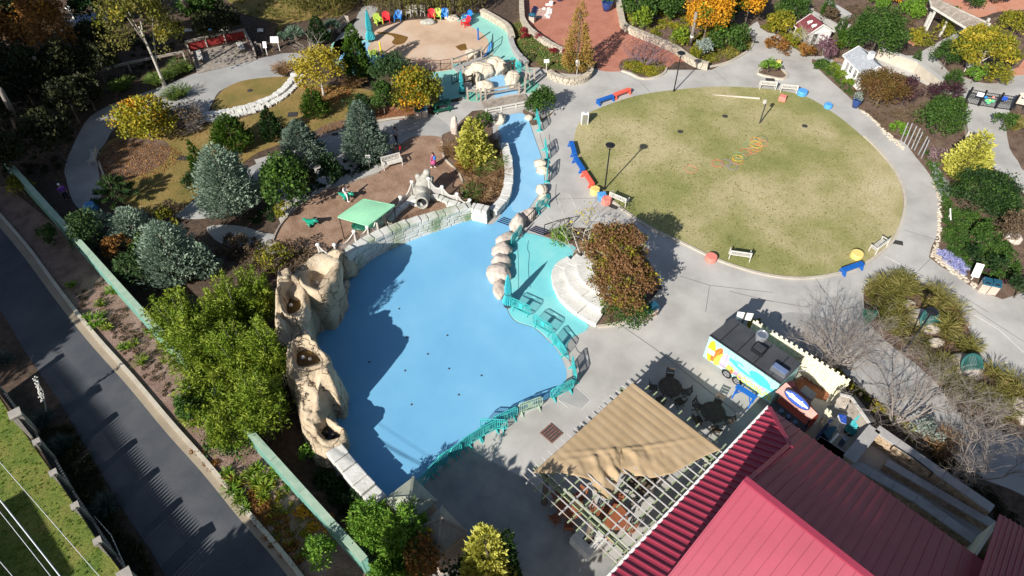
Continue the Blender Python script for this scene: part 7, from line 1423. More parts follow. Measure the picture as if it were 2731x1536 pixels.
window(t, L * .44, -.02, 1.15, .42, .75); window(t, L * .68, -.02, 1.15, .42, .75); mb = MB(); mb.box((L * .24, -.01, 1.05), (.35, .04, .95)); mb.box((L * .86, -.01, 1.05), (.25, .04, .95)); mb.build('shutter', M['stonecap'], t)
MB().box((L * .58, 1.15, 2.72), (.42, .42, .62)).build('cupola', M['white'], t); MB().add([( L * .58 - .29, .86, 3.03), (L * .58 + .29, .86, 3.03), (L * .58 + .29, 1.44, 3.03), (L * .58 - .29, 1.44, 3.03), (L * .58, 1.15, 3.2)], [(3, 2, 1, 0), (0, 1, 4), (1, 2, 4), (2, 3, 4), (3, 0, 4)]).build('cupola_roof', M['shingle'], t)
t, L = cottage('h1 75,548', 'h1 235,690', 2.9, 1.25, 2.15, 'white play cottage with maroon roof and two tiny dormers', 'redsh', .14)
window(t, .30, -.02, .85, .3, .5); MB().box((L * .58, -.02, .55), (.34, .03, 1.1)).build('door_opening', M['black'], t); MB().box((L + .02, 1.0, .62), (.03, .55, 1.22)).build('door_opening', M['black'], t); mb = MB()
for y_ in (.68, 1.32): mb.box((L + .04, y_, .65), (.05, .07, 1.3))
mb.box((L + .04, 1.0, 1.28), (.05, .7, .07)); mb.box((L + .04, 1.45, 1.28), (.04, 2.9, .05)); mb.build('door_frame', M['white'], t)
for x in (L * .42, L * .80):
 mb = MB(); mb.box((x, .78, 1.78), (.22, .30, .26)); mb.build('dormer', M['white'], t); mb = MB(); mb.add([(x - .17, .60, 1.9), (x + .17, .60, 1.9), (x, .60, 2.08), (x - .17, 1.1, 1.9), (x + .17, 1.1, 1.9), (x, 1.1, 2.08)], [(0, 1, 2), (5, 4, 3), (0, 2, 5, 3), (1, 4, 5, 2), (0, 3, 4, 1)]); mb.build('dormer_roof', M['white'], t); MB().box((x, .62, 1.78), (.09, .02, .12)).build('dormer_window', M['black'], t)
t = thing('timber_crate_seat', 'small brown slatted timber seat beside the white cottage', 'seat', P1('h1 745,950'), R(-25)); mb = MB()
for i in range(4): mb.box((0, -.3 + i * .2, .4), (.9, .13, .05))
mb.build('seat', M['bark'], t); mb = MB()
for x in (-.42, .42): mb.box((x, 0, .2), (.07, .8, .38))
mb.build('leg', M['bark'], t)
q2 = P('h2 560,-70 1750,480 1330,570 610,130', 2.7); t = thing('garden_arbour', 'weathered grey slatted arbour overgrown at its right end', 'arbour', (sum(p.x for p in q2) / 4, sum(p.y for p in q2) / 4, 0))
mb = MB()
for i in range(9): k = i / 8; mb.beam(q2[0].lerp(q2[3], k) + Vector((0, 0, .1)), q2[1].lerp(q2[2], k) + Vector((0, 0, .1)), .07, .10)
mb.build('slats', M['wood'], t, world=True); mb = MB(); mb.beam(q2[3], q2[2], .16, .2); mb.beam(q2[0], q2[1], .16, .2)
for i in range(5): k = i / 4; mb.beam(q2[0].lerp(q2[1], k) + Vector((0, 0, .0)), q2[3].lerp(q2[2], k), .14, .14)
mb.build('beam', M['offw'], t, world=True)
for s in ('h2 480,510', 'h2 480,640', 'h2 770,700', 'h2 1180,900', 'h2 1480,820'):
 g = P1(s); tgt = min(q2, key=lambda p: (p.x - g.x) ** 2 + (p.y - g.y) ** 2) if '480' in s[:7] else None; MB().box((g.x, g.y, 1.3), (.2, .2, 2.6)).build('post', M['offw'], t, world=True)
railfence('h2 190,160 540,340', .8, 'low grey timber rail at the left of the garden arbour', n=2); railfence('a4 350,90 480,150', .7, 'short weathered rail above the red roofed cottage', n=1)
t = thing('garden_bench', 'blue grey slatted bench under the yellow tree', 'bench', P1('h2 1300,1110'), R(60)); mb = MB()
for i in range(5): mb.box((0, -.22 + i * .1, .43), (1.3, .07, .03))
mb.build('seat', M['solar'], t)
for x in (-.6, .6): MB().box((x, 0, .21), (.06, .5, .42)).build('leg', M['dark'], t)
o = MB().ball((0, 0, .12), .3, 2, (1.3, .9, .4)).build('boulder', M['whitest'], smooth=True); o.location = P1('h1 1450,110'); tag(o, 'small pale birdbath stone below the bright green hedge', 'boulder')
def dome(s, r, rz, label):
 g = P1(s); t = thing('tunnel_mouth', label, 'tunnel', g, rz, 'green barred tunnel mouths in the grass island'); MB().ball((0, 0, .15), r * 1.55, 3, (1.15, 1, .5), .12, int(g.x * 3)).build('concrete_mound', M['pinkb'], t, smooth=True)
 d = Vector((0, -.75, .66)); c0 = Vector((0, -r * .45, r * 1.0)); x = Vector((1, 0, 0)); y = d.cross(x).normalized(); ring = [c0 + (x * math.cos(k * math.pi / 12) + y * math.sin(k * math.pi / 12)) * r for k in range(25)]; MB().tube(ring, .09, 8).build('rim', M['darkteal'], t, smooth=True); mb = MB()
 for k in range(-6, 7): u = k / 7 * r; v_ = math.sqrt(max(0, r * r - u * u)); mb.tube([c0 + x * u - y * v_, c0 + x * u + d * .18, c0 + x * u + y * v_], .03, 5)
 mb.build('bars', M['darkteal'], t); MB().tube([c0 - d * .12, c0 - d * .10], r * .97, 20).build('dark_opening', M['black'], t)
dome('c4 1555,370', .68, R(15), 'green barred tunnel mouth behind the black lamp post'); dome('c4 1955,800', .70, R(10), 'green barred tunnel mouth in its pale mound at the middle of the grass island'); dome('c4 2520,1230', .6, R(40), 'green barred tunnel mouth cut by the right edge')
t = thing('play_slide', 'dark green curved slide end in the grass island', 'slide', P1('c4 1030,370')); q2 = [G(*p, z_) for p, z_ in zip(px('c4 985,235 1130,250 1080,330 1005,400'), (1.5, 1.3, .7, .1))]; mb = MB(); mb.add(q2 + [p - Vector((0, 0, .08)) for p in q2], [(0, 1, 2, 3), (7, 6, 5, 4), (0, 4, 5, 1), (1, 5, 6, 2), (2, 6, 7, 3), (3, 7, 4, 0)]); mb.build('chute', M['dkgreen'], t, world=True); mb = MB(); mb.tube([q2[0], q2[3]], .05, 6); mb.tube([q2[1], q2[2]], .05, 6); mb.build('rim', M['darkteal'], t, world=True)
T_ = 'tree'
cone('cypress_tree', (905, 200), (889, 56), 78, 'cypress', 'tall narrow dark green cypress beside the tan deck', dens=95, leaf=.26, up=1.3, p0=.62)
cone('cypress_tree', (797, 292), (788, 222), 74, 'cypress', 'small bright green cone tree in front of the yellow tree', dens=90, leaf=.24, up=1.2, p0=.6)
cone('cypress_tree', (592, 375), (571, 288), 104, 'cypress', 'bushy green cone tree just above the big pale blue cypress', dens=90, leaf=.26, up=1.2, p0=.6)
cone('juniper_tree', (690, 352), (672, 266), 62, 'dgreen', 'ragged twin tipped dark juniper on the golden lawn', dens=60, leaf=.3, up=1.4, p0=.8); cone('juniper_tree', (508, 436), (517, 352), 44, 'cypress', 'thin spiky green juniper left of the big pale blue cypress', dens=55, leaf=.28, up=1.4, p0=.9)
cone('spruce_tree', (925, 398), (913, 247), 126, 'blue', 'tall blue grey spruce with a white post sign at its foot', dens=90, leaf=.3, el=.22, up=.9, p0=.75); cone('spruce_tree', (768, 405), (752, 299), 116, 'blue', 'blue grey spruce between the magnolia and the taller spruce', dens=90, leaf=.3, el=.22, up=.9, p0=.75)
cone('blue_cypress', (592, 528), (578, 362), 162, 'bluepale', 'biggest pale blue cypress, dense and rounded, beside the magnolia', dens=100, leaf=.28, el=.3, up=1.0, p0=.55)
cone('blue_cypress', (452, 690), (438, 560), 172, 'bluepale', 'spreading pale blue cypress above the bamboo', dens=85, leaf=.28, el=.3, up=1.0, p0=.6); cone('blue_cypress', (528, 690), (520, 610), 74, 'bluepale', 'slim pale blue cypress side leader right of the spreading one', dens=80, leaf=.26, el=.3, up=1.0, p0=.7)
cone('blue_cypress', (345, 600), (340, 527), 105, 'bluepale', 'low pale blue cypress above the green wall', dens=80, leaf=.26, el=.3, up=1.0, p0=.5); cone('blue_cypress', (280, 590), (272, 535), 66, 'bluepale', 'small pale blue cypress at the left end of the blue group', dens=80, leaf=.26, el=.3, up=1.0, p0=.5)
cone('golden_conifer', (1194, 412), (1199, 290), 96, 'gold', 'golden conifer with flat sprays beside the standing stone', dens=75, leaf=.3, el=.45, up=.6, p0=.62); cone('golden_conifer', (2415, 446), (2452, 328), 108, 'gold', 'golden conifer at the right of the ring walk', dens=85, leaf=.26, el=.4, up=.8, p0=.55)
cone('golden_conifer', (1232, 1490), (1188, 1322), 150, 'gold', 'golden conifer cut by the bottom edge', dens=70, leaf=.3, el=.4, up=.8, p0=.6); cone('cypress_tree', (1275, 1480), (1245, 1322), 70, 'dgreen', 'dark green conifer just behind the golden one at the bottom edge', dens=70, leaf=.3, up=1.0, p0=.7)
cone('bald_cypress', (1449, 186), (1462, -14), 88, 'larch', 'orange brown feathery bald cypress on the flower bed', dens=48, leaf=.2, el=.35, up=.1, p0=.72, low=.12)
cone('juniper_tree', (805, 108), (793, 38), 58, 'dgreen', 'dark conifer behind the bare topped yellow tree', dens=75, leaf=.28, up=1.0, p0=.7)
for b_, t_, w_, l in (((2296, 167), (2316, 124), 17, 'thin leaning green column beside the path, right of the white cottage'), ((2112, 85), (2141, 40), 20, 'thin green column above the purple leaved tree'), ((2150, 92), (2165, 62), 22, 'short green column left of the big dark green tree'), ((2385, 226), (2404, 172), 34, 'feathery green column beside the purple leaved shrub near the gate'), ((2075, 45), (2090, -5), 26, 'green column above the red roofed cottage')):
 cone('column_juniper', b_, t_, w_ * 1.5, 'green', l, dens=150, leaf=.16, up=1.6, p0=.5, group='thin green column junipers')
broad('maple_tree', (288, 243, 432, 364), 'orgold', 'round maple turning from green to golden orange beside the left path', T_, dens=85, leaf=.19, extra=[('amber', .07, .19)])
tb_ = P1('f 480,325'); t = thing('weeping_shrub', 'brown twiggy weeping shrub right of the golden orange maple', 'shrub', tb_); bare((0, 0, 0), 2.6, 1.6, M['barkg'], 'branches', t, 3, 8, 4, .05, 1.0, split=4, curl=.7); leafmesh('foliage', [blob((0, 0, 1.1), (1.7, 1.5, 1.2), 28, .15)[0]], FM['brown'], t)
broad('oak_tree', (250, -40, 452, 172), 'willow', 'tall thin crowned yellow green tree with pale forked trunks above the left path', T_, zt=2.2, dens=22, leaf=.2, k=80, clump=.24, bark='barkp', tr=.16, extra=[('yelgreen', .4, .2)])  # dimmer leaf palette: the partial shade here is put into the colour
broad('beech_tree', (60, -20, 178, 172), 'rust', 'rust orange tree in the upper left woodland', T_, zt=1.5, dens=45, leaf=.22, k=50, extra=[('amber', .10, .22)])
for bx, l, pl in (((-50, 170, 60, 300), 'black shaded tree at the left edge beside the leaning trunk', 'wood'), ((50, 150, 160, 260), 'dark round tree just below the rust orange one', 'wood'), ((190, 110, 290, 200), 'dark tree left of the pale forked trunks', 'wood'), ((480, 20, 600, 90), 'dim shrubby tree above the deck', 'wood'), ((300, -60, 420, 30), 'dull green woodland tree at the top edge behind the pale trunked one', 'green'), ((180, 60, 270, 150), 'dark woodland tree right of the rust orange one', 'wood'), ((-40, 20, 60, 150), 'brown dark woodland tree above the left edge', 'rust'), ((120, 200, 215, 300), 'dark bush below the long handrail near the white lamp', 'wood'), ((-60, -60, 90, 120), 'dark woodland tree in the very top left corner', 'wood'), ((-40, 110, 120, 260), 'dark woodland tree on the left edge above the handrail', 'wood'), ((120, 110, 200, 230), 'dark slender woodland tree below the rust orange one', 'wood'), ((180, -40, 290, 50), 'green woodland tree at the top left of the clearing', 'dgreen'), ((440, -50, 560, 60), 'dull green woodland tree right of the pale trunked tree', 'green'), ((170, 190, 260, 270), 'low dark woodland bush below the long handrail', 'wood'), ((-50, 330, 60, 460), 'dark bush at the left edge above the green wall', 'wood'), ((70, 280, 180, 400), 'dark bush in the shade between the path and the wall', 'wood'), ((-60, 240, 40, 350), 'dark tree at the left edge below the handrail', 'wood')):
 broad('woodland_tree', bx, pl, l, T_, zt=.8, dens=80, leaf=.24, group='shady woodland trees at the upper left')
for s, l in (('a1 0,860 170,1230', 'grey leaning trunk at the left edge'), ('a1 60,0 120,120', 'pale snag trunk in the top left corner'), ('a1 1760,0 1825,110', 'bare trunk at the top edge above the deck'), ('a1 330,560 400,760', 'dark trunk under the rust orange tree')):
 a, b = px(s); h = 6.5 if 'edge' in l else 5; o = MB(); top = G(a[0], a[1], h); bt = G(*b); o.tube([bt, bt.lerp(top, .5) + Vector((.15, 0, 0)), top], [.30, .24, .18], 9); o = o.build('dead_tree', M['barkg' if 'grey' in l or 'pale' in l else 'barkt'], world=True, smooth=True); tag(o, l, 'tree')
broad('yellow_tree', (727, 118, 872, 232), 'yellow', 'yellow leaved tree with bare grey top branches above the stone steps', T_, zt=.9, dens=60, leaf=.17, k=70, clump=.28, bark='barkp')
t = thing('dead_branches', 'bare grey branches poking out of the yellow tree', 'branches', P1('f 800,200')); bare((0, 0, 1.2), 3.4, 1.3, M['barkp'], 'branches', t, 3, 5, 9, .04, .6)
broad('pine_tree', (930, 138, 1032, 225), 'pine', 'dark bushy pine between the tall cypress and the yellow maple', T_, dens=85, leaf=.24, el=.35)
broad('maple_tree', (980, 175, 1110, 290), 'yelgreen', 'yellow and green maple beside the green picnic table', T_, dens=80, leaf=.20, k=60, extra=[('amber', .14, .2)])
broad('laurel_shrub', (930, 208, 994, 294), 'green', 'upright green shrub left of the yellow maple', dens=95, leaf=.16); broad('laurel_shrub', (864, 236, 938, 305), 'dgreen', 'dark green shrub behind the tall blue grey spruce', dens=95, leaf=.16); broad('spiky_juniper', (458, 430, 540, 482), 'dgreen', 'low spreading dark juniper left of the big pale blue cypress', dens=95, leaf=.2, el=.35)
broad('magnolia_tree', (662, 388, 775, 532), 'green', 'dark glossy magnolia between two blue conifers', T_, dens=85, leaf=.22, extra=[('bgreen', .06, .2)]); broad('yellow_shrub', (688, 508, 738, 555), 'yelgreen', 'small yellow green shrub at the foot of the magnolia', dens=80, leaf=.15)
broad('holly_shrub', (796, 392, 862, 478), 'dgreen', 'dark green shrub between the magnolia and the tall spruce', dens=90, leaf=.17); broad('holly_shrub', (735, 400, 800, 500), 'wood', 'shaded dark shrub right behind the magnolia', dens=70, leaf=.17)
tp = P1('f 305,515'); t = thing('pine_tree', 'young dark green pine with bottle brush branches beside the left lawn', 'tree', tp); pr = []
for k in range(26):
 a = k * 2.4; rr = .3 + 1.5 * (k / 26) ** .6; z_ = 2.6 - 1.7 * (k / 26) ** .8; tip = np.array([rr * math.cos(a), rr * math.sin(a), z_]); n_ = 190; u = RG.uniform(.35, 1, (n_, 1)); base_ = np.array([0, 0, z_ - .5]); p_ = base_ + (tip - base_) * u + RG.normal(size=(n_, 3)) * .05; pr.append(leaves(p_, nrm(np.tile(tip - base_, (n_, 1))) + rdir(n_) * .9 + [0, 0, .3], .26, .05, RG.uniform(0, .5) + RG.uniform(0, .5, n_)))
leafmesh('crown', pr, FM['pine'], t); trunk(t, (0, 0, 0), (0, 0, 2.4), .07, M['barkt'], [(math.cos(k) * 1.2, math.sin(k) * 1.2, 1.6) for k in range(6)])
for bx, pl, l, kk in (((172, 528, 262, 640), 'pine', 'feathery green shrub hanging over the green wall', .2), ((385, 522, 440, 575), 'yelgreen', 'small yellow and orange shrub above the pale blue cypress', .14), ((292, 640, 375, 742), 'pine', 'dark feathery shrub inside the green wall', .2), ((255, 590, 330, 660), 'rust', 'brown and red mixed shrub left of the spreading blue cypress', .15), ((300, 650, 350, 700), 'green', 'small green shrub among the wall plants', .14), ((330, 590, 400, 660), 'green', 'dull green shrub in front of the low blue cypress', .15), ((90, 570, 150, 625), 'green', 'lone green bush on the shaded mulch bank', .15), ((20, 440, 80, 500), 'yelgreen', 'yellowish bush on the shaded bank left of the wall', .15),
                      ((395, 500, 470, 560), 'brown', 'thin brown twiggy shrub beside the shaded path end', .12), ((640, 610, 740, 690), 'yelgreen', 'mixed olive shrub above the rock waterfall', .13), ((560, 590, 640, 650), 'brown', 'brown dry shrub near the shaded path end', .12), ((700, 600, 790, 660), 'brown', 'twiggy brown shrub at the lower left of the playground', .12)):
 broad('wall_shrub', bx, pl, l, dens=85 if kk > .13 else 45, leaf=kk, el=.4 if kk == .2 else .7)
for i, bx in enumerate(((360, 722, 510, 862), (500, 690, 640, 830), (585, 672, 685, 790), (405, 790, 560, 950), (500, 800, 690, 975), (430, 920, 590, 1050), (575, 930, 720, 1085), (625, 800, 715, 960), (505, 1010, 650, 1090))):
 l = ['pale outer bamboo clump at the upper left of the thicket', 'tall bamboo clump at the top centre of the thicket', 'bamboo clump at the top right, next to the rock waterfall', 'bamboo clump bulging left over the mulch bank', 'biggest bamboo clump in the middle of the thicket', 'bamboo clump at the lower left of the thicket', 'bamboo clump at the lower right, against the rock base', 'bamboo clump pressed against the middle of the rocks', 'bamboo clump at the bottom of the thicket'][i]
 bambooclump(bx, 'bamboo', l, 'bamboo clumps left of the rock waterfall', 1.7)
broad('evergreen_shrub', (515, 1065, 632, 1158), 'green', 'dense green shrub below the bamboo thicket', dens=100, leaf=.13); broad('evergreen_shrub', (444, 975, 520, 1090), 'green', 'blue green shrub at the lower left foot of the bamboo', dens=90, leaf=.13)
broad('evergreen_shrub', (766, 1335, 848, 1455), 'bamboog', 'feathery green bush on the mulch bank near the bottom edge', dens=100, leaf=.15, el=.5); bambooclump((872, 1258, 1000, 1400), 'bamboog', 'fresh green bamboo left of the two hip roofed huts', None); bambooclump((960, 1270, 1085, 1420), 'bamboog', 'fresh green bamboo leaning on the pale green hip roof', None); bambooclump((930, 1370, 1060, 1490), 'bamboog', 'fresh green bamboo cut by the bottom edge', None)
broad('crape_myrtle', (1022, 1345, 1130, 1470), 'rust', 'orange brown shrub below the mottled tan hip roof', dens=55, leaf=.17, extra=[('amber', .08, .18), ('green', .2, .15)]); broad('evergreen_shrub', (1110, 1395, 1190, 1480), 'dgreen', 'dark shrub between the orange shrub and the golden conifer', dens=80, leaf=.16); broad('evergreen_shrub', (752, 1120, 792, 1168), 'bamboog', 'small bright green shrub behind the foot of the rocks', dens=100, leaf=.13)
broad('evergreen_shrub', (862, 1235, 915, 1290), 'dgreen', 'dark shrub between the white block wall and the green wall', dens=70, leaf=.15)
broad('copper_tree', (1462, 552, 1640, 700), 'redbrown', 'upper crown of the large copper brown tree beside the stone seating', T_, extra=[('yelgreen', .12, .14)], zt=2.4, dens=185, leaf=.12, k=130, clump=.26, tr=.14); broad('copper_tree', (1478, 640, 1660, 788), 'redbrown', 'lower crown of the large copper brown tree beside the stone seating', T_, extra=[('yelgreen', .15, .14)], zt=1.2, dens=185, leaf=.12, k=130, clump=.26, tr=.14)
broad('evergreen_shrub', (1520, 750, 1640, 820), 'green', 'low green and copper shrub under the copper tree', dens=80, leaf=.13, extra=[('redbrown', .3, .13)]); broad('evergreen_shrub', (1380, 575, 1440, 612), 'bgreen', 'small bright green shrub at the foot of the stair rail', dens=80, leaf=.14); broad('evergreen_shrub', (1500, 570, 1560, 640), 'yelgreen', 'green and yellow shrub between the white stemmed birch and the copper tree', dens=70, leaf=.15); broad('evergreen_shrub', (1435, 575, 1500, 625), 'brown', 'brown stemmed shrub behind the birch', dens=50, leaf=.13)
t = thing('birch_tree', 'leafless birch with slender white stems above the stone seating', 'tree', P1('f 1466,650')); bare((0, 0, 0), 5.0, 1.9, M['barkp'], 'branches', t, 3, 6, 21, .05, .9); leafmesh('crown', [blob((0, 0, 3.4), (1.6, 1.4, 1.3), 4.5, .14, 30)[0]], FM['yellow'], t)
broad('camellia_bush', (1322, 238, 1362, 292), 'green', 'left of the twin green bushes by the boardwalk', dens=170, leaf=.15, k=45, clump=.42); broad('camellia_bush', (1340, 222, 1394, 292), 'green', 'taller right bush of the twin green bushes by the boardwalk', dens=170, leaf=.15, k=45, clump=.42)
broad('evergreen_shrub', (1196, 280, 1240, 325), 'green', 'dark rounded shrub behind the golden conifer by the stream', dens=90, leaf=.13)
t = thing('plum_tree', 'leafless purplish plum tree at the edge of the red court', 'tree', P1('a3 1300,625')); bare((0, 0, 0), 3.3, 2.9, M['barkv'], 'branches', t, 5, 7, 5, .06, .85, split=3, curl=.45); leafmesh('crown', [blob((0, 0, 2.2), (2.9, 2.3, 1.1), 9, .09, 80)[0]], FM['plum'], t)
t = thing('silver_tree', 'small leafless silver grey tree in front of the red roofed cottage', 'tree', P1('a4 430,512')); bare((0, 0, 0), 3.2, 1.0, M['barkp'], 'branches', t, 4, 5, 11, .04, .7, split=3); broad('purple_tree', (2052, 92, 2104, 150), 'pinkplum', 'small pinkish purple leaved tree with a pale trunk between the cottages', T_, zt=.7, dens=75, leaf=.14, bark='barkp')
broad('live_oak', (2140, 24, 2280, 152), 'green', 'big rounded dark green tree above the white cottage', T_, dens=95, leaf=.17, zt=.3, k=90); broad('laurel_shrub', (2104, 68, 2156, 132), 'cypress', 'bright green shrub at the left side of the big dark tree', dens=95, leaf=.15)
broad('japanese_maple', (2157, 174, 2288, 270), 'maple', 'red and olive japanese maple hiding the end of the white cottage', T_, dens=130, leaf=.12, zt=.3, k=70, extra=[('redbrown', .3, .12)]); broad('purple_shrub', (2252, 192, 2318, 262), 'plum', 'dark purple leaved small tree next to the red and olive maple', dens=85, leaf=.12, zt=.4); broad('purple_shrub', (2342, 204, 2432, 264), 'plum', 'dark purple leaved shrub left of the black gate', dens=95, leaf=.12, zt=.4)
broad('holly_tree', (2318, 238, 2428, 352), 'green', 'dense green holly below the dark purple shrub by the gate', T_, dens=105, leaf=.15, k=80); broad('round_holly', (2390, 424, 2574, 545), 'dgreen', 'broad dark green rounded shrub at the right below the golden conifer', dens=120, leaf=.13, k=120, extra=[('green', .3, .13)])
broad('persimmon_tree', (2395, 70, 2570, 178), 'yelgreen', 'yellow leaved tree spreading over the blue grey bench near the right edge', T_, zt=.9, dens=55, leaf=.19, k=80, clump=.26, bark='barkp', extra=[('yellow', .5, .19)]); broad('clipped_hedge', (2348, 105, 2422, 178), 'green', 'mounded green hedge left of the yellow tree', dens=110, leaf=.12); broad('clipped_hedge', (2430, 160, 2480, 212), 'bamboog', 'low green hedge in front of the white tilted board', dens=110, leaf=.12); broad('clipped_hedge', (2475, 162, 2545, 212), 'yelgreen', 'low yellow green hedge at the far right of the board', dens=110, leaf=.12)
broad('low_hedge', (2278, 72, 2350, 110), 'yelgreen', 'yellow green mat of low hedge under the garden arbour', dens=120, leaf=.12); broad('gold_grass_shrub', (2355, 48, 2400, 95), 'yelgreen', 'arching yellow striped shrub between the arbour posts', dens=80, leaf=.28, el=.2); broad('evergreen_shrub', (2360, 15, 2420, 60), 'green', 'green shrub under the arbour roof', dens=80, leaf=.18)
for k, (s, l) in enumerate((('a4 690,690', 'first'), ('a4 760,750', 'second'), ('a4 830,830', 'third'))):
 g = P1(s); t = thing('box_hedge', l + ' section of the bright yellow green hedge below the white cottage', 'hedge', g, 0, 'yellow green hedge below the white cottage'); leafmesh('foliage', [blob((0, 0, .35), (.75, .6, .42), 150, .10)[0]], FM['bamboo'], t); MB().cyl((0, 0, 0), .05, .35, 6).build('stem', M['barkt'], t)
tops = [((2255, 5, 2330, 42), 'bgreen', 'bright green leafy bush at the top right of the big dark tree'), ((2175, -15, 2240, 22), 'bgreen', 'yellow green bush at the top edge above the cottages'), ((2225, -20, 2270, 15), 'amber', 'golden yellow bush at the top edge'), ((2290, -25, 2350, 20), 'bgreen', 'bright green bush at the top edge left of the arbour'), ((1925, 30, 2000, 90), 'yelgreen', 'yellow green bushes at the left of the red roofed cottage'), ((1950, -10, 2040, 50), 'green', 'green bush above the red roofed cottage'), ((1990, 70, 2030, 120), 'yelgreen', 'small olive bush at the left corner of the red roofed cottage'), ((2040, 150, 2090, 175), 'green', 'low green plants at the pointed tip of the right bed'),
  ((1925, 100, 1990, 130), 'rust', 'reddish low shrub at the walk edge below the red roofed cottage'), ((2012, 108, 2050, 145), 'rust', 'brown shrub right of the silver tree'), ((2095, 100, 2125, 125), 'yellow', 'yellow bush right of the purple leaved tree'), ((2060, 20, 2110, 60), 'brown', 'brownish shrub beside the low concrete ledge'), ((1850, -30, 1925, 30), 'wood', 'dark tree over the path at the top edge'), ((2420, -30, 2480, 25), 'green', 'green shrub beyond the arbour at the top edge'), ((2520, 30, 2600, 90), 'yelgreen', 'clipped yellow green mound at the right edge'), ((2480, -30, 2540, 10), 'brown', 'brown shrub at the top edge on the clay path')]
for bx, pl, l in tops: broad('garden_shrub', bx, pl, l, dens=80, leaf=.18)
wood = [((1565, -25, 1660, 55), 'green', 'dark green laurel behind the stone wall of the red court'), ((1590, 20, 1640, 75), 'bamboo', 'yellow green bush just behind the stone wall'), ((1650, -20, 1730, 50), 'green', 'green bush in the middle of the woodland bed'), ((1725, -40, 1845, 95), 'amber', 'bright orange yellow tree standing over the woodland bed'), ((1845, -30, 1925, 60), 'amber', 'second orange yellow tree, nearer the top path'), ((1780, 60, 1880, 130), 'green', 'dark green shrub mass at the right end of the woodland bed'), ((1690, 70, 1740, 110), 'bamboo', 'yellow green bush near the wall in the woodland bed'), ((1735, 115, 1775, 150), 'yelgreen', 'small yellow green bush by the bottom of the snag'), ((1790, -30, 1860, 60), 'dgreen', 'dark green tree between the two orange ones'), ((1745, 100, 1800, 145), 'sagegrey', 'small blue grey shrub beside the snag')]
for bx, pl, l in wood: broad('garden_tree' if 'tree' in l else 'garden_shrub', bx, pl, l, T_ if 'tree' in l else 'shrub', zt=.8 if 'orange' in l else 0, dens=70, leaf=.2, extra=[('bgreen', .2, .18)] if 'orange' in l else None)
t = thing('tree_snag', 'bare sawn off trunk with a white band in the woodland bed', 'trunk', P1('a3 1745,440')); a = G(*px('a3 1800,120')[0], 4.2) - t.location; MB().tube([(0, 0, 0), a * .4, a], [.22, .17, .14], 9).build('trunk', M['barkg'], t, smooth=True); MB().tube([a * .28, a * .33], .2, 10).build('band', M['white'], t)
broad('island_tree', (1908, 150, 1962, 178), 'bgreen', 'tiny green tree on the triangular island', T_, dens=60, leaf=.16, zt=.5); broad('heather_shrub', (2335, 372, 2385, 418), 'heath', 'dusty pink heather bush among the silver poles', dens=90, leaf=.10); broad('trailer_shrub', (1878, 806, 1926, 838), 'yelgreen', 'yellow flowering bush on the end of the cream fence', dens=100, leaf=.12, extra=[('yellow', .4, .12)])
broad('sage_shrub', (2300, 1052, 2368, 1118), 'sagegrey', 'silvery blue green shrub beside the ramp wall', dens=110, leaf=.12); broad('rust_shrub', (2330, 1110, 2400, 1160), 'redbrown', 'brown red shrub below the silvery one', dens=60, leaf=.12)
for bx, pl, l in (((2440, 560, 2500, 620), 'green', 'green shrub under the broad rounded one'), ((2510, 530, 2576, 620), 'brown', 'brown dry shrub at the right edge'), ((2480, 640, 2530, 690), 'dgreen', 'dark green shrub above the pair of bins'), ((2420, 620, 2470, 670), 'dgreen', 'low dark shrub beside the pinkish rock'), ((2540, 690, 2600, 760), 'dgreen', 'dark green shrub in the corner above the bins'), ((2235, 305, 2285, 345), 'bgreen', 'bright lime mat of plants beside the silver poles'), ((2280, 330, 2330, 372), 'brown', 'olive brown shrub right of the silver poles'), ((2500, 280, 2560, 330), 'green', 'grassy shrub right of the gate path')): broad('bed_shrub', bx, pl, l, dens=85, leaf=.13)
for i, (b_, h, r, l) in enumerate((('c4 650,770', 4.6, 2.2, 'leafless grey tree nearest the cream fence'), ('c4 735,800', 4.8, 2.6, 'leafless grey tree with spreading twigs above the cream fence end'), ('e3 1680,790', 5.4, 3.2, 'big leafless pale tree beside the board shed'), ('d4 1930,470', 4.6, 2.8, 'leafless pale tree at the right above the ramp'), ('d4 1990,20', 3.0, 1.5, 'small leafless tree on the grey walk at the right'))):
 t = thing('bare_tree', l, 'tree', P1(b_), 0, 'leafless trees beside the grey walk'); bare((0, 0, 0), h, r, M['barkg'], 'branches', t, 5 if i < 4 else 4, 6, 31 + i, .07, 1.0, split=3, curl=.42)
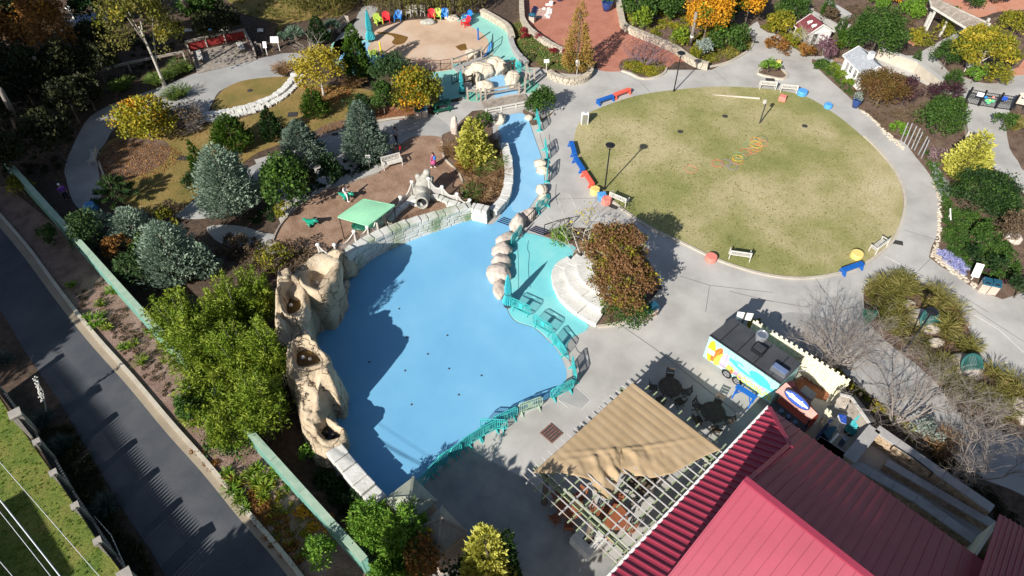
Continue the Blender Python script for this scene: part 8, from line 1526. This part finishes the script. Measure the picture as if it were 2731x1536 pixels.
for i, (s, w_, l) in enumerate((('f 800,30', 3.4, 'weeping willow curtain at the top, left of the tan deck'), ('f 1010,20', 4.0, 'weeping willow curtain above the left lounge chairs'), ('f 1140,22', 3.6, 'weeping willow curtain above the row of three lounge chairs'), ('f 905,-8', 3.0, 'weeping willow between the two big curtains'))):
 g = P1(s); t = thing('willow_tree', l, T_, g, 0, 'willows along the top edge'); pr = []
 for k in range(250):
  a = RG.uniform(0, 2 * math.pi); rr = w_ * RG.uniform(.35, 1.0); x, y = rr * math.cos(a), rr * math.sin(a) * .9; zt_ = 5.2 + RG.uniform(-.6, .9) - rr * .35; zb = max(.4, RG.uniform(.4, 2.2)); n_ = int((zt_ - zb) * 15); zz = RG.uniform(zb, zt_, n_); p_ = np.column_stack([x + .12 * (zt_ - zz) * math.cos(a) + RG.normal(size=n_) * .05, y + .12 * (zt_ - zz) * math.sin(a) + RG.normal(size=n_) * .05, zz]); pr.append(leaves(p_, rdir(n_) * .5 + [0, 0, -1], .24, .06, RG.uniform(0, .6) + RG.uniform(0, .4, n_)))
 pr.append(blob((0, 0, 5.0), (w_ * .8, w_ * .75, .9), 50, .2, el=.3)[0]); leafmesh('crown', pr, FM['willow'], t); trunk(t, (0, 0, 0), (0, 0, 4.8), .25, M['barkt'], [(w_ * .6 * math.cos(k), w_ * .6 * math.sin(k), 5.0) for k in range(6)])
def palm(s, r, h, pal, label, n=26, cat='palm'):
 g = P1(s); t = thing('fan_palm' if cat == 'palm' else 'yucca', label, cat, g); pr = []
 for k in range(n):
  a = k * 2.4; el_ = RG.uniform(.15, 1.3); d = np.array([math.cos(a) * math.cos(el_), math.sin(a) * math.cos(el_), math.sin(el_)]); c0 = np.array([0, 0, h * .5]) + d * r * .35; m = 16; fan = d[None, :] + rdir(m) * .55; pr.append(leaves(np.tile(c0, (m, 1)), fan, r * .6, .055, RG.uniform(0, .6) + RG.uniform(0, .4, m)))
 leafmesh('fronds', pr, FM[pal], t); MB().cyl((0, 0, 0), .12, h * .5, 8).build('trunk', M['barkt'], t)
palm('a2 400,400', 1.3, 1.2, 'palm', 'fan palm at the left of the dark conifer'); palm('a2 760,330', 1.2, 1.2, 'palm', 'fan palm beside the willow path'); palm('a2 270,400', .7, .8, 'palm', 'small palm right of the large white sign')
def yucca(s, r, label):
 g = P1(s); t = thing('yucca', label, 'yucca', g); n_ = 420; d = rdir(n_); d[:, 2] = np.abs(d[:, 2]); leafmesh('leaves', [leaves(np.tile([0, 0, .25], (n_, 1)), d, r * RG.uniform(.8, 1.05, n_), .045, RG.uniform(0, 1, n_), .15)], FM['yucca'], t); MB().cyl((0, 0, 0), .15, .3, 8).build('stem', M['barkt'], t); return t
yucca('d1 1050,790', 1.05, 'spiky grey green yucca catching the light inside the railing'); yucca('d1 610,210', .9, 'shaded spiky yucca inside the railing'); yucca('c1 440,1330', .95, 'shaded yucca carrying a pale flower stalk'); yucca('c1 60,760', .9, 'shaded yucca at the left edge near the road')
for s, zt_, l in (('c1 450,1240 335,890', 3.6, 'pale tall yucca flower stalk over the dark bed'), ('d1 1200,1340 910,870', 3.0, 'thin pale curved stalk leaning over the dark bed')):
 b_, tp = px(s); g = G(*b_, .4); tpp = G(*tp, zt_) if 'tall' in l else G(*tp, 1.6); mb = MB(); mid = g.lerp(tpp, .55) + Vector((.18, .1, .1)); mb.tube([g, mid, tpp], [.03, .025, .012], 5)
 if 'tall' in l:
  for k in range(60): p_ = g.lerp(tpp, .35 + .65 * k / 60); mb.ball(p_ + Vector((RG.uniform(-.09, .09), RG.uniform(-.09, .09), 0)), .05, 1)
 tag(mb.build('flower_stalk', M['whitest'], world=True), l, 'stalk')
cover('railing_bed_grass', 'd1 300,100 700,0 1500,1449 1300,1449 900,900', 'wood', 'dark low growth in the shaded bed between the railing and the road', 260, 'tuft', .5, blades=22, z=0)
wds = ('c1 830,0 c1 660,0', 'c1 870,330 985,205 955,400 1050,430 990,320 1375,770 1215,620 1310,590 1120,90 700,20', 'd1 2210,470 2290,560 2490,430 2430,480 2250,650 2310,740 2370,820 2500,560 2340,700', 'd2 30,430 240,470 150,520 20,560 110,620 330,600 90,700')
k = 0; ORD = 'first second third fourth fifth sixth seventh eighth ninth tenth eleventh twelfth'.split()
for s in wds[1:]:
 for u, v in px(s):
  g = G(u, v); k += 1; o = leafmesh('weed', tufts([(0, 0, 0)], [.5 if k % 3 else .7], 46, .07, .9), FM['bgreen' if k % 2 else 'bamboo']); o.location = (g.x, g.y, .02)
  tag(o, 'bright green weed tuft on the pinkish mulch bank, ' + ORD[(k - 1) % 12] + ' of the ' + ['upper', 'middle', 'lower'][(k - 1) // 12] + ' lot', 'weed', 'weed tufts on the mulch bank')
cover('bank_scrub', 'c1 620,0 1150,0 1500,450 1650,1000 1800,1300 1500,1000 1200,700 900,350', 'brown', 'dry scrub scattered on the mulch bank', 110, 'mound', .28, .09, 40, z=.02); cover('bank_scrub', 'd1 1700,80 2000,300 2500,600 d2 300,900 500,1200 400,1449 100,1100 d1 2450,900 2100,500', 'rust', 'rusty dry scrub on the lower mulch bank', 120, 'mound', .3, .10, 45, z=.02); cover('bank_scrub', 'd2 20,450 350,560 600,900 700,1300 500,1350 200,1050 0,700', 'yelgreen', 'yellow green scrub on the lower mulch bank', 60, 'mound', .3, .12, 40, z=.02)
for s, l in (('d2 480,850', 'upper orange patch of ground plants on the mulch bank'), ('d2 630,950', 'lower orange patch of ground plants on the mulch bank')):
 g = P1(s); o = leafmesh('orange_groundcover', [blob((0, 0, .1), (.8, .55, .2), 160, .09)[0]], FM['amber']); o.location = (g.x, g.y, .02); tag(o, l, 'ground plant')
GI = 'f 2185,728 2215,706 2270,702 2350,732 2405,785 2440,850 2462,905 2525,948 2570,990 2610,1060 2600,1100 2500,1070 2415,1030 2365,965 2295,895 2235,850 2186,795'
cover('ornamental_grass', GI, 'fgrass', 'arching olive gold ornamental grass filling the long island', 130, 'tuft', 1.0, blades=75, w=.045, z=.05, spread=.9, av='c4 1555,380 1955,820 2520,1250 1430,200 1680,570 1375,655')
cover('dry_grass', GI, 'tgrass', 'dry tawny grass between the olive clumps of the long island', 70, 'tuft', .6, blades=40, w=.035, z=.05)
cover('ornamental_grass', 'b2 1830,80 1950,200 2010,380 2030,560 2300,640 2380,560 2410,400 2380,100 2300,0 2100,200', 'tgrass', 'tawny dry grass in the bed beside the stream', 75, 'tuft', .85, blades=60, w=.04, z=.09)
for s, l, pl in (('b2 2350,260', 'bright green grass clump beside the stream wall', 'ggrass'), ('b2 2200,330', 'green grass clump in the middle of the stream bed planting', 'ggrass'), ('b2 2110,560', 'dark leafy clump at the lower end of the stream bed planting', 'green'), ('b2 1870,110', 'golden brown grass fountain beside the playground kerb', 'tgrass'), ('b2 2030,290', 'upright coppery grass below the golden conifer', 'rust')): tussock('grass_clump', s, .95, pl, l, cnt=3, rad=.35, z=.09)
for s, l, pl in (('a1 1790,690', 'tall green grass clump against the deck corner', 'ggrass'), ('a1 1650,760', 'second green grass clump left of the deck', 'ggrass'), ('a1 1520,810', 'third green grass clump along the path edge', 'ggrass'), ('a1 1180,880', 'green grass clump above the golden orange maple', 'ggrass'), ('a2 300,720', 'brown grass clump at the top end of the stone steps', 'tgrass'), ('a1 1720,960', 'green tuft above the weeping shrub', 'ggrass'), ('a4 2440,1230', 'grassy clump right of the gate path', 'fgrass'), ('d4 1700,200', 'coppery grass clump beside the ramp wall', 'tgrass'), ('b4 2420,780', 'large dry brown grass clump at the right edge', 'tgrass'), ('a2 960,850', 'dry grass clump at the foot of the tall cypress', 'tgrass')): tussock('grass_clump', s, 1.1, pl, l, cnt=4, rad=.45)
cover('meadow_grass', 'f 680,135 720,60 860,40 900,0 900,-60 560,-60 600,30 700,60', 'fgrass', 'rough tawny grass under the willows', 150, 'tuft', .6, blades=30, z=.03)
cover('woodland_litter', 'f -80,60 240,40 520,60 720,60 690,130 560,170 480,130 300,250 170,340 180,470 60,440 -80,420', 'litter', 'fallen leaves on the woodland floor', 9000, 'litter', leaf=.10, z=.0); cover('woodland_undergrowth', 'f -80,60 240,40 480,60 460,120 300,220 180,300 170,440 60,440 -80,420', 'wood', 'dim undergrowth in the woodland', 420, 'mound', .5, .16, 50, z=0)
cover('lawn_leaves', 'f 262,470 245,410 262,370 300,345 520,312 600,300 760,215 850,215 950,235 880,312 680,372 560,450 480,510 330,520', 'litter', 'fallen orange leaves on the golden lawn', 3800, 'litter', leaf=.08, z=.036); cover('maple_leaves', 'f 245,400 290,355 440,370 470,400 400,440 300,470 262,460', 'litter', 'orange leaves fallen under the maple', 3000, 'litter', leaf=.10, z=.045)
cover('yellow_tree_leaves', 'a2 460,830 640,850 900,830 940,920 850,980 700,1010 520,960', 'litter', 'fallen leaves below the yellow tree', 2600, 'litter', leaf=.10, z=.04); cover('court_leaves', 'a3 400,480 700,560 820,640 700,640', 'litter', 'scattered leaves under the bald cypress', 350, 'litter', leaf=.09, z=.09)
cover('bed_flowers', 'a3 30,260 110,200 140,290 330,410 560,520 700,580 770,620 700,690 560,700 430,680 230,620 120,540 70,440', 'flow', 'mixed green, red and orange flowering plants in the curved bed', 420, 'mound', .45, .12, 60, z=.08)
for s, l in (('a3 130,345', 'crimson flower clump near the top of the curved bed'), ('a3 150,410', 'rust red flower clump below the topmost crimson one'), ('a3 280,410', 'crimson spike clump in the middle of the curved bed'), ('a3 420,550', 'bright red flower clump left of the bald cypress'), ('a3 560,630', 'crimson flower clump by the tall white sign'), ('a3 540,560', 'dark crimson clump between the bald cypress and the red flowers')): g = P1(s); o = leafmesh('red_flowers', [blob((0, 0, .5), (.5, .42, .38), 170, .09)[0]], FM['crimson']); o.location = (g.x, g.y, .08); tag(o, l, 'flowers')
cover('plum_bed_plants', 'a3 1085,660 1100,600 1400,600 1490,650 1470,700 1380,745 1180,700', 'yelgreen', 'mixed low plants under the bare plum', 150, 'mound', .35, .11, 50, z=.05); cover('court_bed_plants', 'a3 1100,40 1110,190 1400,340 1780,540 1950,620 2130,580 2290,480 2320,400 2100,300 1900,50', 'yelgreen', 'low autumn coloured plants in the woodland bed', 260, 'mound', .5, .16, 55, z=.05)
cover('tip_grass', 'a3 1940,620 1960,520 2200,400 2320,380 2300,480 2130,580', 'fgrass', 'dry grass at the tip of the woodland bed', 90, 'tuft', .4, blades=35, z=.05); cover('upper_bed_plants', 'a4 0,275 150,330 290,440 440,545 520,500 260,250 100,200', 'yelgreen', 'low yellow and green plants beside the red roofed cottage', 130, 'mound', .4, .13, 45, z=.05)
cover('ledge_plants', 'a4 400,100 700,100 900,60 1400,150 1500,250 1350,300 900,250 650,300', 'brown', 'dry brown and green plants above the cottages', 150, 'mound', .4, .12, 45, z=.05); cover('bed_plants', 'a4 520,610 760,700 930,940 860,940 700,800', 'green', 'low green plants along the right bed edge', 70, 'mound', .28, .10, 40, z=.05)
cover('bed_plants', 'a4 950,1060 1150,1100 1560,1000 1560,1200 1400,1300 1250,1300 1100,1170', 'brown', 'low dry plants below the japanese maple', 170, 'mound', .25, .09, 40, z=.05); cover('bed_plants', 'b4 1560,60 1700,200 1760,420 1830,640 2100,700 2400,900 2500,1300 2200,1350 1780,1050 1740,560', 'green', 'mixed green plants in the right hand bed', 420, 'mound', .4, .13, 55, z=.05)
cover('silver_plants', 'b4 1640,170 1740,330 1850,420 1830,560 1740,600 1680,400', 'sagegrey', 'blue grey succulents beside the ring walk', 70, 'mound', .32, .11, 50, z=.05); cover('violet_flowers', 'b4 1690,1040 1800,1050 2010,1200 1960,1300 1820,1200 1700,1100', 'violet', 'pale violet blossoms at the lower end of the right bed', 150, 'mound', .2, .08, 40, z=.05); cover('crimson_plants', 'b4 2050,1100 2350,1150 2500,1330 2250,1380 2100,1250', 'plum', 'dark crimson leafed plants around the white sign', 80, 'mound', .3, .10, 40, z=.05)
cover('edging_stones', 'b4 1640,330 1670,330 1740,560 1730,900 1690,1080 1900,1250 2080,1390 2050,1410 1850,1270 1640,1110 1700,900 1712,560', 'gold', 'x', 3, 'litter')
bpy.data.objects.remove(bpy.context.scene.objects[-1]) if False else None
for o in [o for o in bpy.data.objects if o.get('label') == 'x']: bpy.data.objects.remove(o)
mb = MB(); 
for (x, y, z_) in inside('b4 1640,330 1670,330 1740,560 1730,900 1695,1080 1900,1245 2085,1385 2050,1410 1850,1270 1640,1110 1700,900 1712,560', 300): mb.ball((x, y, .07), RG.uniform(.06, .13), 1, (1.2, .9, .7), rz=x * 9)
for (x, y, z_) in inside('a4 950,1060 1000,1080 1230,1290 1390,1440 1360,1449 1200,1320 1080,1170', 110): mb.ball((x, y, .07), RG.uniform(.06, .12), 1, (1.2, .9, .7), rz=x * 9)
tag(mb.build('edging_stones', M['bould'], world=True), 'small buff edging stones along the right bed', None, kind='stuff')
cover('lower_bed_plants', 'f 2085,915 2235,1035 2320,1090 2300,1110 2200,1040 2060,930', 'yelgreen', 'sparse plants between the cream fence and the grey walk', 50, 'mound', .3, .11, 40, z=.05); cover('lower_bed_plants', 'f 2330,1110 2480,1225 2560,1300 2560,1400 2400,1280', 'wood', 'dark shaded plants right of the ramp', 120, 'mound', .45, .14, 45, z=.05)
cover('hut_bed_plants', 'f 800,1170 880,1200 950,1290 930,1330 860,1290 790,1200', 'dgreen', 'low dark plants between the walls', 120, 'mound', .4, .12, 45, z=.02); cover('play_bed_plants', 'f 560,590 690,610 800,640 780,660 700,700 600,680 540,640', 'brown', 'dry brown growth below the playground', 170, 'mound', .4, .11, 45, z=.0); cover('cypress_bed_plants', 'f 620,560 700,560 690,500 760,500 860,450 930,430 980,400 900,380 640,540', 'dgreen', 'low dark growth under the conifers', 130, 'mound', .35, .12, 45, z=0)
cover('turf_tufts', 'f 0,1010 40,1080 130,1200 200,1300 300,1449 0,1449', 'bgreen', 'brighter grass tufts in the turf', 300, 'tuft', .08, blades=14, w=.03, z=.05); cover('lawn_tufts', 'f 1500,290 1700,235 1950,235 2150,340 2250,480 2200,620 2030,690 1850,660 1600,540 1460,400', 'fgrass', 'short dry grass blades on the oval lawn', 2600, 'tuft', .07, blades=7, w=.03, z=.06, spread=1.3)
cover('verge_litter', 'a2 640,1320 620,1240 900,1150 1240,1080 1560,1070 1560,1130 1240,1160 900,1245', 'litter', 'leaf litter on the mulch verge', 900, 'litter', leaf=.08, z=.045); cover('path_leaves', 'a1 1300,930 1700,880 2000,800 1900,1000 1400,1000', 'litter', 'leaves blown on the left path', 260, 'litter', leaf=.07, z=.025)
def off(x, y, r, h, l, pal='wood'):
 t = thing('shade_tree', l, T_, (x, y, 0)); leafmesh('crown', [blob((0, 0, h), (r, r, r * .8), 38, .42, clump=.34)[0]], FM[pal], t); trunk(t, (0, 0, 0), (0, 0, h), .35, M['barkt'], [(r * .5 * math.cos(k), r * .5 * math.sin(k), h) for k in range(6)])
offs = [('f 50,460', 13, 6), ('f 20,650', 12, 6), ('f 60,720', 9, 4.2), ('f -20,880', 10, 3.5), ('f 90,580', 12, 4.5), ('f 20,330', 14, 6), ('f 70,290', 15, 4.5), ('f 60,180', 15, 6), ('f 240,180', 15, 4.5), ('f -40,560', 12, 6), ('f 470,90', 16, 3), ('f 650,1440', 7, 2.6), ('f 720,1490', 7, 3), ('f -60,760', 12, 6)]
for i, (s, h, r) in enumerate(offs):
 p = offshadow(P1(s), h); off(p.x, p.y, r, h, 'tall tree out of view throwing shade on the ' + ['woodland wall', 'road corner', 'road', 'railing bed', 'left path', 'upper left wood', 'long handrail', 'top left wood', 'clearing', 'far mulch bank', 'deck side', 'lower kerb', 'bottom road end', 'road at the left edge'][i])
for i, (s, h) in enumerate((('f 2330,1370', 13), ('f 2480,1400', 13), ('f 2570,1330', 13))):
 p = offshadow(P1(s), h); off(p.x, p.y, 4.2, h, ['tall tree behind the camera shading the ramp', 'tall tree behind the camera shading the ramp end', 'tall tree behind the camera shading the lower bed'][i])  # unseen trees added to give the ramp the shade the building casts
for i, (s, h, r) in enumerate((('f 1180,1290', 6, 1.9), ('f 1330,1330', 6.5, 2.2), ('f 1420,1400', 5, 1.7), ('f 1270,1430', 5.5, 2.2))):
 p = offshadow(P1(s), h); off(p.x, p.y, r, h, ['slim tree out of view shading the patio by the arbour', 'broad tree out of view shading the lower patio', 'small tree out of view shading the patio plinth', 'dense tree out of view shading the bottom of the patio'][i])
for i, s in enumerate(('1465,510', '1860,492', '1672,672', '1453,832', '1877,813', '1105,750', '2190,880', '1515,1160', '1395,235', '1970,1065')):
 o = MB().lathe((0, 0, 0), [(.07, 0), (.07, .012), (.03, .016)], 10).build('pool_jet', M['dark']); o.location = P1('c2 ' + s) + Vector((0, 0, .06)); tag(o, 'small dark jet in the blue pool floor, ' + ['third from the top, in the rock shadow', 'upper of the two in the middle', 'in the centre of the group', 'near the edge of the rock shadow', 'right of the centre of the group', 'deepest in the rock shadow', 'farthest to the right', 'lowest on the left', 'topmost of all', 'lowest on the right'][i], 'pool jet', 'jets in the pool floor')
